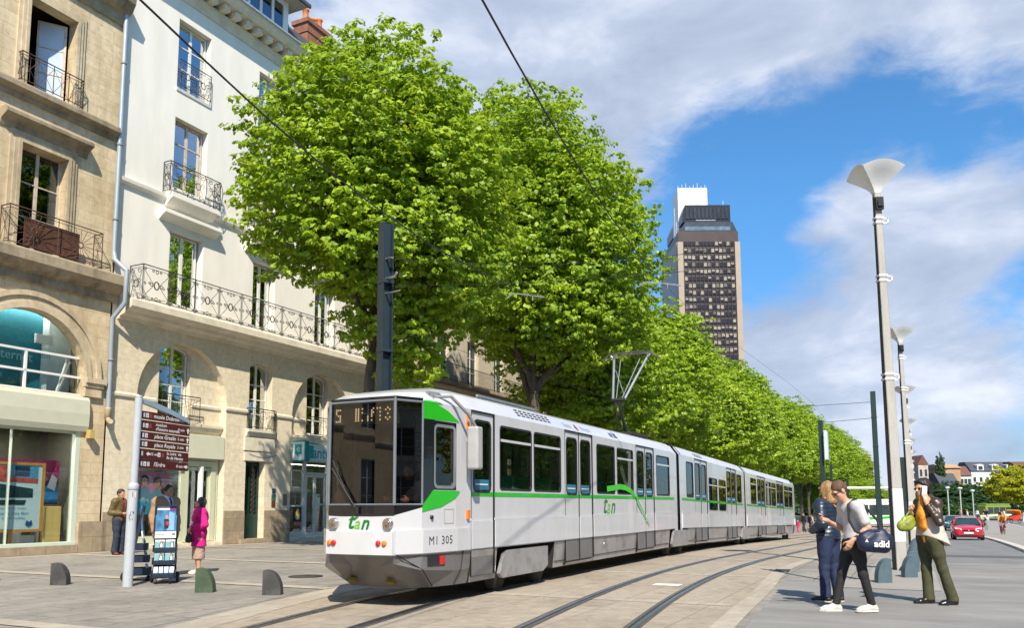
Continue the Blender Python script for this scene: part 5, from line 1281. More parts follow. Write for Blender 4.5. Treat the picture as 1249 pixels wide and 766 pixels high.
rear, _, _ = nose(lambda s, t, z: TP(60.5 - s, 2 * TC - t, z), False)
# lettering and marks
fn2, L2 = facet(1)
mb = MB(); add_text(mb, 'M1 305', lambda a, b: fn2(.42 - a, .97 + b, -.0375), .18, 0, spacing=1.1); sub(front, mb, 'fleet_number', mat('black lettering', (.01, .01, .015), .4))
def tan_word(mb, fn, h, mi0, mi1):
    add_text(mb, 't', lambda a, b: fn(a - h * .46, b + h * .08), h * 1.25, mi0, shear=.35, bold=.006); add_text(mb, 'a', lambda a, b: fn(a - h * .03, b - h * .04), h * .95, mi1, shear=.35, bold=.002); add_text(mb, 'n', lambda a, b: fn(a + h * .50, b - h * .02), h * 1.05, mi0, shear=.35, bold=.006)
M_DKGREEN = mat('dark green lettering', (.0, .16, .02), .4)
mb = MB(); tan_word(mb, lambda a, b: TP(9.878, 7.34 - a, 1.245 + b), .27, 0, 1); sub(front, mb, 'operator_logo', [M_DKGREEN, mat('light green lettering', (.12, .45, .03), .4)])
fs = side_fn(1)
mb = MB(); tan_word(mb, lambda a, b: fs(18.25 + a * 1.15, 1.46 + b, -.004), .52, 0, 1); mb.build('operator_logo', [M_DKGREEN, MATS['light green lettering']], tram)
mb = MB()   # green swoosh over the windows, falling across the doors
arcp = [(18.15, 1.86), (18.6, 1.89), (19.1, 1.93), (19.5, 1.91), (19.9, 1.85), (20.3, 1.73)]
for (a, b), (c, d) in zip(arcp[:-1], arcp[1:]):
    mb.add([fs(a, b - .06, -.009), fs(c, d - .06, -.009), fs(c, d + .07, -.009), fs(a, b + .07, -.009)], [(0, 1, 2, 3)], 0)
for (a, b, w), (c, d, w2) in (((20.3, 1.73, .07), (20.5, 1.58, .065)), ((20.5, 1.58, .065), (21.0, 1.25, .045)), ((21.0, 1.25, .045), (21.45, .96, .03))):
    mb.add([fs(a - w, b, -.027), fs(a + w, b, -.027), fs(c + w2, d, -.027), fs(c - w2, d, -.027)], [(0, 1, 2, 3)], 0)
mb.build('green_swoosh', mat('bright green film', (.05, .52, .02), .3), tram)
mb = MB()
def rf(a, b): return TP(a, TR + .02 + (b - 3.05) * .19 / .24 - .006 - .02, b + .004)
add_text(mb, 'Nantes', lambda a, b: rf(15.95 + a, 3.16 + b), .15, 0); add_text(mb, 'Métropole', lambda a, b: rf(17.0 + a, 3.16 + b), .14, 0)
mb.add([rf(16.36, 3.15), rf(16.45, 3.07), rf(16.45, 3.24)], [(0, 1, 2)], 1); mb.add([rf(16.46, 3.07), rf(16.55, 3.14), rf(16.46, 3.24)], [(0, 1, 2)], 2)
add_text(mb, 'M1 305', lambda a, b: rf(18.9 + a, 3.16 + b), .17, 1, bold=.004)
mb.build('roof_lettering', [mat('grey lettering', (.32, .36, .42), .5), mat('navy lettering', (.02, .06, .16), .5), M_ORANGE], tram)
mb = MB()   # ventilation slots on the cornice
for r_ in range(3):
    for k in range(8):
        a = 13.5 + k * .2; b = 3.13 + r_ * .05
        mb.add([rf(a, b), rf(a + .14, b), rf(a + .14, b + .022), rf(a, b + .022)], [(0, 1, 2, 3)], 0)
for r_ in range(2):
    for k in range(5):
        a = 27.0 + k * .24; b = 3.13 + r_ * .06
        mb.add([rf(a, b), rf(a + .18, b), rf(a + .18, b + .025), rf(a, b + .025)], [(0, 1, 2, 3)], 0)
mb.build('vent_slots', M_RUBBER, tram)
mb = MB(); mb.bar(TP(12.6, TR + .42, 3.42), TP(15.0, TR + .42, 3.42), .05, .04); mb.build('roof_rail', M_ALU, tram)
mb = MB(); mb.lathe([(.003, -.012), (.028, -.01), (.03, 0)], 8, c=TP(17.9, TR - .0, .62), axis='y'); mb.build('side_button', M_WHITE, tram)
# pantograph
mb = MB(); mb.box(21.7, 23.2, TC - .5, TC + .5, 3.42, 3.5); 
for s, t in ((21.8, -.42), (21.8, .42), (23.1, -.42), (23.1, .42)): mb.lathe([(.05, 3.36), (.07, 3.4), (.05, 3.44), (.07, 3.48)], 8, c=(s, TC + t, 0))
mb.tube([(22.75, TC, 3.5), (22.05, TC, 4.42)], .05, 8, mi=1); mb.tube([(22.4, TC + .15, 3.52), (21.95, TC + .05, 4.38)], .022, 6, mi=1)
mb.tube([(22.05, TC - .20, 4.45), (22.05, TC + .20, 4.45)], .05, 8, mi=0)
pan = mb.build('pantograph', [M_UNDER, mat('pantograph arm', (.045, .05, .055), .45, metal=.3)], tram)
mb = MB()
for sg in (-1, 1):
    mb.tube([(22.05, TC + sg * .17, 4.45), (23.25, TC + sg * .52, 5.86)], .036, 8); mb.tube([(22.08, TC + sg * .08, 4.47), (23.2, TC + sg * .30, 5.8)], .014, 5)
    mb.tube([(23.25, TC + sg * .52, 5.86), (23.25, TC + sg * .62, 5.95)], .03, 6)
mb.tube([(22.2, TC - .12, 4.6), (22.9, TC + .36, 5.45)], .012, 5)
sub(pan, mb, 'upper_frame', mat('pantograph silver', (.42, .44, .46), .35, metal=.6))
for ds_ in (-.16, .16):
    mb = MB(); mb.tube([(23.25 + ds_, TC - .85, 5.80), (23.25 + ds_, TC - .62, 5.955), (23.25 + ds_, TC - .3, 5.985), (23.25 + ds_, TC + .3, 5.985), (23.25 + ds_, TC + .62, 5.955), (23.25 + ds_, TC + .85, 5.80)], .026, 6); sub(pan, mb, 'contact_strip', mat('carbon strip', (.07, .065, .06), .5))
mb = MB(); mb.tube([(23.09, TC - .5, 5.95), (23.41, TC - .5, 5.95)], .02, 5); mb.tube([(23.09, TC + .5, 5.95), (23.41, TC + .5, 5.95)], .02, 5); sub(pan, mb, 'strip_carrier', M_ALU)
# ------------------------------------------------------------------ trees
def leaf_material(name, c_dark, c_light, c_yellow, trans=0.35):
    m, nt, N, L = _nt(name)
    out = N('ShaderNodeOutputMaterial')
    geo = N('ShaderNodeNewGeometry'); tc = N('ShaderNodeTexCoord')
    r1 = N('ShaderNodeValToRGB'); r1.color_ramp.elements[0].color = (*c_dark, 1); r1.color_ramp.elements[1].color = (*c_yellow, 1)
    e = r1.color_ramp.elements.new(.55); e.color = (*c_light, 1)
    n = N('ShaderNodeTexNoise'); n.inputs['Scale'].default_value = 0.55; n.inputs['Detail'].default_value = 3; L(tc.outputs['Object'], n.inputs['Vector'])
    ad = N('ShaderNodeMath'); ad.operation = 'MULTIPLY_ADD'; L(geo.outputs['Random Per Island'], ad.inputs[0]); ad.inputs[1].default_value = 0.55; 
    mr = N('ShaderNodeMapRange'); mr.inputs['From Min'].default_value = .35; mr.inputs['From Max'].default_value = .65; mr.inputs['To Min'].default_value = 0; mr.inputs['To Max'].default_value = .45
    L(n.outputs['Fac'], mr.inputs['Value']); L(mr.outputs[0], ad.inputs[2]); L(ad.outputs[0], r1.inputs[0])
    d = N('ShaderNodeBsdfPrincipled'); d.inputs['Roughness'].default_value = .46; d.inputs['Specular IOR Level'].default_value = .38; L(r1.outputs[0], d.inputs['Base Color'])
    t = N('ShaderNodeBsdfTranslucent'); hs = N('ShaderNodeHueSaturation'); hs.inputs['Value'].default_value = 1.5; hs.inputs['Hue'].default_value = .485; L(r1.outputs[0], hs.inputs['Color']); L(hs.outputs[0], t.inputs['Color'])
    mx = N('ShaderNodeMixShader'); mx.inputs[0].default_value = trans; L(d.outputs[0], mx.inputs[1]); L(t.outputs[0], mx.inputs[2]); L(mx.outputs[0], out.inputs[0])
    return m
M_LEAF = leaf_material('lime leaves', (.11, .21, .012), (.27, .41, .024), (.44, .56, .04), .36)
M_LEAF2 = leaf_material('deep green leaves', (.018, .055, .012), (.035, .085, .016), (.055, .11, .02), .25)
M_LEAF3 = leaf_material('yellow green leaves', (.20, .24, .010), (.36, .38, .015), (.50, .48, .02), .4)
M_BARK = mat('bark', (.085, .068, .05), .9, var=.35, scale=5, bump=.8, bscale=14, stretch=(1, 1, .25), stain=(.16, .14, .10), stain_scale=2.5, stain_amt=.5)

def leaf_mesh(name, lobes, n_clumps, leaves, leaf, seed, clump_r=(.42, .75), shell=.55, mat_=None, holes=0.0, droop=.5):
    """leaf-sized faces set in drooping clumps through the crown's volume"""
    rng = np.random.default_rng(seed)
    lobes = np.array(lobes, float)                        # cx, cy, cz, rx, ry, rz
    vol = lobes[:, 3] * lobes[:, 4] * lobes[:, 5]; vol = vol ** (2 / 3)
    pick = rng.choice(len(lobes), n_clumps, p=vol / vol.sum())
    v = rng.normal(size=(n_clumps, 3)); v /= np.linalg.norm(v, axis=1)[:, None]
    rad = np.where(rng.random(n_clumps) < .72, rng.uniform(shell + .2, 1.07, n_clumps), rng.uniform(.25, shell + .2, n_clumps))
    rad *= 1 + .15 * np.sin(v[:, 0] * 7 + pick) * np.sin(v[:, 2] * 6 + 2 * pick)
    c = lobes[pick, :3] + v * lobes[pick, 3:] * rad[:, None]
    if holes > 0:
        k = np.sin(c[:, 0] * 1.7 + 1) * np.sin(c[:, 1] * 1.5 + 2) * np.sin(c[:, 2] * 1.9 + .5)
        c = c[k > -1 + holes]
    nC = len(c)
    cr = rng.uniform(*clump_r, nC)
    out_dir = c - lobes[:, :3].mean(0); out_dir /= np.linalg.norm(out_dir, axis=1)[:, None] + 1e-6
    idx = np.repeat(np.arange(nC), leaves); n = len(idx)
    d = rng.normal(size=(n, 3)); d /= np.linalg.norm(d, axis=1)[:, None]
    d[:, 2] = np.abs(d[:, 2]) * .9 - .35 * rng.random(n)
    p = c[idx] + d * cr[idx, None] * rng.uniform(.45, 1.0, n)[:, None] * np.array([1.1, 1.1, .75])
    nrm = d * .8 + out_dir[idx] * .55 + np.array([0, 0, .55]) + rng.normal(size=(n, 3)) * .38
    nrm /= np.linalg.norm(nrm, axis=1)[:, None]
    tip = np.cross(nrm, rng.normal(size=(n, 3))); tip[:, 2] -= droop; tip += d * .4
    tip -= nrm * (tip * nrm).sum(1)[:, None]; tip /= np.linalg.norm(tip, axis=1)[:, None] + 1e-6
    side = np.cross(nrm, tip)
    ln = leaf * rng.uniform(.7, 1.25, n)[:, None]; wd = ln * .44
    fold = nrm * ln * .10
    V = np.empty((n, 4, 3), np.float32)
    V[:, 0] = p - tip * ln * .45; V[:, 1] = p + side * wd + fold - tip * ln * .05; V[:, 2] = p + tip * ln * .6 - fold; V[:, 3] = p - side * wd + fold - tip * ln * .05
    me = bpy.data.meshes.new(name)
    me.vertices.add(n * 4); me.vertices.foreach_set('co', V.ravel())
    me.loops.add(n * 4); me.loops.foreach_set('vertex_index', np.arange(n * 4, dtype=np.int32))
    me.polygons.add(n); me.polygons.foreach_set('loop_start', np.arange(0, n * 4, 4, dtype=np.int32)); me.polygons.foreach_set('loop_total', np.full(n, 4, dtype=np.int32))
    me.update(); me.materials.append(mat_ or M_LEAF)
    return me, c
def wood(trunk_h, r0, targets, seed, lean=(0, 0), fork=.75, subs=3, clumps=None):
    rnd = random.Random(seed); mb = MB()
    base = Vector((0, 0, -0.3)); top = Vector((lean[0], lean[1], trunk_h))
    pts = []; 
    for i in range(7):
        u = i / 6; pts.append(base.lerp(top, u) + Vector((.12 * math.sin(3 * u + seed), .12 * math.sin(2.3 * u + 2 * seed), 0)) * (1 if 0 < u < 1 else 0))
    rs = [r0 * (1.35 - .55 * min(1, i / 1.5) if i < 2 else .82 - .035 * i) for i in range(7)]
    mb.tube(pts, rs, 10)
    for k, tg in enumerate(targets):
        tg = Vector(tg); st = pts[rnd.choice((4, 5, 6, 6))] if k else pts[6]
        mid = st.lerp(tg, .45) + Vector((rnd.uniform(-.4, .4), rnd.uniform(-.4, .4), rnd.uniform(.1, .8)))
        curve = []
        for i in range(9):
            u = i / 8; curve.append(st * (1 - u) ** 2 + mid * 2 * u * (1 - u) + tg * u * u + Vector((rnd.uniform(-.07, .07), rnd.uniform(-.07, .07), 0)))
        rr = r0 * rnd.uniform(.42, .6)
        mb.tube(curve, [rr * (1 - .85 * i / 8) + .012 for i in range(9)], 7)
        for j in range(subs):
            i = rnd.randint(3, 7); a = curve[i]; b = a + Vector((rnd.uniform(-1.8, 1.8), rnd.uniform(-1.8, 1.8), rnd.uniform(-.4, 1.8)))
            mb.tube([a, a.lerp(b, .5) + Vector((0, 0, rnd.uniform(0, .3))), b], [rr * (1 - .85 * i / 8) * .6 + .01, .03, .01], 5)
    return mb
def tree(name, label, s, t, leaf_me, wood_mb, group=None, z=None, rot=0.0, scale=(1, 1, 1)):
    o = thing(name, label, 'tree', s, t, z, rot, group); o.scale = scale
    if isinstance(wood_mb, MB): tr = wood_mb.build('trunk', M_BARK, o, org=(0, 0, 0))
    else: tr = bpy.data.objects.new('trunk', wood_mb); COL.objects.link(tr); tr.parent = o
    cr = bpy.data.objects.new('crown', leaf_me); COL.objects.link(cr); cr.parent = o
    return o, tr.data
GT = 'lime trees in a row beside the tram track'
TT = 16.0
# the first tree, nearest the camera
lob1 = [(-.7, -.2, 12.3, 4.2, 4.1, 4.3), (-.8, -.2, 14.4, 2.9, 3.0, 2.9), (1.6, -.9, 11.6, 3.3, 3.6, 4.2), (-2.0, .3, 11.2, 2.9, 2.9, 2.8), (.9, -.9, 6.2, 1.2, 1.1, .9), (.2, -.6, 7.4, 1.7, 1.6, 1.2), (1.6, -.8, 14.0, 2.7, 2.8, 2.6), (.8, -1.8, 9.2, 2.3, 2.2, 1.8), (-1.0, -1.4, 9.8, 2.7, 2.5, 1.7), (2.6, -.4, 9.8, 1.9, 2.2, 1.7)]
me1, c1 = leaf_mesh('first_crown', lob1, 7600, 15, .165, 3, clump_r=(.17, .32))
w1 = wood(7.0, .27, [(-2.5, 1, 12), (2.2, -1, 12), (.5, -2.5, 11), (-.5, 2.2, 13), (-1.2, -.8, 15.5), (.9, .6, 16), (-3.2, -.5, 10.4)], 3, lean=(.25, .15))
tree('lime_tree', 'nearest broad lime tree with dense bright leaves, in front of the white building', 22.3, TT, me1, w1, GT)
# second tree, larger
lob2 = [(0, 0, 14.0, 5.0, 5.4, 5.4), (-1.0, .3, 17.5, 3.5, 3.7, 3.2), (1.5, -2.0, 12.2, 4.2, 4.0, 3.9), (.9, -1.2, 9.9, 4.0, 3.9, 2.4), (1.8, -1.6, 15.5, 3.0, 3.2, 3.0), (-2.3, .6, 12, 3.0, 3.2, 3.0)]
me2, c2 = leaf_mesh('second_crown', lob2, 9000, 14, .185, 8, clump_r=(.20, .38))
w2 = wood(6.6, .33, [(-2.5, 1.5, 13), (2.6, -1.5, 13), (.8, -3, 11.5), (-.6, 2.6, 14), (-1.2, -.8, 17), (1.1, .8, 17.5), (2.5, -2.8, 9.5)], 5, lean=(-.2, -.3), subs=4)
tree('lime_tree', 'tallest lime tree of the row, second from the camera', 34.6, TT - .1, me2, w2, GT, scale=(1, 1, 1.03))
# the rest of the row: two crowns, turned and scaled
lob3 = [(0, 0, 11.2, 4.3, 4.6, 4.4), (-.8, .5, 13.6, 3.0, 3.2, 3.0), (1.4, -1.4, 9.4, 3.6, 3.6, 3.5), (-1.6, -.6, 8.4, 3.2, 3.4, 2.6), (1.2, 1.2, 12.2, 2.8, 3.0, 2.8)]
me3, _ = leaf_mesh('row_crown', lob3, 5200, 12, .215, 11, clump_r=(.22, .44)); w3 = wood(5.6, .25, [(-2.4, 1.2, 11), (2.2, -1.2, 11), (.6, -2.6, 10), (-.5, 2.3, 12), (-.9, -.8, 13.5), (1.6, 1, 13.5)], 9, subs=4)
lob4 = [(0, 0, 11.6, 4.5, 4.3, 4.2), (.6, -.7, 14.0, 2.8, 3.0, 2.9), (-1.5, -1.4, 9.6, 3.4, 3.6, 3.2), (1.7, -.4, 8.8, 3.1, 3.3, 2.8), (-1.0, 1.3, 12.0, 2.8, 2.8, 2.8)]
me4, _ = leaf_mesh('row_crown', lob4, 5200, 12, .215, 23, clump_r=(.22, .44)); w4 = wood(5.4, .23, [(-2.2, 1.4, 11), (2.4, -1.0, 11), (.4, -2.6, 10.5), (-.7, 2.1, 12), (.9, -.8, 13.5), (-1.6, .6, 13)], 14, lean=(.3, -.1), subs=4)
row = [(41.6, .92, .86, 0), (47.5, .92, .88, 1), (54.0, 1.0, .93, 0), (62, 1.0, .94, 1), (71, 1.02, .97, 0), (80, 1.0, .95, 1), (89, 1.05, 1.0, 0), (99, 1.05, 1.0, 1), (110, 1.1, 1.02, 0), (122, 1.15, 1.05, 1), (135, 1.2, 1.06, 0), (150, 1.3, 1.08, 1), (168, 1.4, 1.1, 0), (190, 1.5, 1.12, 1), (215, 1.6, 1.15, 0)]
ORD = ['third', 'fourth', 'fifth', 'sixth', 'seventh', 'eighth', 'ninth', 'tenth', 'eleventh', 'twelfth', 'thirteenth', 'fourteenth', 'fifteenth', 'sixteenth', 'last and farthest']
wd = {}
for i, (s, k, kz, which) in enumerate(row):
    m_, w_ = ((me3, w3), (me4, w4))[which]
    o, d = tree('lime_tree', ORD[i] + ' lime tree from the camera in the row behind the tram', s, TT + .3 * math.sin(i * 2.3), m_, wd.get(which, w_), GT, rot=i * 1.3, scale=(k, k, kz))
    wd[which] = d

for i, (s, t, k) in enumerate(((14, -18, 1.0), (36, -24, 1.05), (50, -25, 1.1), (62, -25, 1.1), (73, -25, 1.05), (84, -25, 1.1), (95, -26, 1.1), (107, -27, 1.1), (120, -28, 1.1), (-26, -14, 1.0), (-27, -3, 1.05), (-25, 8, 1.0))):
    m_, w_ = ((me3, w3), (me4, w4))[i % 2]
    tree('lime_tree', 'lime tree on the right side of the square, outside the photo', s, t, m_, wd[i % 2], 'lime trees right of the square', rot=i * 2.1, z=gz(s) - (2.2 if i else 0), scale=(k, k, k))
# ------------------------------------------------------------------ street furniture
M_CONC = mat('lamp post concrete', (.40, .385, .36), .8, var=.1, scale=6, bump=.2, bscale=60, stain=(.28, .27, .25), stain_scale=2, stain_amt=.5, stretch=(1, 1, .3))
M_LWHITE = mat('lamp bowl white', (.76, .77, .77), .35, var=.04)
M_POSTDARK = mat('slate blue pole paint', (.018, .032, .043), .4, var=.15, scale=3)
M_DKPOLE = mat('dark green pole paint', (.014, .032, .034), .4, var=.15)
M_BOLL = mat('blue grey bollard', (.075, .12, .15), .5, var=.15, scale=5, bump=.15, stain=(.13, .16, .17), stain_scale=4, stain_amt=.4)
M_BOLLD = mat('dark grey bollard', (.052, .05, .05), .55, var=.2, scale=6, bump=.2, stain=(.14, .135, .13), stain_scale=5, stain_amt=.4)
M_BOLLG = mat('green bollard', (.055, .085, .05), .55, var=.2, scale=6, bump=.2, stain=(.10, .12, .09), stain_scale=5, stain_amt=.5)
def L3(mb, name, m, o, **k): return mb.build(name, m, o, org=(0, 0, 0), **k)

def lamp():
    o = thing('street_lamp', '', 'street lamp', 0, 0, 0)
    mb = MB()
    def sq(z, h): return [(-h, -h, z), (h, -h, z), (h, h, z), (-h, h, z)]
    def loft(mb, lv, mi=0):
        r = [sq(z, h) for z, h in lv]
        for a, b in zip(r[:-1], r[1:]): mb.add(a + b, [(i, (i + 1) % 4, 4 + (i + 1) % 4, 4 + i) for i in range(4)], mi)
        mb.add(r[0], [(3, 2, 1, 0)], mi); mb.add(r[-1], [(0, 1, 2, 3)], mi)
    H = lambda z: .122 - .0060 * z
    loft(mb, [(-.4, .122), (.62, H(.62))]); loft(mb, [(1.76, H(1.76)), (8.32, H(8.32))])
    p = L3(mb, 'post', M_CONC, o, bevel=.012)
    mb = MB(); loft(mb, [(.625, H(.62) + .006), (1.755, H(1.76) + .006)]); L3(mb, 'post_panel', mat('white post panel', (.66, .66, .64), .5, var=.06), o, bevel=.01)
    mb = MB()
    for z0, z1 in ((-.3, 2.6), (2.6, 5.4), (5.4, 8.25)):
        for sx, sy in ((0, 1), (0, -1)):
            a, b = H(z0) + .008, H(z1) + .008
            w = .035
            mb.add([(-a + w, sy * a, z0), (a - w, sy * a, z0), (b - w, sy * b, z1), (-b + w, sy * b, z1)], [(0, 1, 2, 3)])
            mb.add([(-a + w, sy * (a - .02), z0), (a - w, sy * (a - .02), z0), (b - w, sy * (b - .02), z1), (-b + w, sy * (b - .02), z1)], [(0, 1, 2, 3)])
    L3(mb, 'cable_slot', mat('dark recess', (.05, .05, .05), .7), o)
    for z in (6.3, 7.62, 4.1):
        mb = MB()
        for dz in (0, .11):
            h = H(z) + .018; loft(mb, [(z + dz, h), (z + dz + .045, h)])
        mb.bar((0, -H(z) - .02, z + .02), (0, -H(z) - .16, z + .02), .03, .03); mb.bar((0, -H(z) - .02, z + .13), (0, -H(z) - .16, z + .13), .03, .03); mb.bar((0, -H(z) - .15, z), (0, -H(z) - .15, z + .15), .03, .03)
        L3(mb, 'clamp', M_LWHITE, o)
    mb = MB(); mb.box(-.16, -.08, -.09, .09, 7.92, 8.2); mb.box(-.2, -.1, -.06, .06, 7.98, 8.1); L3(mb, 'junction_box', M_BLACK, o)
    # flaring bowl: four curved faces with an arched upper edge, shallow dome on top
    lv = [(0, .075), (.07, .10), (.15, .155), (.25, .25), (.34, .35), (.42, .44), (.48, .49)]
    n = 10; mb = MB()
    rim = []
    for f in range(4):
        ca, sa = [(1, 0), (0, 1), (-1, 0), (0, -1)][f]
        g = []
        for z, h in lv:
            q = z / .48
            row_ = []
            for i in range(n + 1):
                u = -1 + 2 * i / n
                zz = 8.32 + z + .15 * q * (1 - u * u)
                x, y = -h, u * h
                row_.append((x * ca - y * sa, x * sa + y * ca, zz))
            g.append(row_)
        vs = [p_ for r_ in g for p_ in r_]; m_ = n + 1
        mb.add(vs, [(i * m_ + j, i * m_ + j + 1, (i + 1) * m_ + j + 1, (i + 1) * m_ + j) for i in range(len(lv) - 1) for j in range(n)], 0, True)
        rim.append(g[-1])
    bowl = L3(mb, 'bowl', [M_LWHITE], o)
    mb = MB(); k = 8; top = []
    for i in range(n + 1):
        for j in range(n + 1):
            u, v = -1 + 2 * i / n, -1 + 2 * j / n
            top.append((u * .49, v * .49, 8.80 + .15 * max(1 - u * u, 1 - v * v) * 1.0 + .03 * (1 - u * u) * (1 - v * v)))
    mb.add(top, [(i * (n + 1) + j, i * (n + 1) + j + 1, (i + 1) * (n + 1) + j + 1, (i + 1) * (n + 1) + j) for i in range(n) for j in range(n)], 0, True)
    c = L3(mb, 'lid', mat('lamp lid grey', (.3, .3, .3), .5), o)
    return o
lamp0 = lamp(); lamp0['group'] = 'street lamps along the right hand kerb'
LN = ['nearest tall concrete street lamp with a flaring white bowl, beside the woman on the phone', 'second concrete street lamp with a flaring bowl, just behind the nearest one', 'third concrete street lamp of the receding row on the right', 'fourth concrete street lamp of the receding row on the right', 'fifth concrete street lamp of the receding row on the right', 'farthest concrete street lamp of the receding row on the right']
for i, (s, t) in enumerate(((20.75, .36), (39.6, .14), (57.0, .1), (75, .05), (93, 0), (112, -.1))):
    o = lamp0 if i == 0 else copy_tree(lamp0)
    put(o, s, t, gz(s) - .02); o.scale = (1, 1, 1.065); o['label'] = LN[i]; o.rotation_euler = (Matrix.Rotation(R(-.45), 4, 'Y') @ Matrix.Rotation(YAW + R(26), 4, 'Z')).to_euler()

# dark steel overhead-line poles (H section)
def hpole(name, label, s, t, h, w, d, m, rot=0, group=None):
    o = thing(name, label, 'pole', s, t, gz(s), rot, group)
    mb = MB(); e = w * .11
    mb.box(-w / 2, -w / 2 + e, -d / 2, d / 2, -.3, h); mb.box(w / 2 - e, w / 2, -d / 2, d / 2, -.3, h); mb.box(-w / 2 + e, w / 2 - e, -e / 2, e / 2, -.3, h)
    L3(mb, 'post', m, o)
    for z in (h * .28, h * .62, h * .82):
        mb = MB(); mb.box(-w / 2 - .012, w / 2 + .012, -d / 2 - .012, d / 2 + .012, z, z + .07); L3(mb, 'collar', m, o)
    return o
P1 = (15.4, 10.75)
big = hpole('overhead_line_pole', 'big slate blue steel pole rising behind the cab of the tram', *P1, 8.05, .27, .27, M_POSTDARK, R(-28))
GP = 'dark steel poles carrying the tram wires'
big['group'] = GP
hp2 = hpole('overhead_line_pole', 'dark green steel pole just left of the nearest street lamp', 49.5, 1.75, 8.2, .25, .25, M_DKPOLE, R(8), GP)
hp3 = hpole('overhead_line_pole', 'dark green steel pole seen just right of the nearest street lamp', 99.0, .95, 8.0, .8, .8, M_DKPOLE, R(8), GP)
for i, (px, s, t, h) in enumerate(((0, 118, 9.8, 8.2), (0, 122, 8.1, 6.4))):
    hpole('overhead_line_pole', ['slim dark pole rising behind the blond woman', 'shorter slim dark pole behind the head of the man in grey'][i], s, t, h, .3, .3, M_DKPOLE, 0, GP)
# thin stop post with a small panel, beside the couple
o = thing('stop_post', 'slim dark post with a small pale panel, behind the woman in the navy jacket', 'post', 17.36, 1.6, 0.0)
mb = MB(); mb.box(-.042, .042, -.042, .042, -.1, 3.16); L3(mb, 'post', M_DKPOLE, o, bevel=.008)
mb = MB(); mb.box(-.14, .14, -.125, -.06, 2.36, 2.94); L3(mb, 'panel', mat('pale blue panel', (.52, .62, .70), .4, var=.15, scale=6), o, bevel=.008)
mb = MB(); mb.box(-.02, .02, -.065, -.05, 2.5, 2.55); mb.box(-.02, .02, -.065, -.05, 2.75, 2.8); L3(mb, 'bracket', M_GREY, o)
o.rotation_euler.y = R(0)
o = thing('wooden_post', 'short square wooden post behind the legs of the man in grey', 'post', 17.9, .98, 0.0)
mb = MB(); mb.box(-.07, .07, -.07, .07, -.05, .92); L3(mb, 'post', mat('weathered wood', (.13, .095, .05), .8, var=.3, scale=4, stretch=(5, 5, .5)), o, bevel=.015)
mb = MB(); mb.box(-.075, .075, -.075, .075, .92, .96); L3(mb, 'cap', M_GREY, o)

# quarter-round bollards
def bollard(m, name='bollard'):
    mb = MB(); w, h, d = .31, .42, .17
    poly = [(-w / 2, 0), (w / 2, 0)] + [(-w / 2 + w * math.cos(R(a)) ** .8, h * .04 + h * .96 * math.sin(R(a)) ** .9) for a in range(6, 84, 7)] + [(-w / 2 + w * .1, h), (-w / 2, h * .97)]
    mb.prism(poly, lambda a, b, q: (a, q, b), -d / 2, d / 2)
    return mb.build(name, m, None, org=(0, 0, 0), bevel=.022, segs=2)
GB1, GB2 = 'dark stone bollards on the left pavement', 'blue grey bollards at the right kerb'
b0 = bollard(M_BOLLD)
for i, (s, t, m, lab) in enumerate(((10.55, 17.0, M_BOLLD, 'dark grey bollard cut by the left edge of the photo'), (10.6, 14.83, M_BOLLD, 'dark grey quarter round bollard left of the white sign pole'), (10.75, 11.2, M_BOLLG, 'green quarter round bollard at the feet of the woman in the pink coat'), (10.92, 9.83, M_BOLLD, 'dark grey quarter round bollard nearest to the tram'))):
    o = b0 if i == 0 else b0.copy()
    if i: COL.objects.link(o)
    if m is M_BOLLG:
        o.data = o.data.copy(); o.data.materials[0] = m
    put(o, s, t, 0.0, R(-64)); tag(o, lab, 'bollard', GB1)
b1 = bollard(M_BOLL)
RB = [(17.25, .60, 'nearest blue grey bollard, left of the lamp base'), (18.75, .16, 'blue grey bollard right of the lamp base, first of the kerb line')] + [(20.3 + 1.55 * i, .12 - .01 * i, None) for i in range(7)]
RO = ['second', 'third', 'fourth', 'fifth', 'sixth', 'seventh', 'eighth']
for i, (s, t, lab) in enumerate(RB):
    o = b1 if i == 0 else b1.copy()
    if i: COL.objects.link(o)
    put(o, s, t, gz(s), R(116)); o.scale = (.86, 1.0, 1.12); tag(o, lab or RO[i - 2] + ' blue grey bollard of the kerb line behind the lamp base', 'bollard', GB2)

# ---- overhead wires
M_WIRE = mat('wire black', (.012, .012, .013), .6)
def wire(name, label, pts, r, cat='wire', grp=None):
    mb = MB(); mb.tube(pts, r, 6); p = pts[0]
    o = mb.build(name, M_WIRE, None, org=(p[0], p[1], p[2])); put(o, p[0], p[1], p[2]); return tag(o, label, cat, grp)
GW = 'overhead wires of the tram'
wire('contact_wire', 'black overhead contact wire above the tram track, crossing the first tree', [(s, C1(s) - (.18 if abs(s - 16) < .1 else 0), 6.02 + (gz(s) if s > 40 else 0)) for s in (2, 4, 5.5, 7, 8.5, 10, 12, 14, 16, 20, 26, 32, 40, 50, 64, 80, 100)], [.0115] * 8 + [.0035] * 9, grp=GW)
wire('contact_wire', 'black overhead contact wire above the empty track, falling from the top edge', [(s, C2(s), 6.02 + (gz(s) if s > 40 else 0)) for s in (2, 4, 5.5, 7, 8.5, 10, 12, 14, 16, 20, 26, 32, 40, 50, 64, 80, 100)], [.0115] * 8 + [.0035] * 9, grp=GW)
wire('span_wire', 'thin upper cable from the big pole across both tracks', [(P1[0], P1[1], 7.2), (16.1, 7.3, 6.75), (16.6, 4.4, 6.72), (16.8, 3.6, 6.78)], .006, grp=GW)
wire('span_wire', 'thin lower cable from the big pole across both tracks', [(P1[0], P1[1], 6.55), (16.0, 7.3, 6.35), (16.6, 4.4, 6.35), (16.8, 3.6, 6.4)], .006, grp=GW)
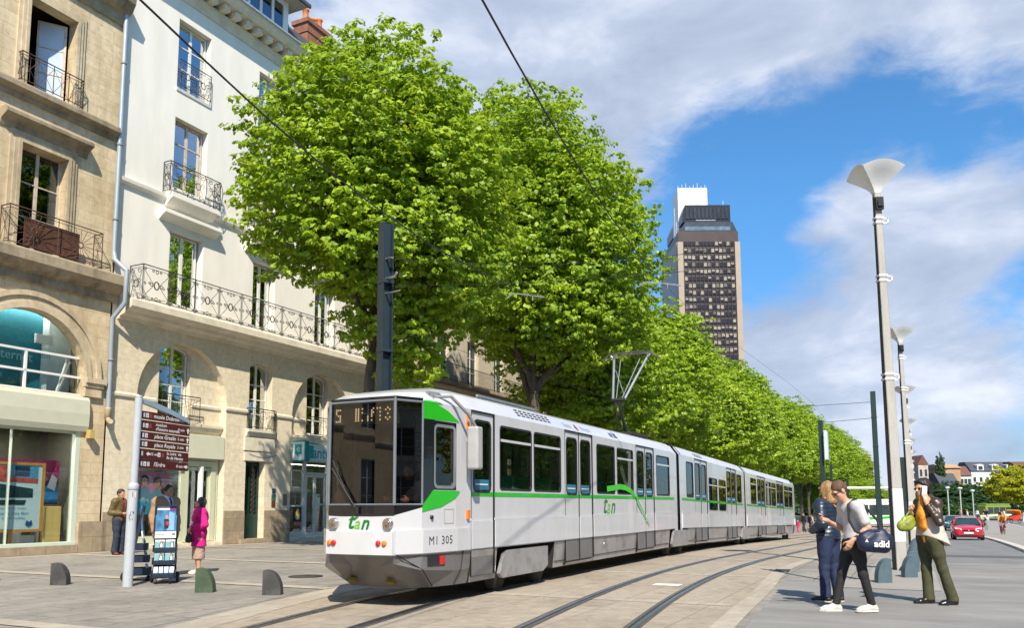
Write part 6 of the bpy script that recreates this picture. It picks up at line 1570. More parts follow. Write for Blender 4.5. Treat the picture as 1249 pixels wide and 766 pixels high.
wire('span_wire', 'thin cable running from the big pole down among the trees', [(P1[0], P1[1], 5.6), (30, 9.6, 5.3), (49, 10, 5.6)], .006, grp=GW)
wire('span_wire', 'thin upper cable from the far dark pole to the trees', [(49.5, 1.75, gz(49) + 7.6), (52, 9, gz(50) + 7.8), (54, 13.5, gz(50) + 8.2)], .014, grp=GW)
wire('span_wire', 'thin lower cable from the far dark pole to the trees', [(49.5, 1.75, gz(49) + 6.7), (52, 9, gz(50) + 6.6), (54, 13.5, gz(50) + 6.7)], .014, grp=GW)
for (s, c, d, lab) in ((16.2, C1, 1, 'silver registration arm holding the wire above the tram'), (16.6, C2, 1, 'silver registration arm holding the wire above the empty track')):
    t = c(s); o = thing('registration_arm', lab, 'wire holder', s, t, 6.02, 0, 'registration arms under the cables')
    mb = MB(); mb.tube([(s, t + .62, 6.14), (s, t + .50, 6.22), (s, t + .35, 6.2), (s, t - .28, 6.05)], .016, 6); mb.build('arm', M_ALU, o)
    mb = MB(); mb.tube([(s, t, 6.0), (s, t, 6.14)], .015, 5); mb.build('clip', M_GREY, o)
    mb = MB(); mb.tube([(s, t + .5, 6.22), (s - .05, t + .5, 6.4)], .008, 5); mb.build('dropper', M_WIRE, o)
mb = MB(); mb.tube([(0, 0, 6.72), (0, -.45, 6.68), (0, -.55, 6.75)], .03, 6); mb.tube([(0, 0, 7.2), (0, -.35, 7.15)], .025, 6); mb.tube([(0, .3, 6.4), (0, -.7, 6.3)], .02, 6)
L3(mb, 'wire_bracket', M_ALU, big)

# ---- pedestrian signpost
sp = thing('direction_sign', 'white direction signpost with brown boards under a curved blue top, on the left pavement', 'signpost', 10.89, 13.33, 0.0, R(6)); sp.rotation_euler.y = R(.9)
M_SPOLE = mat('signpost white', (.42, .455, .49), .35, var=.06, scale=5)
M_BROWN = mat('sign brown', (.085, .014, .012), .35, var=.05)
mb = MB(); mb.tube([(0, 0, -.05), (.0, .0, 1.85)], .092, 18); L3(mb, 'pole', M_SPOLE, sp)
mb = MB(); mb.lathe([(.092, 1.80), (.102, 1.82), (.102, 1.9), (.072, 1.94)], 18); L3(mb, 'pole_collar', M_SPOLE, sp)
mb = MB(); mb.tube([(.0, .0, 1.9), (.005, 0, 3.58)], .072, 18); mb.lathe([(.072, 3.58), (.06, 3.62), (.02, 3.63)], 18, c=(.005, 0, 0)); L3(mb, 'pole', M_SPOLE, sp)
BX0, BX1 = .10, 1.40
mb = MB()
top = [(BX0 - .05 + (BX1 + .02 - BX0) * i / 12, 3.56 - .27 * (i / 12) ** 1.7 ) for i in range(13)]
poly = top + [(x, z - .075 - .03 * math.sin(PI * i / 12)) for i, (x, z) in reversed(list(enumerate(top)))]
mb.prism(poly, lambda a, b, q: (a, q, b), -.04, .04); L3(mb, 'curved_top', mat('signpost blue grey', (.26, .36, .44), .35), sp)
boards = [('musée Dobrée', '10 min', 'up', 3), ('muséum\nd\'histoire naturelle', '9 min', 'up', 3), ('place Graslin', '5 min', 'up', 2), ('place Royale', '2 min', 'up', 2), ('la Loire  via\nîle de Nantes', '15 min', 'left', 2), ('l\'Erdre', '8 min', 'right', 3)]
zt = 3.34; M_LET = mat('sign lettering', (.74, .73, .70), .5, var=.02); M_PICT = mat('sign pictogram', (.45, .52, .58), .5); M_PRED = mat('sign red', (.24, .05, .045), .5)
hs_ = [.155, .20, .145, .145, .185, .165]
for (txt, mins, arrow, npict), hh in zip(boards, hs_):
    z1, z0 = zt, zt - hh; zc = (z0 + z1) / 2; zt = z0 - .022
    mb = MB(); mb.box(BX0 - .02, BX1, -.025, .025, z0, z1); b = L3(mb, 'board', M_BROWN, sp, bevel=.004)
    y = -.0275
    fn = lambda x0, zz: (lambda a, c: (x0 + a, y, zz + c))
    mb = MB()
    lines = txt.split('\n'); sz = .112 if len(lines) == 1 else .086
    x0 = .72 if arrow != 'left' else .82
    if arrow == 'right': x0 = .60
    for k, ln in enumerate(lines):
        add_text(mb, ln, fn(x0 if len(lines) == 1 else (.45 if arrow != 'left' else .78), zc + (len(lines) - 1) * .042 - k * .085), sz, 0, align='CENTER' if len(lines) == 1 else 'LEFT', shear=.15, bold=.0015)
    add_text(mb, mins, fn(1.15 if arrow != 'left' else .46, zc), .082, 0, shear=.15, bold=.001)
    def tri(cx, cz, a):
        pts = [(0, .06), (.045, .0), (.018, .0), (.018, -.055), (-.018, -.055), (-.018, .0), (-.045, .0)]
        c_, s_ = math.cos(a), math.sin(a)
        mb.add([(cx + p * c_ - q * s_, y, cz + p * s_ + q * c_) for p, q in pts], [(0, 1, 2, 3, 4, 5, 6)], 0)
    if arrow == 'up': tri(1.345, zc, 0)
    elif arrow == 'left': tri(.30, zc, PI / 2)
    else: tri(1.33, zc, -PI / 2)
    xs = [.14, .22, .31]
    if arrow == 'left': xs = [.14, .58, .68]
    for k, x in enumerate(xs[:npict] if arrow != 'left' else xs):
        q = .034; mi = (1, 0, 2 if len(lines) == 2 or 'Dob' in txt else 1)[k]
        w_ = .022 if k == 0 else q
        mb.add([(x - w_, y, zc - q * 1.25), (x + w_, y, zc - q * 1.25), (x + w_, y, zc + q * 1.25), (x - w_, y, zc + q * 1.25)], [(0, 1, 2, 3)], mi)
        if k == 1: mb.add([(x - .012, y - .001, zc - .025), (x + .012, y - .001, zc - .025), (x, y - .001, zc + .03)], [(0, 1, 2)], 3)
    sub_ = mb.build('lettering', [M_LET, M_PICT, M_PRED, M_BROWN], b, org=(0, 0, 0))
mb = MB()   # stickers and scribble on the pole
rr = .0935
def on_pole(a, z): return (rr * math.cos(a), rr * math.sin(a), z)
A0_ = R(-122)
for (a, z, w, h, mi) in ((-.1, 1.72, .12, .05, 1), (.15, 1.72, .1, .05, 2)):
    mb.add([on_pole(A0_ + a + w * dx * 2, z + h * dz) for dx, dz in ((-1, -1), (1, -1), (1, 1), (-1, 1))], [(0, 1, 2, 3)], mi)
rnd = random.Random(4)
A0_ = R(-138)
for k in range(12):
    a, z = A0_ + rnd.uniform(-.5, .3), 1.33 + rnd.uniform(-.12, .1); d = rnd.uniform(-.3, .35); dz = rnd.uniform(-.06, .06); w = .024
    mb.add([on_pole(a, z), on_pole(a + d, z + dz), on_pole(a + d, z + dz + w), on_pole(a, z + w)], [(0, 1, 2, 3)], 0)
L3(mb, 'stickers', [M_BLACK, M_PRED, M_WHITE], sp)

# ---- leaflet stands on wheels
M_STANDNAVY = mat('stand dark navy', (.012, .022, .045), .4, var=.15)
M_LEAFBLUE = mat('leaflet blue', (.05, .17, .33), .4, var=.5, scale=7); M_LEAFWHITE = mat('leaflet white', (.72, .75, .78), .4); M_LEAFTEAL = mat('leaflet teal', (.10, .27, .30), .4, var=.3, scale=9); M_PURPLE = mat('stand purple', (.13, .03, .17), .45, var=.2)
def leaflet_stand(label, s, t, rot):
    o = thing('leaflet_stand', label, 'leaflet stand', s, t, 0.0, rot)
    # local: x faces the reader (front at -x), y sideways
    mb = MB(); W2 = .205
    for sy in (-1, 1): mb.bar((.30, sy * W2, .10), (.02, sy * W2, 1.62), .035, .035)
    mb.box(-.16, .30, -W2, W2, .12, .17); mb.bar((.27, -W2, .35), (.27, W2, .35), .03, .03); mb.bar((.02, -W2, 1.62), (.02, W2, 1.62), .03, .03)
    fr = L3(mb, 'frame', M_STANDNAVY, o)
    # header poster
    mb = MB(); v = lambda x, y, z: (x, y, z)
    mb.add([v(.02, W2, 1.08), v(.02, -W2, 1.08), v(.05, -W2, 1.62), v(.05, W2, 1.62), v(.05, W2, 1.08), v(.05, -W2, 1.08), v(.08, -W2, 1.62), v(.08, W2, 1.62)][:4] + [v(.045, W2, 1.08), v(.045, -W2, 1.08), v(.075, -W2, 1.62), v(.075, W2, 1.62)], [(0, 1, 2, 3), (4, 7, 6, 5), (0, 4, 5, 1), (3, 2, 6, 7), (0, 3, 7, 4), (1, 5, 6, 2)], 0)
    def fx(z, e): return .02 + (z - 1.08) * .03 / .54 - e
    def pt(pts, mi, e): mb.add([(fx(z, e), y, z) for y, z in pts], [tuple(range(len(pts)))], mi)
    pt([(W2, 1.53), (-W2 * .3, 1.53), (-W2 * .3, 1.62), (W2, 1.62)], 1, .003); pt([(-W2 * .3, 1.50), (-W2, 1.50), (-W2, 1.62), (-W2 * .3, 1.62)], 2, .003)
    pt([(-.02, 1.10), (-.16, 1.10), (-.16, 1.46), (-.06, 1.5)], 3, .003); pt([(.03, 1.14), (-.05, 1.14), (-.06, 1.3), (-.02, 1.42), (.04, 1.32)], 4, .005); pt([(.02, 1.34), (-.04, 1.34), (-.03, 1.42), (.01, 1.42)], 5, .007); pt([(.0, 1.22), (-.07, 1.2), (-.06, 1.29), (.01, 1.29)], 6, .008)
    L3(mb, 'header_poster', [M_LEAFBLUE, M_LEAFWHITE, M_PURPLE, mat('leaflet sky', (.20, .38, .62), .4), M_BLACK, mat('leaflet skin', (.45, .25, .17), .5), mat('leaflet crimson', (.4, .03, .08), .4)], o)
    mb = MB(); mb.add([(.0, W2, .94), (.0, -W2, .94), (.02, -W2, 1.075), (.02, W2, 1.075), (.03, W2, .94), (.03, -W2, .94), (.05, -W2, 1.075), (.05, W2, 1.075)], [(0, 1, 2, 3), (4, 7, 6, 5), (0, 4, 5, 1), (3, 2, 6, 7), (0, 3, 7, 4), (1, 5, 6, 2)], 0)
    for k, (y0, y1) in enumerate(((.2, .02), (-.12, -.19))): mb.add([(.004, y0, 1.0), (.004, y1, 1.0), (.007, y1, 1.02 + .03 * k), (.007, y0, 1.02 + .03 * k)], [(0, 1, 2, 3)], 1)
    L3(mb, 'white_strip', [M_LEAFWHITE, M_GREY], o)
    # three trays with leaflets
    for k, (z, x, mi) in enumerate(((.66, -.06, 0), (.40, -.10, 0), (.14, -.14, 1))):
        mb = MB(); mb.box(x - .02, .26, -W2 - .025, W2 + .025, z, z + .025); mb.box(x - .03, x - .012, -W2 - .025, W2 + .025, z, z + .085)
        for sy in (-1, 1): mb.box(x - .03, .26, sy * (W2 + .012) - .012, sy * (W2 + .012) + .012, z, z + .14)
        tr = L3(mb, 'tray', M_STANDNAVY, o)
        nn = 2 if mi == 0 else 4
        for j in range(nn):
            y1 = W2 - .012 - j * 2 * W2 / nn; y0 = y1 - 2 * W2 / nn + .02
            mb = MB(); zb, zt_ = z + .03, z + .245 - .03 * mi
            a, b = x + .0, x + .055
            mb.add([(a, y1, zb), (a, y0, zb), (b, y0, zt_), (b, y1, zt_), (a + .03, y1, zb), (a + .03, y0, zb), (b + .03, y0, zt_), (b + .03, y1, zt_)], [(0, 1, 2, 3), (4, 7, 6, 5), (0, 4, 5, 1), (3, 2, 6, 7), (0, 3, 7, 4), (1, 5, 6, 2)], 0)
            def lf(pts, m__, e): mb.add([(a + (b - a) * q - e, y1 + (y0 - y1) * p_, zb + (zt_ - zb) * q) for p_, q in pts], [tuple(range(len(pts)))], m__)
            if mi == 0:
                lf([(.45, .12), (.9, .12), (.85, .85), (.6, .95), (.5, .6)], 1, .003); lf([(.55, .3), (.8, .3), (.78, .62), (.6, .66)], 2, .005); lf([(.6, .68), (.76, .68), (.74, .86), (.62, .86)], 3, .006); lf([(.0, .86), (1, .86), (1, 1), (0, 1)], 4, .002)
            else: lf([(.0, .0), (1, .0), (1, .35), (0, .35)], 5, .003)
            mb.build('leaflet', [M_LEAFTEAL if mi == 0 else mat('leaflet pale blue', (.42, .55, .64), .4, var=.12), M_BLACK, M_LEAFWHITE, MATS['leaflet skin'], M_LEAFWHITE, M_LEAFBLUE], tr, org=(0, 0, 0))
    for sy in (-1, 1):
        mb = MB(); mb.lathe([(.02, -.03), (.10, -.03), (.115, -.01), (.115, .02), (.09, .03), (.02, .03)], 18, c=(.30, sy * (W2 + .05), .11), axis='y'); L3(mb, 'wheel', M_RUBBER, o)
        mb = MB(); mb.lathe([(.045, -.015), (.05, 0), (.045, .015)], 10, c=(-.12, sy * (W2 - .07), .05), axis='y'); L3(mb, 'castor', M_RUBBER, o)
    o.scale = (.93, .93, .93)
    return o
leaflet_stand('wheeled leaflet stand facing the camera, blue poster on top and three trays of leaflets', 11.6, 13.2, R(44))
leaflet_stand('dark wheeled leaflet stand turned away, half hidden behind the white sign pole', 11.9, 14.15, R(136))
# ------------------------------------------------------------------ people: smooth continuous figures grown from blended shapes
def surface_nets(f, org, res):
    nx, ny, nz = f.shape; ins = f < 0
    cm = np.zeros((nx - 1, ny - 1, nz - 1), np.int8)
    for a in (0, 1):
        for b in (0, 1):
            for c in (0, 1): cm += ins[a:nx - 1 + a, b:ny - 1 + b, c:nz - 1 + c]
    act = (cm > 0) & (cm < 8); ci, cj, ck = np.nonzero(act); n = len(ci)
    idx = -np.ones(act.shape, np.int32); idx[ci, cj, ck] = np.arange(n)
    acc = np.zeros((n, 3)); cnt = np.zeros(n)
    C = [(a, b, c) for a in (0, 1) for b in (0, 1) for c in (0, 1)]
    for p in C:
        for ax in range(3):
            if p[ax]: continue
            q = list(p); q[ax] = 1
            fa = f[ci + p[0], cj + p[1], ck + p[2]]; fb = f[ci + q[0], cj + q[1], ck + q[2]]
            m = (fa < 0) != (fb < 0); t = np.where(m, fa / np.where(m, fa - fb, 1), 0)
            pos = np.array(p, float)[None, :] + t[:, None] * np.eye(3)[ax][None, :]
            acc[m] += pos[m]; cnt[m] += 1
    V = (np.stack([ci, cj, ck], 1) + acc / cnt[:, None]) * res + np.array(org)
    F_ = []
    for ax in range(3):
        sl0 = [slice(None)] * 3; sl1 = [slice(None)] * 3; sl0[ax] = slice(0, -1); sl1[ax] = slice(1, None)
        a, b = ins[tuple(sl0)], ins[tuple(sl1)]; e = np.argwhere(a != b)
        u, v = (ax + 1) % 3, (ax + 2) % 3
        e = e[(e[:, u] > 0) & (e[:, v] > 0) & (e[:, u] < f.shape[u] - 1) & (e[:, v] < f.shape[v] - 1)]
        def cell(du, dv):
            k = e.copy(); k[:, u] -= du; k[:, v] -= dv; return idx[k[:, 0], k[:, 1], k[:, 2]]
        q = np.stack([cell(1, 1), cell(0, 1), cell(0, 0), cell(1, 0)], 1)
        flip = ~a[tuple(e.T)]; q[flip] = q[flip][:, ::-1]; F_.append(q)
    return V, np.concatenate(F_)
def blend(prims, res, clips=(), noise=None, pad=.05):
    lo = np.min([p['lo'] for p in prims], 0) - pad; hi = np.max([p['hi'] for p in prims], 0) + pad
    dims = np.ceil((hi - lo) / res).astype(int) + 2
    f = np.full(dims, 1.0, np.float32)
    ax = [lo[i] + res * np.arange(dims[i]) for i in range(3)]
    for p in prims:
        k = p['k']; m = k + 3 * res + .01
        i0 = np.maximum(((p['lo'] - m - lo) / res).astype(int), 0); i1 = np.minimum(((p['hi'] + m - lo) / res).astype(int) + 2, dims)
        X = ax[0][i0[0]:i1[0], None, None]; Y = ax[1][None, i0[1]:i1[1], None]; Z = ax[2][None, None, i0[2]:i1[2]]
        d = p['fn'](X, Y, Z).astype(np.float32)
        s = (slice(i0[0], i1[0]), slice(i0[1], i1[1]), slice(i0[2], i1[2]))
        if p.get('cut'):
            f[s] = np.maximum(f[s], -d); continue
        h = np.clip(.5 + .5 * (f[s] - d) / k, 0, 1); f[s] = f[s] * (1 - h) + d * h - k * h * (1 - h)
    X, Y, Z = ax[0][:, None, None], ax[1][None, :, None], ax[2][None, None, :]
    if noise: f = f + noise(X, Y, Z).astype(np.float32)
    for c in clips: f = np.maximum(f, c(X, Y, Z).astype(np.float32))
    f[0] = f[-1] = 1; f[:, 0] = f[:, -1] = 1; f[:, :, 0] = f[:, :, -1] = 1
    return surface_nets(f, lo, res)
def cone(a, b, ra, rb, k=.03, flat=None):
    """round cone; flat = (axis, factor) squashes its section along that axis"""
    a = np.array(a, float); b = np.array(b, float); ab = b - a; L2 = max(ab @ ab, 1e-9); rm = max(ra, rb)
    def fn(X, Y, Z):
        px, py, pz = X - a[0], Y - a[1], Z - a[2]
        h = np.clip((px * ab[0] + py * ab[1] + pz * ab[2]) / L2, 0, 1)
        qx, qy, qz = px - h * ab[0], py - h * ab[1], pz - h * ab[2]
        if flat:
            n_, q = flat; dd = qx * n_[0] + qy * n_[1] + qz * n_[2]; e = dd * (1 / q - 1); qx, qy, qz = qx + e * n_[0], qy + e * n_[1], qz + e * n_[2]
        return np.sqrt(qx * qx + qy * qy + qz * qz) - (ra + (rb - ra) * h)
    return dict(fn=fn, lo=np.minimum(a, b) - rm, hi=np.maximum(a, b) + rm, k=k)
def ell(c, r, M=None, k=.03, cut=False):
    c = np.array(c, float); r = np.array(r, float); M = np.eye(3) if M is None else np.array(M, float); rm = r.max()
    def fn(X, Y, Z):
        p = (X - c[0], Y - c[1], Z - c[2]); u = [p[0] * M[0, i] + p[1] * M[1, i] + p[2] * M[2, i] for i in range(3)]
        k0 = np.sqrt(sum((u[i] / r[i]) ** 2 for i in range(3))); k1 = np.sqrt(sum((u[i] / r[i] ** 2) ** 2 for i in range(3)))
        return k0 * (k0 - 1) / np.maximum(k1, 1e-6)
    return dict(fn=fn, lo=c - rm, hi=c + rm, k=k, cut=cut)
def vn(v): v = np.array(v, float); return v / np.linalg.norm(v)
def basis(fwd, up):
    z = vn(up); x = np.array(fwd, float); x = vn(x - z * (x @ z)); y = np.cross(z, x); return np.stack([x, y, z], 1)
STAND = dict(pelvis=(0, 0, .94), chest=(0, 0, 1.27), neck=(0, 0, 1.455), head=(.02, 0, 1.625), face=(1, 0, 0), front=(1, 0, 0),
             shL=(0, .185, 1.41), shR=(0, -.185, 1.41), elL=(-.02, .24, 1.12), elR=(-.02, -.24, 1.12), wrL=(.04, .25, .87), wrR=(.04, -.25, .87),
             hdL=(.1, 0, -1), hdR=(.1, 0, -1), pnL=(0, -1, 0), pnR=(0, 1, 0), curl=.35,
             hipL=(0, .095, .92), hipR=(0, -.095, .92), knL=(.02, .10, .49), knR=(.02, -.10, .49), anL=(-.02, .10, .085), anR=(-.02, -.10, .085), ftL=(1, .12, 0), ftR=(1, -.12, 0))
class Figure:
    def __init__(s, pose, female=False, build=1.0):
        s.p = {k: (np.array(v, float) if not isinstance(v, (float, int)) else v) for k, v in {**STAND, **pose}.items()}; s.fem = female; s.b = build
    def torso(s, o=0.0, lo=0.0, k=.06):
        p = s.p; b = s.b; up = vn(p['chest'] - p['pelvis']); lat = vn(p['shL'] - p['shR']); fr = np.cross(lat, up); M = np.stack([vn(fr), lat - up * (lat @ up), up], 1)
        lat2 = vn(p['hipL'] - p['hipR']); M2 = np.stack([vn(np.cross(lat2, up)), lat2, up], 1); w = p['pelvis'] * .55 + p['chest'] * .45
        out = [ell(p['chest'] + up * .03, (.112 * b + o, .158 * b + o, .19 + o), M, k), ell(w, ((.098 if not s.fem else .088) * b + o, (.135 if not s.fem else .118) * b + o, .17 + o), M, k), ell(p['pelvis'], (.112 * b + o + lo, (.158 if not s.fem else .172) * b + o + lo, .13 + o), M2, k),
               cone(p['shL'] * .8 + p['neck'] * .2 + np.array((0, 0, -.015)), p['shR'] * .8 + p['neck'] * .2 + np.array((0, 0, -.015)), .062 + o, .062 + o, k), cone(p['neck'] + np.array((0, 0, -.08)), p['neck'] + np.array((0, 0, -.02)), .085 + o, .062 + o, .05)]
        if s.fem: out += [ell(p['chest'] + M[:, 0] * .085 * b + sg * M[:, 1] * .068 + up * -.0, (.06 + o * .6, .062 + o * .6, .065 + o * .6), M, .04) for sg in (-1, 1)]
        return out
    def arm(s, S, o=0.0, end=1.0, k=.03):
        p = s.p; a, e, w = p['sh' + S], p['el' + S], p['wr' + S]; b = s.b * (.9 if s.fem else 1)
        ee = e if end >= .5 else a + (e - a) * end * 2
        out = [cone(a, ee, .054 * b + o, (.041 if end >= .5 else .048) * b + o, .04), ell(a, np.array((.062, .062, .062)) * b + o, None, .04)]
        if end > .5: out.append(cone(e, e + (w - e) * (end - .5) * 2, .042 * b + o, .029 * b + o * .85, k)); 
        if end > .5: out.append(ell(e + (w - e) * .28, np.array((.044, .044, .044)) * b + o, None, k))
        return out
    def leg(s, S, o=0.0, end=1.0, k=.03, bottom=None):
        p = s.p; a, e, w = p['hip' + S], p['kn' + S], p['an' + S]; b = s.b
        out = [cone(a, e, .088 * b + o, .056 * b + o, .05), cone(a + (e - a) * .05, a + (e - a) * .5, .092 * b + o, .078 * b + o, .04)]
        if end > .5:
            out += [cone(e, e + (w - e) * (end - .5) * 2, .056 * b + o, (.038 if bottom is None else bottom) * b + o, k)]
            if bottom is None: out += [ell(e + (w - e) * .3 + np.array((-.012, 0, 0)) , np.array((.056, .052, .11)) * b + o, basis((1, 0, 0), e - w), k)]
        return out
    def foot(s, S, o=0.0, heel=True, h=0.0):
        a = s.p['an' + S]; d = vn(s.p['ft' + S]); z = np.array((0, 0, 1.0)); base = a * 1.0
        hl = a - d * .035 - z * (.045 + h); ball = a + d * .135 - z * .055; toe = a + d * .19 - z * .06
        return [cone(a, hl, .038 + o, .034 + o, .02), cone(a - z * .015, ball, .038 + o, .032 + o, .03), cone(ball, toe, .034 + o, .024 + o, .03, (np.cross(d, z), 1.35)), cone(hl, ball, .03 + o, .033 + o, .03)]
    def neckp(s): return [cone(s.p['neck'] + np.array((0, 0, -.04)), s.p['head'] + np.array((-.01, 0, -.07)), .056 if not s.fem else .048, .052 if not s.fem else .046, .03)]
    def headM(s): return basis(s.p['face'], np.array((0, 0, 1.0)) + .0 * s.p['face']) if abs(vn(s.p['face'])[2]) < .05 else s._hm()
    def _hm(s):
        x = vn(s.p['face']); y = vn(np.cross((0, 0, 1.0), x)); z = np.cross(x, y); return np.stack([x, y, z], 1)
    def hp(s, x, y, z): return s.p['head'] + s.headM() @ np.array((x, y, z))
    def headp(s):
        M = s.headM(); H = s.hp; f = s.fem
        out = [ell(H(-.012, 0, .018), (.096, .075, .102), M, .03), ell(H(.028, 0, -.055), (.062, .056 if not f else .052, .062), M, .04), cone(H(.068, 0, -.098), H(.075, 0, -.095), .022, .020, .03),
               cone(H(.088, 0, .012), H(.112, 0, -.028), .010, .016, .014), ell(H(.106, 0, -.032), (.012, .017, .009), M, .008),
               cone(H(.080, -.036, .022), H(.080, .036, .022), .016, .016, .02), cone(H(.086, -.02, -.068), H(.086, .02, -.068), .010, .010, .012), ell(H(.062, .04, -.02), (.025, .022, .026), M, .02), ell(H(.062, -.04, -.02), (.025, .022, .026), M, .02)]
        for sg in (-1, 1):
            out.append(ell(H(.092, sg * .032, .0), (.012, .016, .010), M, .01, True)); out.append(ell(H(-.012, sg * .079, -.012), (.024, .011, .034), M, .01))
        out.append(cone(H(.0975, -.022, -.0685), H(.0975, .022, -.0685), .0045, .0045, .004)); out[-1]['cut'] = True
        return out
    def hand(s, S, curl=None, spread=.0):
        p = s.p; w = p['wr' + S]; d = vn(p['hd' + S]); n = p['pn' + S]; n = vn(n - d * (n @ d)); lat = np.cross(d, n)
        th = lat if (S == 'L') == (np.cross(d, n) @ lat > 0) else lat; 
        th = -lat if S == 'L' else lat
        c = p['curl'] if curl is None else curl
        out = [cone(w - d * .02, w + d * .03, .027, .028, .02)]
        kn = []
        for i, y in enumerate((.030, .010, -.010, -.028)):
            b = w + d * (.085 - .004 * abs(i - 1)) + th * y; kn.append(b); out.append(cone(w + d * .02 + th * y * .7, b, .014, .0125, .02))
        for i, b in enumerate(kn):
            L = (.040, .045, .042, .033)[i]; ang = c * (.6 + .12 * i); q = b; dd = d + th * spread * (1.5 - i) * .1
            for j, (l, r) in enumerate(((L, .0095), (L * .65, .0088), (L * .5, .0078))):
                ang2 = ang + c * (.9 * j); v = vn(dd * math.cos(ang2) + n * math.sin(ang2)); q2 = q + v * l
                out.append(cone(q, q2, r, r * .93, .006)); q = q2
        t0 = w + d * .025 + th * .025; t1 = t0 + vn(d * .6 + th * .8 + n * .35) * .042; t2 = t1 + vn(d * .85 + th * .25 + n * .6) * .032; t3 = t2 + vn(d * .9 - th * .1 + n * .6) * .025
        out += [cone(t0, t1, .015, .0125, .012), cone(t1, t2, .012, .0105, .006), cone(t2, t3, .0105, .009, .006)]
        return out
def fold_noise(amp=.004, f=1.0, seed=0):
    return lambda X, Y, Z: amp * (.55 * np.sin(29 * f * Z + 17 * f * X + 24 * f * Y + seed + 2 * np.sin(9 * Z + 7 * X + seed)) * np.sin(19 * f * X - 13 * f * Z + 2 * seed + 2 * np.sin(11 * Y + 5 * Z)) + .35 * np.sin(41 * f * Z - 33 * f * Y + 3 * seed + 31 * f * X + 2.5 * np.sin(13 * Z + 9 * X)))
def sdf_obj(name, prims, m, parent, res, clips=(), noise=None):
    V, Fq = blend(prims, res, clips, noise)
    me = bpy.data.meshes.new(name); me.from_pydata([tuple(v) for v in V], [], [tuple(q) for q in Fq]); me.polygons.foreach_set('use_smooth', [True] * len(Fq)); me.materials.append(m); me.update()
    bm = bmesh.new(); bm.from_mesh(me); bmesh.ops.recalc_face_normals(bm, faces=bm.faces); bm.to_mesh(me); bm.free()
    o = bpy.data.objects.new(name, me); COL.objects.link(o); o.parent = parent; return o
zmin = lambda h: (lambda X, Y, Z: h - Z + 0 * X + 0 * Y)
zmax = lambda h: (lambda X, Y, Z: Z - h + 0 * X + 0 * Y)
def plane(p0, n): 
    p0 = np.array(p0, float); n = vn(n); return lambda X, Y, Z: (X - p0[0]) * n[0] + (Y - p0[1]) * n[1] + (Z - p0[2]) * n[2]
M_SKIN = mat('skin', (.56, .31, .21), .5, var=.06, scale=8); M_SKIN2 = mat('tanned skin', (.44, .23, .15), .5, var=.06, scale=8)
M_HAIRD = mat('dark brown hair', (.022, .013, .009), .5, var=.4, scale=30, stretch=(1, 1, .3), bump=.5, bscale=60); M_HAIRB = mat('dark blond hair', (.30, .17, .07), .5, var=.4, scale=25, stretch=(1, 1, .3), bump=.5, bscale=60); M_HAIRG = mat('grey black hair', (.05, .047, .045), .5, var=.6, scale=40, bump=.5, bscale=60); M_HAIRS = mat('cropped brown hair', (.10, .052, .03), .65, var=.35, scale=60, bump=.4, bscale=90)
M_EYE = mat('eye dark', (.02, .015, .012), .2)
def cloth(name, col, var=.14, bump=.3, rough=.8, scale=5, bs=14): return mat(name, col, rough, var=var, scale=scale, bump=bump, bscale=bs)
def person(label, px, world_yaw, H, pose, group=None, female=False, build=1.0, z=None, at=None):
    """an Empty at the feet; local x = the way the person faces"""
    s, t = at
    o = thing('person', label, 'person', s, t, gz(s) if z is None else z, R(world_yaw) - YAW, group)
    k = H / 1.75; o.scale = (k, k, k)
    return o, Figure(pose, female, build)
def eyes(fg, o):
    mb = MB(); M = fg.headM()
    for sg in (-1, 1):
        c = fg.hp(.086, sg * .032, .0); b = len(mb.v)
        mb.lathe([(.001, -.008), (.006, -.006), (.008, 0), (.006, .006), (.001, .008)], 8, c=tuple(c))
    return mb.build('eyes', M_EYE, o, org=(0, 0, 0))
def hair_cap(fg, o, m, back=.0, front=.03, side=.0, thick=.014, res=.009, longer=(), noise=.004):
    M = fg.headM(); H = fg.hp
    pr = [ell(H(-.018, 0, .028), (.096 + thick, .076 + thick, .100 + thick), M, .02)] + list(longer)
    # hairline: keep what is above / behind a tilted plane through the brow and below the ears
    c1 = plane(H(.055 + front, 0, .055), M @ np.array((.85, 0, -.52)))
    c2 = plane(H(-.03, 0, -.055 + back), M @ np.array((.45, 0, -1)))
    clips = [lambda X, Y, Z: np.minimum(np.maximum(c1(X, Y, Z), c2(X, Y, Z)), 9)] if not longer else []
    if longer: clips = [lambda X, Y, Z: c1(X, Y, Z)]
    return sdf_obj('hair', pr, m, o, res, clips, lambda X, Y, Z: noise * np.sin(60 * X + 20 * Z) * np.sin(55 * Y + 35 * Z))
def s_t(o, loc):
    """street coordinates of a point given in the figure's own frame"""
    r = Matrix.Rotation(o.rotation_euler.z, 3, 'Z') @ (Vector(loc) * o.scale.x); w = o.location + r
    return w.dot(U), w.dot(NL), w.z
def held(name, label, cat, o, loc, group=None):
    """a thing of its own, placed where the figure o holds or carries it (same heading and scale)"""
    s, t, z = s_t(o, loc); h = thing(name, label, cat, s, t, z, o.rotation_euler.z - YAW, group); h.scale = o.scale
    h['at'] = tuple(loc); return h
def at0(mb, name, m, h, **k): return mb.build(name, m, h, org=tuple(h['at']), **k)
def sdf_at(name, prims, m, h, res, clips=(), noise=None):
    ob = sdf_obj(name, prims, m, h, res, clips, noise); a = np.array(h['at'])
    for v in ob.data.vertices: v.co -= Vector(a)
    return ob
